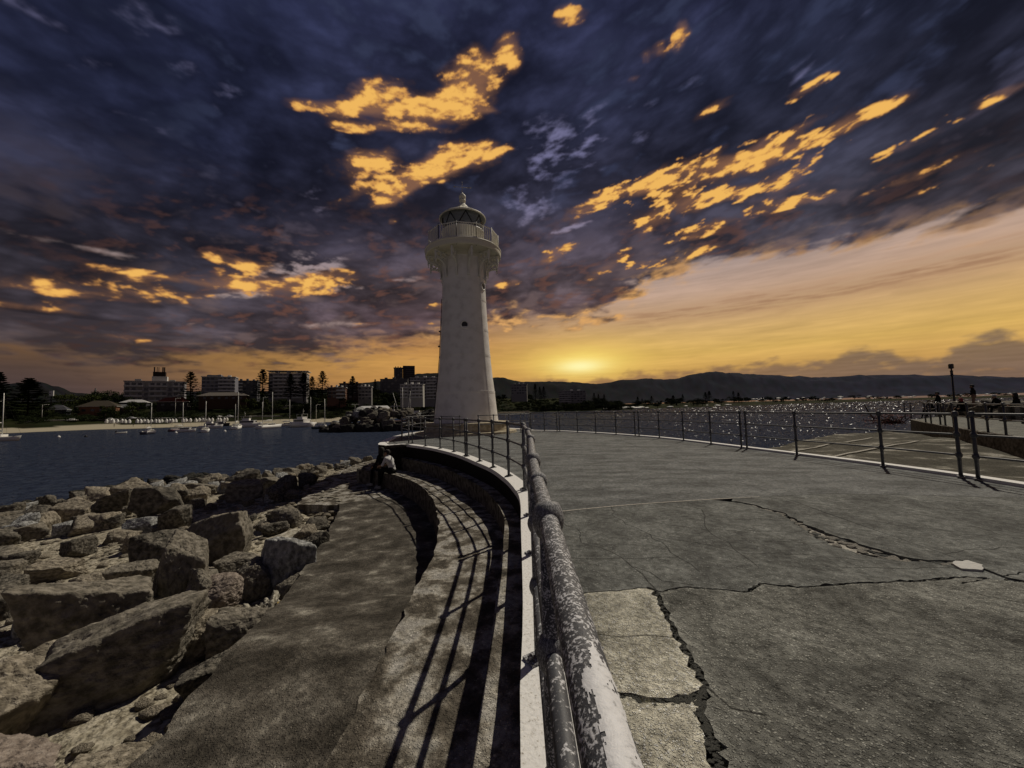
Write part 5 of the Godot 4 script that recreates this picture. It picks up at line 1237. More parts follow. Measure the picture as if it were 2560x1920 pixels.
# ---------------------------------------------------------------- the second arm of the breakwater, on the right
func build_arm() -> void:
	var edge := [Vector2(14.2, -9.9), Vector2(15.3, -11.6), Vector2(15.95, -12.56), Vector2(17.4, -14.6), Vector2(19.1, -16.9), Vector2(20.2, -18.45), Vector2(22.1, -20.9), Vector2(24.6, -23.9)]
	var arm := base("breakwater_arm", "pale concrete deck and wall of the second breakwater arm on the right", ""); arm.set_meta("kind", "structure"); arm.remove_meta("category")
	var top := Shape.new(); top.prism(PackedVector2Array(edge + [Vector2(27.0, -25.5), Vector2(34.0, -30.0), Vector2(44.0, -34.0), Vector2(60.0, -20.0), Vector2(46.0, -6.0), Vector2(22.0, -4.0)]), -4.5, -0.03)
	var dm: StandardMaterial3D = M.far_deck.duplicate(); over(dm, dm.detail_albedo, Vector3(1.0 / 9.0, 1.0 / 4.0, 1.0)); dm.albedo_color = lc(1.0, 0.97, 0.86)
	put("arm_deck", top.done(), dm, arm)
	var kb := smooth_line(edge, 0.4)
	put("arm_kerb", ribbon(kb, beside(kb, 0.22), func(_p): return 0.03, func(_p): return 0.03, 1), M.tier, arm)
	put("arm_wall", wall_mesh(beside(kb, -0.02), func(_p): return 0.03, func(_p): return -4.0), M.wall, arm)
	put("kerb_back", wall_mesh(beside(kb, 0.22), func(_p): return 0.03, func(_p): return -0.05), M.tier, arm)
	# sloping apron of concrete between the two arms
	var crest := [Vector2(7.9, -14.5), Vector2(11.0, -18.6), Vector2(15.5, -22.0), Vector2(20.6, -25.6), Vector2(24.9, -27.4), Vector2(29.0, -28.6)]
	var rise := noise(601, 0.12, 4); var ap: StandardMaterial3D = M.tier.duplicate()
	over(ap, tex(noise(602, 0.010, 6, 0.6), 1024, [lc(0.16, 0.15, 0.12), lc(0.26, 0.25, 0.21), lc(0.85, 0.82, 0.74), lc(1, 1, 0.97)], [0.36, 0.60, 0.74, 0.92]), Vector3(1.0 / 13.0, 1.0 / 22.0, 1.0))
	var c2 := smooth_line(crest, 0.5)
	structure("concrete_apron", grid_mesh(90, 90, func(i: int, j: int) -> Vector3:
		var x := 7.0 + 20.0 * i / 89.0; var z := -2.0 - 29.0 * j / 89.0
		var q := Vector2(x, z)
		var c := nearest_on(c2, q); var e := q.distance_to(c)
		var side := (q - c).dot(Vector2(-0.55, -0.83))
		var y := -0.15 - 0.9 * smoothstep(11.0, 0.0, e) - 0.35 * smoothstep(-16.0, -10.0, z) * smoothstep(9.0, 16.0, x) - 0.35 * smoothstep(-9.0, -4.0, z)
		if side > 0.0: y = -1.05 - 1.1 * e
		y += rise.get_noise_2d(x, z) * 0.16
		return Vector3(x, maxf(y, -5.0), z)), ap)
	# pale ridges of mortar left by the formwork
	for ln in [[Vector2(9.3, -14.3), Vector2(12.5, -17.6), Vector2(16.2, -20.0), Vector2(20.5, -22.3)], [Vector2(9.0, -12.4), Vector2(12.0, -14.7), Vector2(15.2, -16.2), Vector2(17.8, -17.2)]]:
		var l := smooth_line(ln, 0.4); var y := func(q: Vector2) -> float:
			var c := nearest_on(c2, q); var e := q.distance_to(c)
			return -0.10 - 0.9 * smoothstep(11.0, 0.0, e) - 0.35 * smoothstep(-16.0, -10.0, q.y) * smoothstep(9.0, 16.0, q.x) - 0.35 * smoothstep(-9.0, -4.0, q.y) + rise.get_noise_2d(q.x, q.y) * 0.16
		structure("mortar_ridge", ribbon(l, beside(l, 0.16), y, y, 2), M.crumb)
	# its fence
	railing("thin dark pipe fence along the kerb of the second arm", "fences on the second arm", [Vector2(21.95, -20.55), Vector2(21.1, -19.5), Vector2(20.4, -18.45), Vector2(19.85, -17.75), Vector2(19.2, -16.85), Vector2(18.2, -15.45), Vector2(17.05, -13.9), Vector2(16.35, -12.85), Vector2(15.6, -11.7), Vector2(15.0, -10.7)], [1.04, 0.52], 0.025, 0.035, M.pipe_dark, 0.0, true, true, 6)
	railing("short fence at the far seaward end of the second arm", "fences on the second arm", [Vector2(25.2, -24.8), Vector2(26.0, -25.2), Vector2(28.6, -26.6), Vector2(31.0, -28.3)], [1.02, 0.52], 0.022, 0.03, M.pipe_dark, 0.0, true, false, 6)
	# armour boulders along its seaward side
	var r := RandomNumberGenerator.new(); r.seed = 611
	var kinds := []
	for i in 5: kinds.append(boulder(620 + i, 3, r.randf_range(0.1, 0.4), 0.08))
	for k in 26:
		var t := k / 25.0
		var x := lerpf(33.0, 26.6, t) + r.randf_range(-0.3, 0.3); var z := lerpf(-29.2, -17.6, t) + r.randf_range(-0.4, 0.4)
		if k > 3 and k < 7: x += 1.6
		var s := r.randf_range(0.75, 1.25)
		rest_rock("armour_stone", kinds[k % 5], M.rock_dark if k % 4 else M.rock_brown, x + 0.9, z, Vector3(s * 1.5, s * 0.95, s * 1.3), r.randf() * TAU, r.randf_range(-0.15, 0.15), "dark armour boulder in the row along the seaward side of the second arm", "armour boulders of the second arm", 0.1, -0.03)
	for q in [[25.6, -18.4, 2.0, 0.5], [27.6, -20.6, 1.6, 0.3]]:
		var s := Shape.new(); s.prism(PackedVector2Array([Vector2(-1.1, -0.7), Vector2(1.2, -0.6), Vector2(1.0, 0.75), Vector2(-0.9, 0.6)]), 0.0, 0.78)
		var o := put("concrete_block", s.done(), M.tier, null, Vector3(q[0], -0.03, q[1])); o.rotation.y = q[3]; tag(o, "pale slanting concrete block %s on the second arm" % ["beside the seated people", "behind the first block"][0 if q[1] > -19 else 1], "block")
	var bx := Shape.new(); bx.box(Vector3(0, 0.17, 0), Vector3(0.5, 0.34, 0.34)); var ice := put("cool_box", bx.done(), mat(lc(0.16, 0.18, 0.24), 0.5), null, Vector3(21.9, -0.03, -16.2)); tag(ice, "small grey cool box on the deck of the second arm", "box")
	var lid := Shape.new(); lid.box(Vector3(0, 0.355, 0), Vector3(0.53, 0.03, 0.37)); put("lid", lid.done(), M.white_dull, ice)
	# light on a post
	var lamp := base("harbour_light", "tall dark harbour light post with a lantern box behind the second arm", "light post", Vector3(38.1, -0.2, -33.2))
	var s := Shape.new(true); s.tube([Vector3(0, 0, 0), Vector3(0, 3.4, 0)], [0.085, 0.065], 10); put("post", s.done(), M.iron, lamp)
	var s2 := Shape.new(true); s2.lathe([Vector2(0, 3.38), Vector2(0.14, 3.40), Vector2(0.14, 3.44), Vector2(0.09, 3.46), Vector2(0.09, 3.75), Vector2(0.12, 3.80), Vector2(0.05, 3.86), Vector2(0.05, 3.98), Vector2(0, 4.0)], 12); put("gear", s2.done(), M.iron, lamp)
	var s3 := Shape.new(); s3.lathe([Vector2(0.04, 3.98), Vector2(0.17, 4.02), Vector2(0.17, 4.36), Vector2(0.12, 4.42), Vector2(0, 4.43)], 8); put("lantern", s3.done(), M.black, lamp)
	var rk := rest_rock("light_footing", boulder(640, 3, 0.2), M.rock_dark, 38.1, -33.2, Vector3(2.6, 1.4, 2.2), 0.4, 0.0, "dark rock carrying the harbour light post", "", 0.2, -1.2)
	rk.set_meta("category", "rock")
	# red-tipped coastal shrub at the corner of the arm
	var sh := base("coastal_shrub", "bare red-tipped shrub growing from the corner of the second arm's wall", "shrub", Vector3(25.2, -0.5, -25.6))
	var twig := Shape.new(); var tips := Shape.new()
	var rr := RandomNumberGenerator.new(); rr.seed = 650
	for k in 46:
		var a := Vector3(rr.randf_range(-0.4, 0.4), 0.2, rr.randf_range(-0.4, 0.4))
		var b := a + Vector3(rr.randf_range(-1.7, 0.5), rr.randf_range(-0.2, 0.8), rr.randf_range(-0.6, 0.6))
		var m := a.lerp(b, 0.5) + Vector3(0, 0.12, 0)
		twig.tube([a, m, b], [0.03, 0.02, 0.008], 4, false)
		for i in 16:
			var c := m.lerp(b, rr.randf_range(0.3, 1.1)) + Vector3(rr.randfn(), rr.randfn(), rr.randfn()) * 0.07
			var e := Vector3(rr.randfn(), rr.randfn(), rr.randfn()).normalized() * 0.09
			tips.tri(c, c + e, c + e.cross(Vector3(0.3, 1, 0.2)).normalized() * 0.06)
	put("twigs", twig.done(), mat(lc(0.05, 0.03, 0.025), 0.9), sh); put("leaves", tips.done(), mat(lc(0.20, 0.045, 0.04), 0.8), sh).set_meta("kind", "stuff")
	var stick := Shape.new(true); stick.tube([Vector3(0, 0, 0), Vector3(-0.35, 0.5, 0), Vector3(-0.75, 1.15, 0.1)], [0.05, 0.045, 0.03], 6); var so := put("driftwood_branch", stick.done(), mat(lc(0.05, 0.04, 0.03), 0.9), null, Vector3(26.0, -0.1, -27.8)); tag(so, "dead branch leaning out over the water beyond the second arm", "branch")

# the rock mole across the harbour
func build_mole() -> void:
	var r := RandomNumberGenerator.new(); r.seed = 660
	var kinds := []
	for i in 8: kinds.append(boulder(670 + i, 3, r.randf_range(0.05, 0.4), 0.08))
	var core := Shape.new(); core.prism(PackedVector2Array([Vector2(-44, -94.5), Vector2(-38, -93.5), Vector2(-26, -93.5), Vector2(-10, -94), Vector2(-10, -102), Vector2(-40, -101)]), -5.0, -1.2)
	structure("mole_core", core.done(), M.rock_wet)
	for k in 150:
		var t := r.randf(); var row := r.randf()
		var x := lerpf(-46.5, -13.0, t)
		var crest := 2.0 * smoothstep(-47.0, -38.5, x) * (1.0 - 0.5 * smoothstep(-31.0, -23.0, x)) + 0.15
		var z := lerpf(-91.0, -100.5, row) - 2.0 * smoothstep(-40.0, -46.0, x)
		var h := lerpf(-3.1, -0.9 + crest, sin(clampf(row * 1.4, 0.0, 1.0) * PI * 0.5))
		if x < -40.5: h = lerpf(-3.2, h, clampf((x + 47.5) / 7.0, 0.0, 1.0))
		var s := r.randf_range(1.1, 2.6)
		var m: String = ["rock_dark", "rock_dark", "rock_wet", "rock_brown", "rock_dark", "rock_grey"][r.randi() % 6]
		if h < -2.4: m = "rock_wet"
		rest_rock("mole_stone", kinds[r.randi() % 8], M[m], x, z, Vector3(s * 1.2, s * 0.95, s), r.randf() * TAU, r.randf_range(-0.3, 0.3), {"rock_dark": "dark boulder piled on the rock mole across the harbour", "rock_wet": "black wet boulder low on the rock mole across the harbour", "rock_brown": "brown boulder piled on the rock mole across the harbour", "rock_grey": "pale grey boulder piled on the rock mole across the harbour"}[m], "boulders of the rock mole, " + m.right(-5), 0.45, h)

# ---------------------------------------------------------------- the town across the harbour
func window_box(w: float, h: float) -> ArrayMesh:
	var b := Shape.new(); b.box(Vector3.ZERO, Vector3(w, h, 0.12)); return b.done()

# an apartment block: body, a slab at every floor, balcony fronts, and each window a part
func block(called: String, label: String, x: float, z: float, w: float, foot: float, top: float, floors: int, bays: int, wall: Color, trim: Color, turn: float, deep := 14.0, balconies: Array = [], flat_roof := 0.4, group := "apartment blocks across the harbour") -> Node3D:
	var o := base(called, label, "building", Vector3(x, foot, z), turn, group)
	var h := top - foot
	var wm := mat(wall, 0.9); var tm := mat(trim, 0.8)
	var s := Shape.new(); s.box(Vector3(0, h * 0.5 - 4.0, -deep * 0.5), Vector3(w, h + 8.0, deep)); put("walls", s.done(), wm, o)
	var rf := Shape.new(); rf.box(Vector3(0, h + flat_roof * 0.5, -deep * 0.5), Vector3(w + 0.9, flat_roof, deep + 0.9)); put("roof", rf.done(), tm, o)
	var fh := h / floors; var bw := w / bays
	var win := window_box(bw * 0.62, fh * 0.56); var pane: Material = M.town_glass
	for f in floors:
		if f > 0:
			var sl := Shape.new(); sl.box(Vector3(0, f * fh, 0.10), Vector3(w + 0.1, 0.32, 0.5)); put("floor_band", sl.done(), tm, o)
		for b in bays:
			put("window", win, pane if (b * 7 + f * 5 + int(w)) % 4 else M.curtain, o, Vector3(-w * 0.5 + (b + 0.5) * bw, (f + 0.52) * fh, 0.02))
	for q in 3:
		var rb := Shape.new(); rb.box(Vector3(w * (-0.3 + 0.28 * q), h + flat_roof + 0.8, -deep * (0.3 + 0.15 * q)), Vector3(w * 0.10, 1.6 + 0.7 * (q % 2), 2.4)); put("roof_plant", rb.done(), tm if q else wm, o)
	for b in balconies:    # [from bay, bays, colour]
		for f in floors:
			var bb := Shape.new(); var bx: float = -w * 0.5 + (b[0] + b[1] * 0.5) * bw
			bb.box(Vector3(bx, f * fh + 0.1, 0.9), Vector3(b[1] * bw, 0.28, 1.8)); bb.box(Vector3(bx, f * fh + 0.65, 1.74), Vector3(b[1] * bw, 0.85, 0.1))
			put("balcony", bb.done(), mat(b[2], 0.8), o)
	return o

func house(called: String, label: String, x: float, z: float, w: float, foot: float, top: float, wall: Color, roof: Color, turn: float, deep := 9.0, gable := false) -> Node3D:
	var o := base(called, label, "house", Vector3(x, foot, z), turn, "houses across the harbour")
	var h := top - foot; var eave := h * 0.58
	var s := Shape.new(); s.box(Vector3(0, eave * 0.5 - 3.0, -deep * 0.5), Vector3(w * 0.92, eave + 6.0, deep * 0.92)); put("walls", s.done(), mat(wall, 0.9), o)
	var r := Shape.new(); var a := Vector3(-w * 0.5, eave, 0.2); var b := Vector3(w * 0.5, eave, 0.2); var c := Vector3(w * 0.5, eave, -deep - 0.2); var d := Vector3(-w * 0.5, eave, -deep - 0.2)
	var inset := 0.0 if gable else minf(deep * 0.5, w * 0.35)
	var e := Vector3(-w * 0.5 + inset, h, -deep * 0.5); var f := Vector3(w * 0.5 - inset, h, -deep * 0.5)
	r.quad(a, b, f, e); r.quad(c, d, e, f); r.tri(b, c, f); r.tri(d, a, e); r.quad(d, c, b, a)
	var under := Shape.new(); under.box(Vector3(0, eave - 0.1, -deep * 0.5), Vector3(w * 1.0, 0.18, deep + 0.3))
	put("roof", r.done(), mat(roof, 0.9), o); put("fascia", under.done(), M.white_dull, o)
	var n := maxi(2, int(w / 4.5))
	for i in n: put("window", window_box(1.7, 1.3), M.town_glass, o, Vector3(-w * 0.42 + (i + 0.5) * w * 0.84 / n, eave * 0.52, -deep * 0.04 + 0.05 + 0.03))
	return o

# Norfolk pine: a straight trunk with whorls of drooping, upturned branches
func pine_mesh(seed_: int, dense: float) -> Array:
	var r := RandomNumberGenerator.new(); r.seed = seed_
	var t := Shape.new(true); t.tube([Vector3.ZERO, Vector3(0, 0.5, 0), Vector3(0.004, 1.0, 0)], [0.022, 0.016, 0.003], 6)
	var c := Shape.new()
	var y := 0.16 + 0.06 * r.randf()
	while y < 0.985:
		var reach := 0.30 * pow(clampf((1.0 - y) / 0.84, 0.0, 1.0), 0.78) * r.randf_range(0.82, 1.1) + 0.012
		var n := int(7 + 3 * dense)
		var off := r.randf() * TAU
		for k in n:
			if r.randf() < 0.12: continue
			var a := off + TAU * k / n + r.randf_range(-0.15, 0.15)
			var dir := Vector3(cos(a), 0, sin(a)); var side := Vector3(-sin(a), 0, cos(a))
			var len_ := reach * r.randf_range(0.75, 1.08)
			var steps := 6
			for i in steps:
				var u0 := float(i) / steps; var u1 := float(i + 1) / steps
				var p0 := Vector3(0, y, 0) + dir * len_ * u0 + Vector3(0, -0.02 * u0 + 0.045 * u0 * u0, 0)
				var p1 := Vector3(0, y, 0) + dir * len_ * u1 + Vector3(0, -0.02 * u1 + 0.045 * u1 * u1, 0)
				# flat feathery sprays either side of the branch
				var w0 := (0.006 + 0.085 * u0 * (1.12 - u0)) * (0.75 + 0.35 * dense); var w1 := (0.006 + 0.085 * u1 * (1.12 - u1)) * (0.75 + 0.35 * dense)
				var lift := Vector3(0, 0.010 * r.randf(), 0)
				for sgn in [-1.0, 1.0]:
					var e0: Vector3 = p0 + side * w0 * sgn + lift; var e1: Vector3 = p1 + side * w1 * sgn * r.randf_range(0.5, 1.2) + lift
					c.tri(p0, p1, e1); c.tri(p0, e1, e0)
					c.tri(p0 - Vector3(0, 0.008, 0), p1 - Vector3(0, 0.008, 0), e1 - Vector3(0, 0.014, 0))
		y += lerpf(0.072, 0.036, y) * r.randf_range(0.85, 1.2)
	return [t.done(), c.done()]

# broad tree: a crown of many leaf clumps on a forked trunk, one metre high
func tree_mesh(seed_: int, wide: float) -> Array:
	var r := RandomNumberGenerator.new(); r.seed = seed_
	var t := Shape.new(true); t.tube([Vector3.ZERO, Vector3(0.02, 0.25, 0.01), Vector3(0.05, 0.5, 0.02)], [0.045, 0.032, 0.015], 6); t.tube([Vector3(0.02, 0.25, 0.01), Vector3(-0.14, 0.5, 0.05)], [0.028, 0.012], 5)
	var c := Shape.new()
	var lobes := []
	for k in 9: lobes.append([Vector3(r.randf_range(-0.34, 0.34) * wide, r.randf_range(0.36, 0.80), r.randf_range(-0.34, 0.34) * wide), r.randf_range(0.12, 0.24)])
	for l in lobes:
		for k in 120:
			var d := Vector3(r.randfn(), r.randfn() * 0.8, r.randfn()).normalized()
			var p: Vector3 = l[0] + d * l[1] * pow(r.randf(), 0.35) * Vector3(wide, 0.85, wide)
			var e := Vector3(r.randfn(), r.randfn(), r.randfn()).normalized() * r.randf_range(0.025, 0.06)
			var f := d.cross(e).normalized() * r.randf_range(0.02, 0.05)
			c.tri(p - e, p + f, p + e)
	return [t.done(), c.done()]

# boats are built with the bow along +x
func hull_mesh(l: float, b: float, h: float, sharp := 1.0) -> ArrayMesh:
	var s := Shape.new(true)
	var rows := []
	for i in 11:
		var t := i / 10.0
		var half := b * 0.5 * pow(clampf(1.0 - pow(t, 2.4 * sharp), 0.0, 1.0), 0.75) * (0.82 + 0.18 * minf(t * 3.0, 1.0))
		var sheer := h * (1.0 + 0.28 * t * t)
		var x := -l * 0.5 + l * t
		var k := 0.12 * l * t * t
		rows.append([Vector3(x - k * 0.9, -0.25, 0), Vector3(x - k * 0.4, 0.0, half * 0.78), Vector3(x, sheer, half), Vector3(x, sheer, -half), Vector3(x - k * 0.4, 0.0, -half * 0.78)])
	for i in 10:
		for j in 5:
			s.quad(rows[i][j], rows[i + 1][j], rows[i + 1][(j + 1) % 5], rows[i][(j + 1) % 5])
	for j in range(1, 4): s.tri(rows[0][0], rows[0][j], rows[0][j + 1])
	return s.done()

func yacht(label: String, x: float, z: float, l: float, mast: float, turn: float, hull: Material, deck: Material, furled := true, mizzen := 0.0) -> Node3D:
	var o := base("sailing_yacht", label, "yacht", Vector3(x, WATER, z), turn, "yachts moored in the harbour")
	put("hull", hull_mesh(l, l * 0.32, l * 0.11), hull, o)
	var c := Shape.new(); c.box(Vector3(-l * 0.04, l * 0.145, 0), Vector3(l * 0.34, l * 0.075, l * 0.19)); c.box(Vector3(-l * 0.30, l * 0.125, l * 0.09), Vector3(l * 0.2, l * 0.04, 0.08)); c.box(Vector3(-l * 0.30, l * 0.125, -l * 0.09), Vector3(l * 0.2, l * 0.04, 0.08)); put("cabin", c.done(), deck, o)
	var g := Shape.new(); g.box(Vector3(-l * 0.04, l * 0.15, 0), Vector3(l * 0.28, l * 0.03, l * 0.2)); put("cabin_window", g.done(), M.black, o)
	var m := Shape.new(true); m.tube([Vector3(l * 0.08, l * 0.1, 0), Vector3(l * 0.07, mast, 0)], [0.10, 0.075], 6); put("mast", m.done(), M.white_dull, o)
	var b := Shape.new(true); b.tube([Vector3(l * 0.07, l * 0.26, 0), Vector3(-l * 0.30, l * 0.25, 0)], [0.07, 0.06], 6); put("boom", b.done(), M.white_dull, o)
	if furled:
		var f := Shape.new(true); f.tube([Vector3(l * 0.06, l * 0.285, 0), Vector3(-l * 0.1, l * 0.29, 0), Vector3(-l * 0.28, l * 0.27, 0)], [0.16, 0.18, 0.08], 7); put("furled_sail", f.done(), deck, o)
	var w := Shape.new()
	for q in [Vector3(l * 0.5, l * 0.13, 0), Vector3(-l * 0.5, l * 0.11, 0), Vector3(l * 0.06, l * 0.11, l * 0.15), Vector3(l * 0.06, l * 0.11, -l * 0.15)]: w.tube([q, Vector3(l * 0.07, mast * 0.97, 0)], [0.018, 0.018], 3, false)
	for sy in [0.5]: w.box(Vector3(l * 0.07, mast * sy, 0), Vector3(0.08, 0.06, l * 0.2))
	put("rigging", w.done(), M.iron, o)
	if mizzen > 0.0:
		var mz := Shape.new(true); mz.tube([Vector3(-l * 0.33, l * 0.1, 0), Vector3(-l * 0.34, mizzen, 0)], [0.08, 0.05], 6); put("mizzen_mast", mz.done(), M.white_dull, o)
	return o

func cruiser(label: String, x: float, z: float, l: float, turn: float, hull: Material, bridge := true) -> Node3D:
	var o := base("motor_cruiser", label, "motor boat", Vector3(x, WATER, z), turn, "motor boats moored in the harbour")
	put("hull", hull_mesh(l, l * 0.36, l * 0.15), hull, o)
	var c := Shape.new(); c.prism(PackedVector2Array([Vector2(-l * 0.28, -l * 0.13), Vector2(l * 0.2, -l * 0.11), Vector2(l * 0.28, 0), Vector2(l * 0.2, l * 0.11), Vector2(-l * 0.28, l * 0.13)]), l * 0.14, l * 0.27); put("cabin", c.done(), M.white, o)
	var g := Shape.new(); g.prism(PackedVector2Array([Vector2(-l * 0.27, -l * 0.135), Vector2(l * 0.19, -l * 0.115), Vector2(l * 0.285, 0), Vector2(l * 0.19, l * 0.115), Vector2(-l * 0.27, l * 0.135)]), l * 0.19, l * 0.245); put("cabin_window", g.done(), M.black, o)
	if bridge:
		var b := Shape.new(); b.box(Vector3(-l * 0.08, l * 0.31, 0), Vector3(l * 0.24, l * 0.08, l * 0.2)); put("bridge", b.done(), M.white, o)
		var k := Shape.new(); k.box(Vector3(-l * 0.08, l * 0.44, 0), Vector3(l * 0.28, 0.06, l * 0.22))
		for q in [[0.05, 0.1], [0.05, -0.1], [-0.21, 0.1], [-0.21, -0.1]]: k.box(Vector3(q[0] * l, l * 0.39, q[1] * l), Vector3(0.06, l * 0.1, 0.06))
		put("canopy", k.done(), M.white_dull, o)
		var a := Shape.new(true); a.tube([Vector3(-l * 0.12, l * 0.44, 0), Vector3(-l * 0.14, l * 0.62, 0)], [0.05, 0.02], 5); a.box(Vector3(-l * 0.13, l * 0.54, 0), Vector3(0.3, 0.12, 0.5)); put("aerial", a.done(), M.white_dull, o)
	return o

func car(label: String, x: float, z: float, turn: float, paint: Color) -> Node3D:
	var y := ground_at(x, z)
	var o := base("parked_car", label, "car", Vector3(x, y + 0.25, z), turn, "cars parked across the harbour")
	var b := Shape.new(true); var prof := [Vector2(-2.1, 0.35), Vector2(-2.15, 0.8), Vector2(-1.4, 0.92), Vector2(-0.9, 1.42), Vector2(0.5, 1.45), Vector2(1.15, 0.95), Vector2(2.1, 0.8), Vector2(2.15, 0.35)]
	for i in prof.size():
		var p: Vector2 = prof[i]; var q: Vector2 = prof[(i + 1) % prof.size()]
		b.quad(Vector3(p.x, p.y, 0.85), Vector3(p.x, p.y, -0.85), Vector3(q.x, q.y, -0.85), Vector3(q.x, q.y, 0.85))
	for sz in [-0.85, 0.85]:
		for i in range(1, prof.size() - 1): b.tri(Vector3(prof[0].x, prof[0].y, sz), Vector3(prof[i].x, prof[i].y, sz), Vector3(prof[i + 1].x, prof[i + 1].y, sz))
	put("body", b.done(), mat(paint, 0.3), o)
	var g := Shape.new(); g.box(Vector3(-0.15, 1.15, 0), Vector3(1.5, 0.36, 1.74)); put("window", g.done(), M.black, o)
	for wx in [-1.3, 1.3]:
		for wz in [-0.78, 0.78]:
			var w := Shape.new(true); w.tube([Vector3(wx, 0.33, wz - 0.1), Vector3(wx, 0.33, wz + 0.1)], [0.33, 0.33], 10); put("wheel", w.done(), M.black, o)
	return o

func build_town() -> void:
	M.curtain = mat(lc(0.20, 0.19, 0.17), 0.6)
	M.town_glass = mat(lc(0.022, 0.024, 0.03), 0.25)
	var grey_ := lc(0.30, 0.29, 0.30); var pale := lc(0.55, 0.54, 0.51); var white_ := lc(0.62, 0.61, 0.58); var brick := lc(0.17, 0.095, 0.07); var dark := lc(0.10, 0.10, 0.11)
	# apartment block with the telephone masts
	var a := block("apartment_block", "grey five-storey apartment block carrying a stack of telephone masts", -279.5, -300, 35.0, 10.5, 29.6, 5, 10, grey_, lc(0.30, 0.29, 0.28), 0.62, 14.0, [[0, 3, lc(0.50, 0.49, 0.48)], [4, 3, lc(0.50, 0.49, 0.48)], [8, 2, pale]], 0.8)
	var tw := Shape.new(); tw.box(Vector3(2.0, 21.5, -6), Vector3(9.0, 4.6, 7)); put("plant_room", tw.done(), mat(pale, 0.9), a)
	var cg := Shape.new(); cg.box(Vector3(1.6, 25.6, -6), Vector3(7.4, 3.8, 5)); put("mast_cage", cg.done(), mat(lc(0.03, 0.024, 0.022), 0.9), a)
	for q in [-1.6, 0.0, 1.0, 3.4, 4.4]:
		var m := Shape.new(); m.box(Vector3(q, 29.2, -6), Vector3(0.8 if q < -1 or q > 3 else 0.35, 4.6, 0.6)); put("aerial", m.done(), M.black, a)
	var b := block("apartment_block", "six-storey apartment block with white curved balconies on its right half", -237.6, -310, 22.0, 16.0, 33.2, 6, 8, lc(0.20, 0.20, 0.23), pale, 0.45, 13.0, [[4, 4, white_]], 0.5)
	var pb := Shape.new(); pb.box(Vector3(-3.5, 18.2, -6), Vector3(9.4, 1.8, 8)); put("penthouse", pb.done(), mat(lc(0.14, 0.14, 0.16), 0.9), b)
	block("apartment_block", "low dark apartment block with two columns of white balconies", -235.7, -340, 16.0, 21.0, 32.2, 4, 6, dark, lc(0.14, 0.14, 0.15), 0.4, 12.0, [[0, 2, white_]])
	var d := block("apartment_block", "tall pale apartment block with a thin roof canopy behind the pines", -181.5, -310, 27.0, 14.5, 34.6, 7, 8, lc(0.30, 0.285, 0.28), lc(0.60, 0.59, 0.56), 0.35, 15.0, [[1, 3, pale], [5, 2, pale]])
	var can := Shape.new(); can.box(Vector3(0, 22.3, -7), Vector3(30.0, 0.35, 16)); put("roof_canopy", can.done(), M.white_dull, d)
	for q in [-13.0, -6.5, 0.0, 6.5, 13.0]:
		var s := Shape.new(); s.box(Vector3(q, 21.3, 0.4), Vector3(0.4, 1.9, 0.4)); put("canopy_post", s.done(), M.white_dull, d)
	block("brick_flats", "brown brick flats with white balcony bands right of the pines", -137.5, -300, 13.0, 13.1, 21.5, 3, 4, brick, pale, 0.3, 10.0, [[2, 2, white_]])
	block("brick_flats", "dark brick building behind the brown brick flats", -143.5, -340, 18.0, 14.0, 27.5, 4, 5, lc(0.065, 0.045, 0.04), lc(0.09, 0.08, 0.08), 0.25, 12.0)
	block("apartment_block", "small white-framed block of flats beside the tall single pine", -119.1, -310, 10.0, 11.5, 22.2, 4, 4, lc(0.22, 0.21, 0.20), white_, 0.25, 9.0)
	var h := block("apartment_tower", "dark twin apartment tower, tallest on the hill left of the lighthouse", -142.3, -480, 10.5, 28.0, 56.5, 11, 3, lc(0.055, 0.05, 0.052), lc(0.085, 0.08, 0.08), 0.3, 12.0)
	var h2 := Shape.new(); h2.box(Vector3(13.0, 14.5, -9), Vector3(14.5, 34.0, 14)); put("tower_wing", h2.done(), mat(lc(0.055, 0.05, 0.052), 0.9), h)
	for f in 11:
		var s := Shape.new(); s.box(Vector3(14.5, 2.0 + f * 2.75, -1.4), Vector3(11.0, 0.9, 1.4)); put("balcony", s.done(), mat(lc(0.10, 0.095, 0.095), 0.9), h)
	block("apartment_block", "long dark block at the foot of the twin tower", -129.3, -420, 29.0, 24.0, 37.3, 4, 8, dark, lc(0.10, 0.10, 0.10), 0.2, 12.0)
	block("apartment_block", "large stepped pale block directly left of the lighthouse", -88.6, -390, 29.5, 13.5, 35.2, 7, 9, lc(0.24, 0.23, 0.24), lc(0.48, 0.47, 0.46), 0.1, 15.0, [[0, 3, lc(0.5, 0.49, 0.48)], [5, 3, lc(0.5, 0.49, 0.48)]])
	block("apartment_block", "white four-storey flats with wide balconies below the stepped block", -86.5, -330, 19.0, 13.0, 24.4, 4, 6, lc(0.42, 0.41, 0.38), white_, 0.1, 11.0, [[0, 2, white_], [3, 3, white_]])
	block("apartment_block", "pale flats among trees just right of the lighthouse", 7.5, -420, 17.0, 17.0, 28.0, 4, 6, lc(0.20, 0.19, 0.18), lc(0.34, 0.33, 0.32), -0.1, 11.0)
	block("apartment_block", "long grey stepped flats farther right of the lighthouse", 75.0, -480, 33.0, 8.0, 21.5, 5, 9, lc(0.2, 0.19, 0.19), lc(0.42, 0.41, 0.40), -0.1, 13.0, [[0, 4, lc(0.42, 0.41, 0.40)]])
	house("red_roof_house", "house with a long terracotta red roof below the telephone masts", -230.5, -260, 17.5, 8.0, 15.3, lc(0.045, 0.04, 0.04), lc(0.16, 0.055, 0.038), 0.45)
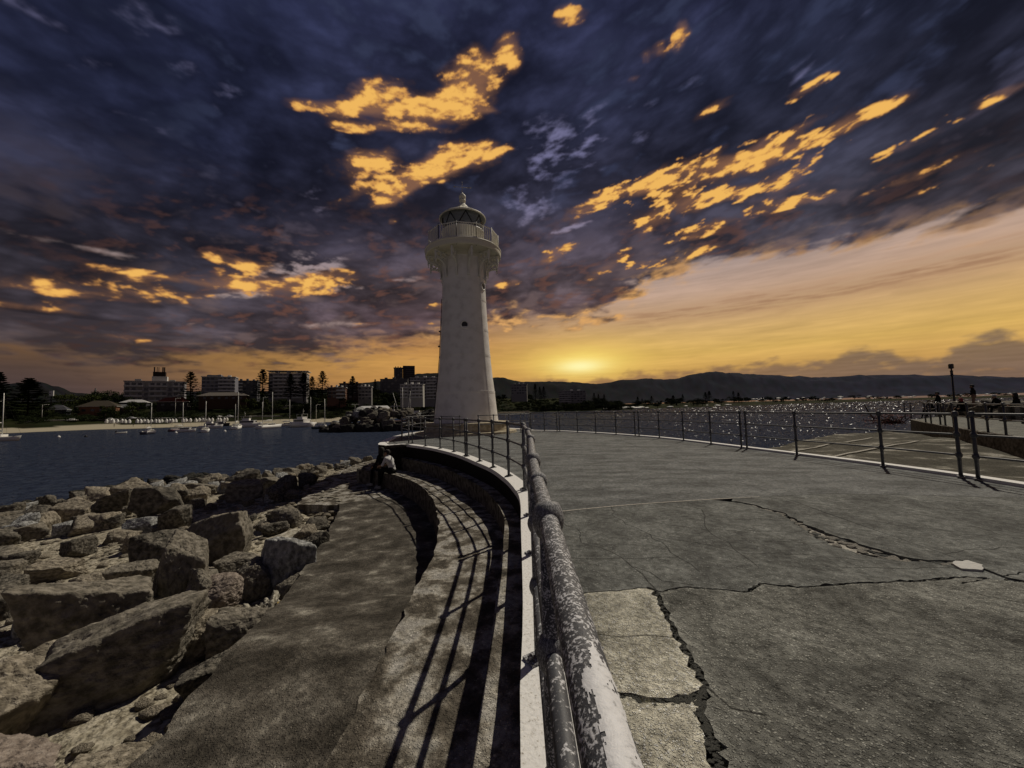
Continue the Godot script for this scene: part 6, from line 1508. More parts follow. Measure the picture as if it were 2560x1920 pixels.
	house("hipped_house", "house with a broad hipped brown roof and a sunlit brick end wall", -259.9, -240, 18.5, 4.6, 13.4, lc(0.20, 0.10, 0.06), lc(0.055, 0.046, 0.035), 0.5, 12.0)
	house("grey_house", "low grey house with a shallow gable beside the hipped house", -256.4, -250, 11.5, 5.6, 11.0, lc(0.10, 0.10, 0.11), lc(0.14, 0.14, 0.145), 0.5, 8.0, true)
	house("white_roof_house", "dark house under a flat white roof edge", -266.8, -270, 14.8, 10.0, 14.9, lc(0.06, 0.06, 0.065), lc(0.42, 0.41, 0.40), 0.5, 8.0)
	house("flat_house", "grey two-storey house beside the twin street lamp", -279.2, -235, 9.0, 3.8, 11.2, lc(0.10, 0.10, 0.12), lc(0.07, 0.07, 0.08), 0.6, 8.0)
	house("long_brown_house", "long low brown building with pale sloping roofs under the six-storey block", -203.8, -270, 30.0, 12.5, 18.5, lc(0.055, 0.036, 0.026), lc(0.13, 0.115, 0.10), 0.4, 11.0)
	# boat shed with a round gable behind the mole
	var sh := base("boat_shed", "boat shed with a white roof and a small round-topped gable behind the mole", "shed", Vector3(-93.0, -1.0, -258), 0.25)
	var s1 := Shape.new(); s1.box(Vector3(0, 1.6, -4), Vector3(19.5, 5.0, 8)); put("walls", s1.done(), mat(lc(0.10, 0.09, 0.08), 0.9), sh)
	var s2 := Shape.new(); s2.quad(Vector3(-11, 3.6, 0.6), Vector3(11, 3.6, 0.6), Vector3(8.5, 6.8, -4), Vector3(-8.5, 6.8, -4)); s2.quad(Vector3(11, 3.6, -8.6), Vector3(-11, 3.6, -8.6), Vector3(-8.5, 6.8, -4), Vector3(8.5, 6.8, -4)); s2.tri(Vector3(11, 3.6, 0.6), Vector3(11, 3.6, -8.6), Vector3(8.5, 6.8, -4)); s2.tri(Vector3(-11, 3.6, -8.6), Vector3(-11, 3.6, 0.6), Vector3(-8.5, 6.8, -4)); put("roof", s2.done(), M.white, sh)
	var gp := PackedVector2Array([Vector2(-2.2, 2.6)])
	for k in 13: gp.append(Vector2(-2.2 * cos(PI * k / 12.0), 4.6 + 2.3 * sin(PI * k / 12.0)))
	gp.append(Vector2(2.2, 2.6))
	var s3 := Shape.new()
	for k in range(1, gp.size() - 1): s3.tri(Vector3(gp[0].x, gp[0].y, 0.9), Vector3(gp[k + 1].x, gp[k + 1].y, 0.9), Vector3(gp[k].x, gp[k].y, 0.9)); s3.quad(Vector3(gp[k].x, gp[k].y, 0.9), Vector3(gp[k + 1].x, gp[k + 1].y, 0.9), Vector3(gp[k + 1].x, gp[k + 1].y, -3.0), Vector3(gp[k].x, gp[k].y, -3.0))
	put("gable", s3.done(), M.white_dull, sh)
	var s4 := Shape.new(true); s4.tube([Vector3(0, 5.2, 0.85), Vector3(0, 5.2, 0.98)], [0.7, 0.7], 8); put("round_window", s4.done(), M.black, sh)
	# pines: x, z, foot, top
	var pk := []
	for i in 6: pk.append(pine_mesh(700 + i, [0.9, 1.2, 0.7, 1.0, 1.1, 0.8][i]))
	var pm := mat(lc(0.012, 0.015, 0.010), 1.0); var bark := mat(lc(0.03, 0.024, 0.018), 1.0)
	var pines := [[-288.6, -215.0, 4.4, 29.8, 1, 1.35], [-277.7, -220.0, 4.0, 26.5, 1, 2.1], [-226.7, -270.0, 12.0, 33.9, 2, 1.4], [-188.8, -290.0, 12.0, 36.6, 0, 1.35], [-161.9, -280.0, 11.0, 31.0, 3, 1.3], [-154.8, -285.0, 11.0, 32.3, 4, 1.45], [-148.8, -285.0, 11.0, 29.4, 5, 1.2], [-138.6, -280.0, 11.0, 33.0, 2, 1.25], [-124.8, -300.0, 12.0, 30.0, 3, 1.35], [-135.7, -380.0, 20.0, 34.2, 4, 1.0], [27.0, -450.0, 9.0, 30.4, 1, 0.9], [32.4, -450.0, 9.0, 26.1, 3, 1.0], [36.9, -450.0, 9.0, 26.7, 4, 1.1], [119.1, -560.0, 2.0, 21.7, 4, 1.0], [125.4, -560.0, 2.0, 19.7, 5, 1.0], [136.1, -570.0, 2.0, 19.8, 0, 1.0], [202.0, -620.0, 0.0, 15.9, 1, 1.2], [209.0, -620.0, 0.0, 12.3, 3, 1.2], [231.7, -640.0, 0.0, 16.8, 4, 1.4], [267.6, -640.0, -1.0, 17.0, 1, 1.7], [287.9, -650.0, -1.0, 17.9, 3, 1.2], [351.8, -700.0, -1.5, 22.6, 4, 1.3], [358.8, -700.0, -1.5, 24.8, 1, 1.3], [425.6, -740.0, -2, 24.9, 0, 1.0], [435.2, -740.0, -2, 21.7, 1, 1.2], [519.8, -800.0, -2, 12.1, 4, 1.3], [581.6, -850.0, -3, 12.0, 3, 1.0]]
	var pl := ["cut by the left edge of the picture", "with the widest crown, behind the beach at the left", "standing alone right of the telephone masts", "left of the tall pale apartment block", "before the tall pale apartment block, left of its group", "before the tall pale apartment block, with the broadest crown of its group", "smallest in the group before the tall pale apartment block", "tallest right of the tall pale apartment block", "standing alone before the brick flats", "on the hill crest left of the twin tower", "tallest of three right of the lighthouse", "middle one of three right of the lighthouse", "rightmost of three right of the lighthouse"]
	var k := 0
	for p in pines:
		var o := base("norfolk_pine", "dark Norfolk pine " + (pl[k] if k < pl.size() else "on the far shore to the right of the lighthouse"), "tree", Vector3(p[0], p[2] - 0.5, p[1]), k * 1.3, "Norfolk pines across the harbour" if k < pl.size() else "pines on the far right shore")
		var hgt: float = p[3] - p[2] + 0.5
		put("trunk", pk[p[4]][0], bark, o).scale = Vector3(hgt * 0.8, hgt, hgt * 0.8)
		put("crown", pk[p[4]][1], pm, o).scale = Vector3(hgt * p[5], hgt, hgt * p[5])
		k += 1
	# broad trees and bushes on the bank, in front of and between the buildings
	var tk := []
	for i in 7: tk.append(tree_mesh(720 + i, [1.0, 1.3, 1.5, 1.1, 1.4, 1.2, 1.7][i]))
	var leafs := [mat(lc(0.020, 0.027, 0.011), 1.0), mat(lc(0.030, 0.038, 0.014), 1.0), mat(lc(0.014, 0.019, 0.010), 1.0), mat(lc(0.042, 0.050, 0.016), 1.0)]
	var r := RandomNumberGenerator.new(); r.seed = 733
	var words := ["dark green", "green", "blackish green", "olive green"]
	var count := 0
	# low scrub that covers the banks under the trees
	var scrub := tree_mesh(740, 2.0)[1] as ArrayMesh
	var mm := MultiMesh.new(); mm.transform_format = MultiMesh.TRANSFORM_3D; mm.mesh = scrub; mm.instance_count = 1500
	for i in 1500:
		var az := r.randf_range(-57.0, 18.0)
		var off := r.randf_range(70.0, 260.0)
		if az > -30.0: off -= 25.0
		if az > -23.0: off = r.randf_range(14.0, 200.0)
		var p := polar(az, keyed_number(shore_keys, az) + off, 0.0)
		var e := r.randf_range(3.0, 6.5)
		mm.set_instance_transform(i, Transform3D(Basis(Vector3.UP, r.randf() * TAU).scaled(Vector3(e, e * 0.8, e)), Vector3(p.x, ground_at(p.x, p.z) - e * 0.3, p.z)))
	var scr := MultiMeshInstance3D.new(); scr.multimesh = mm; scr.name = "undergrowth"; scr.material_override = leafs[0]; add_child(scr); tag(scr, "dark scrub covering the banks between the houses", "scrub", "", "stuff")
	for i in 520:
		var az := r.randf_range(-56.0, 16.0) if i % 6 else r.randf_range(1.0, 13.0)
		var off := r.randf_range(66.0, 240.0)
		if az > -46.0 and az < -26.0 and off < 78.0: continue
		if az < -46.0 and r.randf() < 0.3: continue
		if az > -23.0: off -= 40.0
		if az > 3.0: off = r.randf_range(8.0, 100.0)
		var dd: float = keyed_number(shore_keys, az) + off
		var p := polar(az, dd, 0.0); p.y = ground_at(p.x, p.z) - 0.3
		var hgt := r.randf_range(6.0, 10.5) if off < 130.0 else r.randf_range(8.0, 14.0)
		var c := r.randi() % 4; var q := r.randi() % 7
		var where := "on the left bank behind the beach" if az < -40.0 else ("on the bank behind the moored boats" if az < -22.0 else ("on the slope left of the lighthouse" if az < -5.0 else "on the shore right of the lighthouse"))
		var o := base("broad_tree", "%s broad tree %s" % [words[c], where], "tree", p, r.randf() * TAU, "broad trees across the harbour, %s, %s" % [words[c], where])
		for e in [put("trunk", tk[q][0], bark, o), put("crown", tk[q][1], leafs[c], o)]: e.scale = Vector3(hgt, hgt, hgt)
		count += 1
		if count >= 292: break
	for i in 70:     # low trees of the far right shore
		var az := r.randf_range(9.0, 54.0); var dd: float = keyed_number(shore_keys, az) + r.randf_range(22.0, 130.0) * (1.0 + smoothstep(20.0, 50.0, az) * 3.0)
		var p := polar(az, dd, 0.0); p.y = ground_at(p.x, p.z) - 0.5
		var hgt := r.randf_range(5.0, 11.0) * (1.0 + dd * 0.0004)
		var o := base("shore_tree", "small dark tree on the far right shore under the hills", "tree", p, r.randf() * TAU, "trees on the far right shore")
		var e := put("crown", tk[r.randi() % 7][1], leafs[2], o); e.scale = Vector3(hgt * 1.3, hgt, hgt * 1.3)
		var tr := put("trunk", tk[0][0], bark, o); tr.scale = Vector3(hgt, hgt, hgt)
	var bush := base("round_fig_tree", "big round black fig tree at the shore right of the lighthouse", "tree", Vector3(71.0, -2.5, -395.0))
	for e in [put("trunk", tk[1][0], bark, bush), put("crown", tk[3][1], leafs[2], bush)]: e.scale = Vector3(17, 11.5, 17)
	# dinghies standing along the top of the beach
	var dm := hull_mesh(2.5, 1.75, 0.45, 1.3)
	for i in 36:
		var t := i / 35.0
		var az := lerpf(-46.6, -36.6, t) + r.randf_range(-0.06, 0.06)
		if i in [7, 20, 24, 31]: continue
		var dd: float = keyed_number(shore_keys, az) + 57.0 + r.randf_range(-1, 1)
		var p := polar(az, dd, 0.0); p.y = ground_at(p.x, p.z) + 0.2
		var o := base("rack_dinghy", "white dinghy propped upright in the row along the top of the beach", "dinghy", p, r.randf_range(-0.5, 0.5), "white dinghies along the beach")
		var hm := put("hull", dm, M.white if i % 5 else M.white_dull, o, Vector3(0, 1.15, 0)); hm.basis = Basis(Vector3.UP, 0.75) * Basis(Vector3.RIGHT, -0.25) * Basis(Vector3(0, 1, 0), Vector3(0, 0, -1), Vector3(-1, 0, 0))
		var rk := Shape.new(); rk.box(Vector3(0, 0.15, -0.5), Vector3(1.6, 0.2, 0.15)); put("rack", rk.done(), M.iron, o)
	# promenade wall, road edge on the hill
	for w in [[-52.0, -30.0, 74.0, 0.9, "long low pale wall behind the row of dinghies"], [-31.5, -24.5, 118.0, 1.2, "white guard fence of the road above the boats"], [-16.0, 2.5, 14.0, 1.4, "pale sea wall along the shore behind the lighthouse"]]:
		var line := []
		for i in 25:
			var az := lerpf(w[0], w[1], i / 24.0); var p := polar(az, keyed_number(shore_keys, az) + w[2], 0.0); line.append(Vector2(p.x, p.z))
		var hh: float = w[3]
		var o := base("boundary_wall", w[4], "wall")
		put("face", wall_mesh(line, func(q: Vector2) -> float: return ground_at(q.x, q.y) + hh, func(q: Vector2) -> float: return ground_at(q.x, q.y) - 1.0), mat(lc(0.42, 0.40, 0.36), 0.9), o)
		put("top", ribbon(line, beside(line, 0.5), func(q: Vector2) -> float: return ground_at(q.x, q.y) + hh, func(q: Vector2) -> float: return ground_at(q.x, q.y) + hh, 1), M.white_dull, o)
	# street lamps
	for l in [[-277.0, -205.0, 9.5, true, "twin-armed white street lamp beside the flat grey house"], [-262.0, -214.0, 8.5, false, "single-armed street lamp left of the hipped house"], [-120.0, -235.0, 9.0, false, "street lamp behind the big white cruiser"], [-95.0, -232.0, 9.5, true, "street lamp left of the rock mole"], [-215.0, -245.0, 11.0, false, "tall pole before the red-roofed house"], [-170.0, -262.0, 12.0, false, "tall pole right of the six-storey block"]]:
		var o := base("street_lamp", l[4], "street lamp", Vector3(l[0], ground_at(l[0], l[1]) - 0.2, l[1]), 0.8)
		var s := Shape.new(true); s.tube([Vector3.ZERO, Vector3(0, l[2], 0)], [0.16, 0.10], 6); put("post", s.done(), M.white_dull, o)
		for sx in ([-1, 1] if l[3] else [1]):
			var m := Shape.new(true); m.tube([Vector3(0, l[2] - 0.2, 0), Vector3(0.7 * sx, l[2] + 0.25, 0), Vector3(1.7 * sx, l[2] + 0.2, 0)], [0.08, 0.07, 0.07], 5); m.box(Vector3(2.0 * sx, l[2] + 0.2, 0), Vector3(0.8, 0.18, 0.35)); put("arm", m.done(), M.white_dull, o)
	# cars
	for c in [[-283.0, -178.0, 0.9, white_, "white car parked at the far left behind the beach"], [-275.0, -180.0, 0.9, white_, "white car beside the cafe umbrellas"], [-262.0, -184.0, 0.9, lc(0.1, 0.1, 0.12), "dark car behind the cafe umbrellas"], [-246.0, -215.0, 0.7, white_, "white car below the hipped house"], [-232.0, -222.0, 0.7, white_, "white car below the grey gabled house"], [-224.0, -226.0, 0.7, lc(0.4, 0.4, 0.42), "silver car right of the white car below the grey gabled house"], [-190.0, -248.0, 0.6, white_, "white car below the long brown building"], [-184.0, -250.0, 0.6, lc(0.5, 0.5, 0.5), "pale car at the end of the long brown building"], [-88.0, -236.0, 0.3, lc(0.10, 0.10, 0.13), "grey van parked left of the rock mole"], [-80.0, -240.0, 0.3, white_, "white car parked behind the rock mole"]]:
		car(c[4], c[0], c[1], c[2], c[3])
	# umbrellas by the beach
	for u in [[-268.0, -176.0, 2.2, "white umbrella at the left of the beach kiosk"], [-262.5, -178.0, 2.0, "white umbrella beside the kiosk table"], [-253.0, -188.0, 2.4, "white umbrella under the flat grey house"]]:
		var o := base("beach_umbrella", u[3], "umbrella", Vector3(u[0], ground_at(u[0], u[1]), u[1]))
		var s := Shape.new(); s.lathe([Vector2(u[2], 2.3), Vector2(0, 3.2)], 10); put("canopy", s.done(), M.white, o)
		var p := Shape.new(true); p.tube([Vector3(0, -0.3, 0), Vector3(0, 3.1, 0)], [0.06, 0.06], 5); put("pole", p.done(), M.iron, o)
	# sign tower, lattice mast, crane
	var sg := base("sign_tower", "square white sign high above the houses at the left", "sign", Vector3(-312.6, 10.0, -260))
	var q1 := Shape.new(); q1.box(Vector3(0, 10.0, 0), Vector3(2.9, 3.6, 0.5)); put("panel", q1.done(), M.white, sg); var q2 := Shape.new(); q2.box(Vector3(0, 4.0, 0), Vector3(0.5, 9.0, 0.4)); put("pole", q2.done(), M.iron, sg)
	var lt := base("lattice_mast", "pale mast with a platform standing on the left skyline", "mast", Vector3(-360.0, 14.0, -330))
	var q3 := Shape.new(); q3.box(Vector3(0, 5.0, 0), Vector3(1.2, 12.0, 1.2)); q3.box(Vector3(0.2, 9.6, 0), Vector3(3.0, 1.6, 2.4)); q3.box(Vector3(1.0, 12.4, 0), Vector3(0.8, 4.0, 0.5)); put("shaft", q3.done(), mat(lc(0.2, 0.2, 0.2), 0.8), lt)
	# the far-off suburb: pale roofs under the hills
	var roof := Shape.new(); roof.box(Vector3(0, 2.0, 0), Vector3(9, 4, 7)); roof.tri(Vector3(-5, 4, 4), Vector3(5, 4, 4), Vector3(0, 6, 0)); roof.tri(Vector3(5, 4, -4), Vector3(-5, 4, -4), Vector3(0, 6, 0)); roof.tri(Vector3(5, 4, 4), Vector3(5, 4, -4), Vector3(0, 6, 0)); roof.tri(Vector3(-5, 4, -4), Vector3(-5, 4, 4), Vector3(0, 6, 0))
	var rm := roof.done()
	for i in 90:
		var az := r.randf_range(30.0, 53.0) if i < 64 else r.randf_range(10.0, 30.0)
		var dd: float = keyed_number(shore_keys, az) + (r.randf_range(300.0, 1300.0) if i < 64 else r.randf_range(20.0, 60.0))
		var p := polar(az, dd, 0.0); p.y = ground_at(p.x, p.z) + (r.randf_range(0.0, 9.0) if i < 64 else 0.0)
		var o := put("distant_house", rm, M.white if i % 3 else M.white_dull, null, p); o.rotation.y = r.randf() * TAU
		o.scale = Vector3(1.4, 0.6, 1.0) * (r.randf_range(0.4, 1.0) if i < 64 else r.randf_range(0.35, 0.7)); tag(o, "tiny white house " + ("under the hills across the bay" if i < 64 else "among trees on the far shore"), "house", "far white houses " + ("under the hills" if i < 64 else "on the far shore"))
	# boats
	yacht("white yacht cut by the left edge of the picture", -121.5, -91.0, 9.0, 11.4, 0.2, M.white_dull, M.white)
	yacht("small yacht with a dark hull nearest the row of dinghies", -105.5, -112.0, 6.6, 9.0, 1.9, mat(lc(0.05, 0.05, 0.07), 0.4), M.white)
	yacht("small yacht with a maroon stern behind the white runabout", -110.7, -128.5, 6.5, 9.5, 1.2, mat(lc(0.10, 0.04, 0.05), 0.4), M.white_dull)
	cruiser("low white runabout in front of the maroon yacht", -101.3, -119.5, 5.2, 0.3, M.white, false)
	yacht("white yacht with a square stern left of the two cruisers", -91.7, -114.9, 7.5, 9.2, 2.2, M.white, M.white_dull)
	cruiser("white cruiser with a rounded cabin behind the square-sterned yacht", -116.6, -149.0, 7.5, 0.4, M.white)
	cruiser("black-hulled launch close to the beach", -136.6, -180.0, 8.0, 0.2, M.black, false)
	yacht("tall-masted white yacht with a broad stern before the second cruiser", -94.1, -131.6, 9.5, 12.8, 2.0, M.white, M.white_dull, true, 8.5)
	cruiser("long white cruiser with a dark window band right of the tall-masted yacht", -104.6, -152.5, 10.0, 0.3, M.white)
	yacht("white two-masted yacht seen from astern, in the middle of the harbour", -83.2, -132.2, 9.8, 12.5, 1.35, M.white, M.white_dull, true, 9.0)
	yacht("small white yacht left of the big white cruiser", -89.6, -153.6, 7.0, 10.5, 0.3, M.white_dull, M.white)
	cruiser("big white sport cruiser with a canopy and aerial", -76.4, -138.5, 10.5, 2.8, M.white)
	yacht("yacht with a furled headsail behind the big white cruiser", -83.8, -158.7, 8.0, 11.6, 1.3, M.white_dull, M.white)
	yacht("small boat with a teal hull at the tip of the rock mole", -57.6, -116.9, 6.2, 9.0, 0.1, mat(lc(0.03, 0.07, 0.075), 0.4), M.white)
	var dg := base("rowing_dinghy", "tiny dark tender moored alone left of the yachts", "dinghy", Vector3(-122.1, WATER, -120.3), 0.5); put("hull", hull_mesh(2.6, 1.3, 0.45), M.white_dull, dg); var mo := Shape.new(); mo.box(Vector3(-1.3, 0.55, 0), Vector3(0.35, 0.7, 0.3)); put("outboard", mo.done(), M.black, dg)
	# fishing boat with tall gear behind the mole
	var fb := base("fishing_boat", "fishing boat with tall masts and derricks behind the rock mole", "fishing boat", Vector3(-31.5, WATER, -112.0), 0.15)
	put("hull", hull_mesh(13.0, 4.2, 1.9), mat(lc(0.12, 0.05, 0.03), 0.6), fb); var wh := Shape.new(); wh.box(Vector3(2.6, 3.3, 0), Vector3(3.4, 2.8, 2.8)); put("wheelhouse", wh.done(), M.white_dull, fb)
	for q in [[-0.5, 11.5, 0.12, 0.0], [0.6, 10.5, 0.08, 1.2], [-1.0, 10.0, 0.08, -2.2], [-3.2, 7.0, 0.08, 0.4], [1.5, 8.2, 0.05, 0.3]]:
		var s := Shape.new(true); s.tube([Vector3(q[0], 2.0, 0), Vector3(q[0] + q[3], q[1], 0)], [q[2], q[2] * 0.6], 6); put("mast", s.done(), M.white_dull, fb)
	var gr := Shape.new(); gr.box(Vector3(-2.6, 6.2, 0), Vector3(2.6, 0.15, 0.2)); gr.box(Vector3(-3.2, 5.0, 0), Vector3(0.9, 0.6, 0.6)); put("winch_gear", gr.done(), M.white_dull, fb)
	# mooring buoys
	for q in [[-123.2, -104.6, "dark mooring buoy, leftmost in the harbour"], [-113.4, -102.4, "mooring buoy before the dinghies, second from the left"], [-97.9, -112.0, "mooring buoy left of the white runabout"], [-84.9, -113.6, "mooring buoy right of the square-sterned yacht"]]:
		var s := Shape.new(true); s.lathe([Vector2(0, -0.2), Vector2(0.28, -0.12), Vector2(0.36, 0.1), Vector2(0.28, 0.34), Vector2(0.1, 0.42), Vector2(0.06, 0.6), Vector2(0, 0.62)], 10); var o := put("mooring_buoy", s.done(), M.white if q[0] > -100 or q[0] < -120 else M.black, null, Vector3(q[0], WATER, q[1])); tag(o, q[2], "buoy", "mooring buoys")

# ---------------------------------------------------------------- people
# bones: [from, to, radius, radius, colour]; joined by a smooth minimum and meshed as surface nets
func flesh(bones: Array, cell: float, blend := 0.03) -> ArrayMesh:
	var lo := Vector3.INF; var hi := -Vector3.INF
	for b in bones:
		var m: float = maxf(b[2], b[3]) + cell * 3.0
		lo = lo.min(b[0] - Vector3.ONE * m).min(b[1] - Vector3.ONE * m); hi = hi.max(b[0] + Vector3.ONE * m).max(b[1] + Vector3.ONE * m)
	var nx := int((hi.x - lo.x) / cell) + 2; var ny := int((hi.y - lo.y) / cell) + 2; var nz := int((hi.z - lo.z) / cell) + 2
	var f := PackedFloat32Array(); f.resize(nx * ny * nz); f.fill(1.0)
	var near := PackedFloat32Array(); near.resize(f.size()); near.fill(9.0)
	var who := PackedByteArray(); who.resize(f.size())
	for k in bones.size():
		var b: Array = bones[k]; var a: Vector3 = b[0]; var ab: Vector3 = b[1] - a; var l2 := maxf(ab.length_squared(), 1e-9)
		var m: float = maxf(b[2], b[3]) + blend + cell * 2.0
		var p0: Vector3 = ((a.min(b[1]) - Vector3.ONE * m - lo) / cell).floor().clamp(Vector3.ZERO, Vector3(nx - 1, ny - 1, nz - 1)); var p1: Vector3 = ((a.max(b[1]) + Vector3.ONE * m - lo) / cell).ceil().clamp(Vector3.ZERO, Vector3(nx - 1, ny - 1, nz - 1))
		for z in range(int(p0.z), int(p1.z) + 1):
			for y in range(int(p0.y), int(p1.y) + 1):
				for x in range(int(p0.x), int(p1.x) + 1):
					var p := lo + Vector3(x, y, z) * cell
					var t := clampf((p - a).dot(ab) / l2, 0.0, 1.0)
					var d: float = (p - a - ab * t).length() - lerpf(b[2], b[3], t)
					var i := (z * ny + y) * nx + x
					if d < near[i]: near[i] = d; who[i] = k
					var h := maxf(blend - absf(f[i] - d), 0.0) / blend
					f[i] = minf(f[i], d) - h * h * blend * 0.25
	var v := PackedVector3Array(); var n := PackedVector3Array(); var c := PackedColorArray(); var uv := PackedVector2Array(); var at := {}
	for z in nz - 1:
		for y in ny - 1:
			for x in nx - 1:
				var i := (z * ny + y) * nx + x
				var s := 0; var sum := Vector3.ZERO; var cnt := 0
				for e in 8:
					if f[i + (e & 1) + ((e >> 1) & 1) * nx + (e >> 2) * nx * ny] < 0.0: s |= 1 << e
				if s == 0 or s == 255: continue
				for e in [[0, 1], [2, 3], [4, 5], [6, 7], [0, 2], [1, 3], [4, 6], [5, 7], [0, 4], [1, 5], [2, 6], [3, 7]]:
					if ((s >> e[0]) & 1) != ((s >> e[1]) & 1):
						var q0 := Vector3(e[0] & 1, (e[0] >> 1) & 1, e[0] >> 2); var q1 := Vector3(e[1] & 1, (e[1] >> 1) & 1, e[1] >> 2)
						var d0 := f[i + (e[0] & 1) + ((e[0] >> 1) & 1) * nx + (e[0] >> 2) * nx * ny]; var d1 := f[i + (e[1] & 1) + ((e[1] >> 1) & 1) * nx + (e[1] >> 2) * nx * ny]
						sum += q0.lerp(q1, d0 / (d0 - d1)); cnt += 1
				at[i] = v.size()
				v.append(lo + (Vector3(x, y, z) + sum / cnt) * cell)
				n.append(Vector3(f[i + 1] - f[i], f[i + nx] - f[i], f[i + nx * ny] - f[i]).normalized()); uv.append(Vector2.ZERO); c.append(bones[who[i]][4])
	var idx := PackedInt32Array(); var step := [1, nx, nx * ny]
	for i in at:
		for ax in 3:
			var j: int = i + step[ax]
			if j >= f.size() or (f[i] < 0.0) == (f[j] < 0.0): continue
			var u: int = step[(ax + 1) % 3]; var w: int = step[(ax + 2) % 3]
			if not (at.has(i - u) and at.has(i - w) and at.has(i - u - w)): continue
			var q := [at[i], at[i - u], at[i - u - w], at[i - w]]
			if f[i] >= 0.0: idx.append_array([q[0], q[1], q[2], q[0], q[2], q[3]])
			else: idx.append_array([q[0], q[2], q[1], q[0], q[3], q[2]])
	return arrays_mesh(v, n, uv, c, idx)

func hand_bones(wrist: Vector3, dir: Vector3, side: Vector3, skin: Color) -> Array:
	var d := dir.normalized(); var s := side.normalized(); var curl := -d.cross(s).normalized()
	if curl.y > 0.0: curl = -curl
	var palm := wrist + d * 0.085
	var out := [[wrist, palm, 0.026, 0.032, skin], [wrist + s * 0.02, palm + s * 0.024, 0.018, 0.016, skin], [wrist - s * 0.02, palm - s * 0.024, 0.018, 0.016, skin]]
	for k in 4:
		var r := palm + s * (0.033 - 0.022 * k); var l: float = [0.038, 0.044, 0.042, 0.033][k]
		var m := r + d * l + curl * 0.012; out.append([r, m, 0.0095, 0.009, skin]); out.append([m, m + d * l * 0.65 + curl * 0.028, 0.009, 0.008, skin])
	var th := wrist + d * 0.03 + s * 0.03; out.append([th, th + (d + s * 0.8) * 0.035, 0.012, 0.0105, skin]); out.append([th + (d + s * 0.8) * 0.035, th + (d * 1.9 + s * 0.9) * 0.035, 0.010, 0.009, skin])
	return out

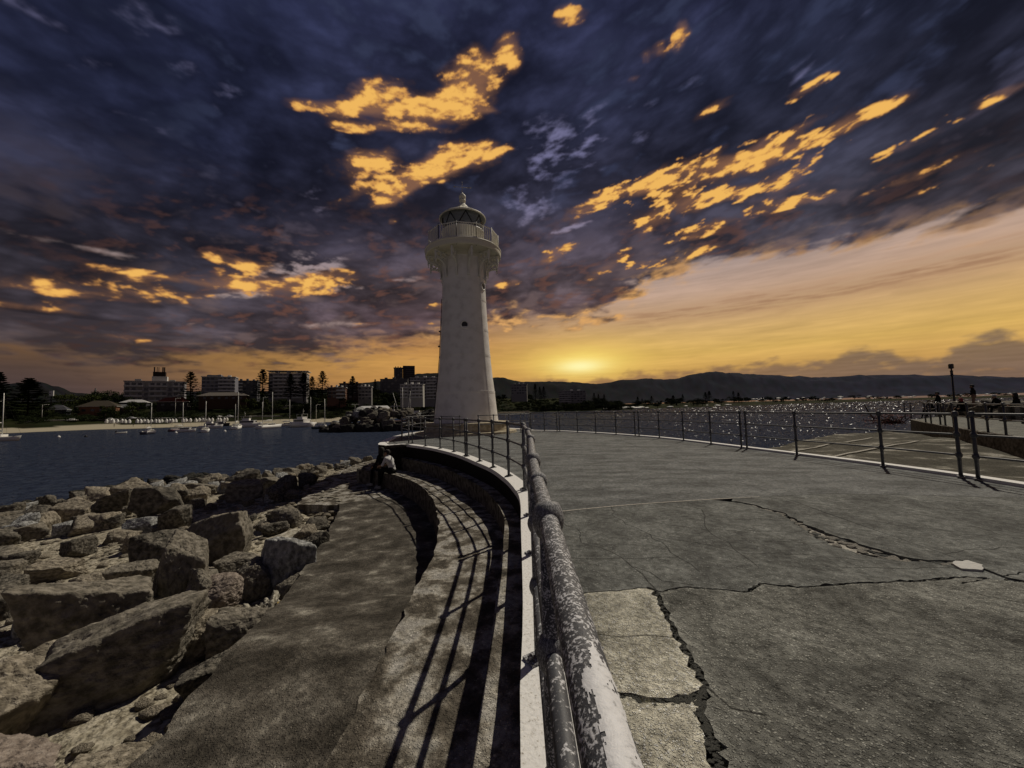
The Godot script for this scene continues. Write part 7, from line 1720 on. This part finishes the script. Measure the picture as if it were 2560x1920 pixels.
# pose: local joints, facing +x, up y
func person(label: String, at: Vector3, turn: float, pose: Dictionary, top: Color, legs: Color, shoe: Color, hair: Color, cell: float, group := "", sleeves := true) -> Node3D:
	var o := base("person", label, "person", at, turn, group)
	var skin := Color(0.30, 0.19, 0.13)
	var arm := top if sleeves else skin
	var P := pose
	var b := []
	b.append([P.hip + Vector3(0, 0, -0.075), P.hip + Vector3(0, 0, 0.075), 0.125, 0.125, legs])
	b.append([P.hip + Vector3(0, 0.05, 0), P.waist, 0.125, 0.115, top])
	b.append([P.waist, P.chest, 0.120, 0.135, top]); b.append([P.chest + Vector3(0, 0.02, -0.08), P.chest + Vector3(0, 0.02, 0.08), 0.115, 0.115, top])
	b.append([P.neck + Vector3(0, -0.03, -0.12), P.neck + Vector3(0, -0.03, 0.12), 0.07, 0.07, top])
	b.append([P.chest, P.neck, 0.115, 0.075, top])
	var face: Vector3 = P.get("face", Vector3(1, 0, 0)); var head: Vector3 = P.head
	b.append([P.neck, head - face * 0.015 + Vector3(0, -0.05, 0), 0.055, 0.055, skin])
	b.append([head + Vector3(0, 0.035, 0) - face * 0.02, head + Vector3(0, -0.045, 0) + face * 0.025, 0.088, 0.066, skin])
	b.append([head + face * 0.085 + Vector3(0, 0.005, 0), head + face * 0.108 + Vector3(0, -0.022, 0), 0.012, 0.015, skin])
	b.append([head + face * 0.07 + Vector3(0, -0.085, 0), head + face * 0.05 + Vector3(0, -0.09, 0), 0.024, 0.03, skin])
	for s in [-1.0, 1.0]:
		var k := "r" if s > 0 else "l"
		b.append([head + face.cross(Vector3.UP) * 0.082 * s + Vector3(0, -0.02, 0), head + face.cross(Vector3.UP) * 0.088 * s + Vector3(0, 0.015, 0), 0.016, 0.02, skin])
		var sh: Vector3 = P.neck + Vector3(-0.01, -0.04, 0.175 * s)
		var el: Vector3 = P["elbow_" + k]; var wr: Vector3 = P["wrist_" + k]
		b.append([sh, el, 0.058, 0.046, top]); b.append([el, wr, 0.045, 0.032, arm])
		b.append_array(hand_bones(wr, wr - el, Vector3(0, 0.4, -s), skin))
		var hp: Vector3 = P.hip + Vector3(0.0, -0.01, 0.09 * s); var kn: Vector3 = P["knee_" + k]; var an: Vector3 = P["ankle_" + k]
		b.append([hp, kn, 0.092, 0.062, legs]); b.append([kn, an, 0.060, 0.043, legs])
		var toe: Vector3 = an + P.get("toe", Vector3(0.17, -0.055, 0.03 * s))
		b.append([an + Vector3(-0.04, -0.055, 0), toe, 0.040, 0.034, shoe]); b.append([an, an + Vector3(0.02, -0.04, 0), 0.045, 0.045, shoe])
	var m := mat(Color.WHITE, 0.9); m.vertex_color_use_as_albedo = true
	put("body", flesh(b, cell), m, o)
	var hb := [[head + Vector3(0, 0.055, 0) - face * 0.035, head + Vector3(0, 0.02, 0) - face * 0.05, 0.094, 0.09, hair], [head + Vector3(0, 0.085, 0) + face * 0.03, head + Vector3(0, 0.06, 0) - face * 0.05, 0.062, 0.08, hair]]
	if P.get("long_hair", false): hb.append([head - face * 0.05, P.neck - face * 0.06 + Vector3(0, -0.08, 0), 0.09, 0.07, hair])
	var hm := mat(Color.WHITE, 0.8); hm.vertex_color_use_as_albedo = true
	put("hair", flesh(hb, cell * 0.9), hm, o)
	var eye := Shape.new(true)
	for s in [-1.0, 1.0]:
		var q: Vector3 = head + face * 0.082 + face.cross(Vector3.UP) * 0.032 * s + Vector3(0, 0.012, 0); eye.lathe([Vector2(0, -0.010), Vector2(0.011, 0), Vector2(0, 0.010)], 8, q)
	put("eyes", eye.done(), M.black, o)
	var mouth := Shape.new(true); var mo: Vector3 = head + face * 0.088 + Vector3(0, -0.058, 0); mouth.tube([mo + face.cross(Vector3.UP) * 0.024, mo + face * 0.006, mo - face.cross(Vector3.UP) * 0.024], [0.004, 0.007, 0.004], 5); put("mouth", mouth.done(), mat(lc(0.18, 0.08, 0.07), 0.7), o)
	return o

func build_people() -> void:
	var V := func(x: float, y: float, z: float) -> Vector3: return Vector3(x, y, z)
	var sit := {"hip": V.call(0, 0.11, 0), "waist": V.call(0.02, 0.28, 0), "chest": V.call(0.10, 0.45, 0), "neck": V.call(0.17, 0.60, 0), "head": V.call(0.23, 0.73, 0), "face": Vector3(0.95, -0.2, -0.25).normalized(),
		"elbow_l": V.call(0.24, 0.34, -0.25), "wrist_l": V.call(0.46, 0.27, -0.12), "elbow_r": V.call(0.22, 0.33, 0.25), "wrist_r": V.call(0.45, 0.25, 0.13), "knee_l": V.call(0.44, 0.14, -0.13), "ankle_l": V.call(0.47, -0.46, -0.11), "knee_r": V.call(0.44, 0.13, 0.15), "ankle_r": V.call(0.62, -0.46, 0.13)}
	var sit2: Dictionary = sit.duplicate(); sit2.merge({"neck": V.call(0.08, 0.63, 0), "chest": V.call(0.05, 0.46, 0), "head": V.call(0.10, 0.77, 0.02), "face": Vector3(0.7, -0.15, 0.7).normalized(), "long_hair": true, "elbow_l": V.call(0.10, 0.33, -0.27), "wrist_l": V.call(0.32, 0.21, -0.20), "elbow_r": V.call(0.12, 0.33, 0.26), "wrist_r": V.call(0.34, 0.24, 0.12), "ankle_l": V.call(0.52, -0.46, -0.12), "ankle_r": V.call(0.50, -0.46, 0.12)}, true)
	person("person in a white shirt sitting hunched on the step edge, sunlit on the back", Vector3(-4.52, -0.95, -14.38), PI - 0.25, sit, Color(0.60, 0.59, 0.57), Color(0.012, 0.012, 0.014), Color(0.30, 0.30, 0.30), Color(0.012, 0.010, 0.008), 0.017, "two people sitting on the steps", false)
	person("person in dark clothes with long dark hair sitting next to the white shirt", Vector3(-5.02, -0.95, -14.92), PI - 0.45, sit2, Color(0.012, 0.012, 0.013), Color(0.010, 0.010, 0.012), Color(0.34, 0.34, 0.34), Color(0.010, 0.008, 0.007), 0.017, "two people sitting on the steps")
	var stand := {"hip": V.call(0, 0.94, 0), "waist": V.call(0.0, 1.10, 0), "chest": V.call(0.01, 1.29, 0), "neck": V.call(0.02, 1.47, 0), "head": V.call(0.05, 1.62, 0), "elbow_l": V.call(0.02, 1.15, -0.27), "wrist_l": V.call(0.18, 0.98, -0.24), "elbow_r": V.call(0.06, 1.15, 0.27), "wrist_r": V.call(0.27, 1.10, 0.16), "knee_l": V.call(0.03, 0.51, -0.10), "ankle_l": V.call(-0.02, 0.09, -0.11), "knee_r": V.call(0.05, 0.51, 0.11), "ankle_r": V.call(0.02, 0.09, 0.13)}
	var dk := Color(0.012, 0.012, 0.014); var G := "people fishing from the second arm"
	person("person in black standing between the boulders at the far end of the second arm", Vector3(30.2, -0.03, -27.3), 2.6, stand, dk, dk, dk, dk, 0.03, G)
	person("person standing tall on the boulders with bare legs, beside the harbour light", Vector3(32.6, 0.42, -27.2), 2.2, stand, dk, Color(0.20, 0.13, 0.10), Color(0.05, 0.05, 0.05), dk, 0.03, G)
	person("person sitting at the far left end of the boulder row of the second arm", Vector3(31.9, 0.30, -29.3), 2.9, sit, dk, dk, dk, Color(0.10, 0.08, 0.05), 0.03, G)
	person("person with a red cap sitting before the harbour light", Vector3(30.6, 0.35, -26.2), 2.9, sit2, dk, dk, dk, Color(0.25, 0.03, 0.03), 0.03, G)
	person("person with a pale cap sitting on the boulders right of the standing figure", Vector3(29.6, 0.55, -23.4), 2.7, sit, dk, dk, dk, Color(0.45, 0.45, 0.45), 0.03, G)
	person("person in black sitting on the boulders farthest to the right", Vector3(28.6, 0.58, -21.8), 2.4, sit2, dk, dk, dk, dk, 0.03, G)
	# strollers on the far beach
	for q in [[-46.0, 240.0, "person walking on the far beach near the left end of the dinghies"], [-44.6, 238.0, "person in black standing on the far beach before the dinghies"]]:
		var p := polar(q[0], keyed_number(shore_keys, q[0]) + 22.0, 0.0); p.y = ground_at(p.x, p.z)
		person(q[2], p, 0.5, stand, Color(0.05, 0.04, 0.05), dk, dk, dk, 0.04, "people on the far beach")

func build_all() -> void:
	make_materials()
	build_setting()
	build_quay()
	build_beach()
	build_arm()
	build_lighthouse()
	build_rails()
	build_mole()
	build_town()
	build_people()
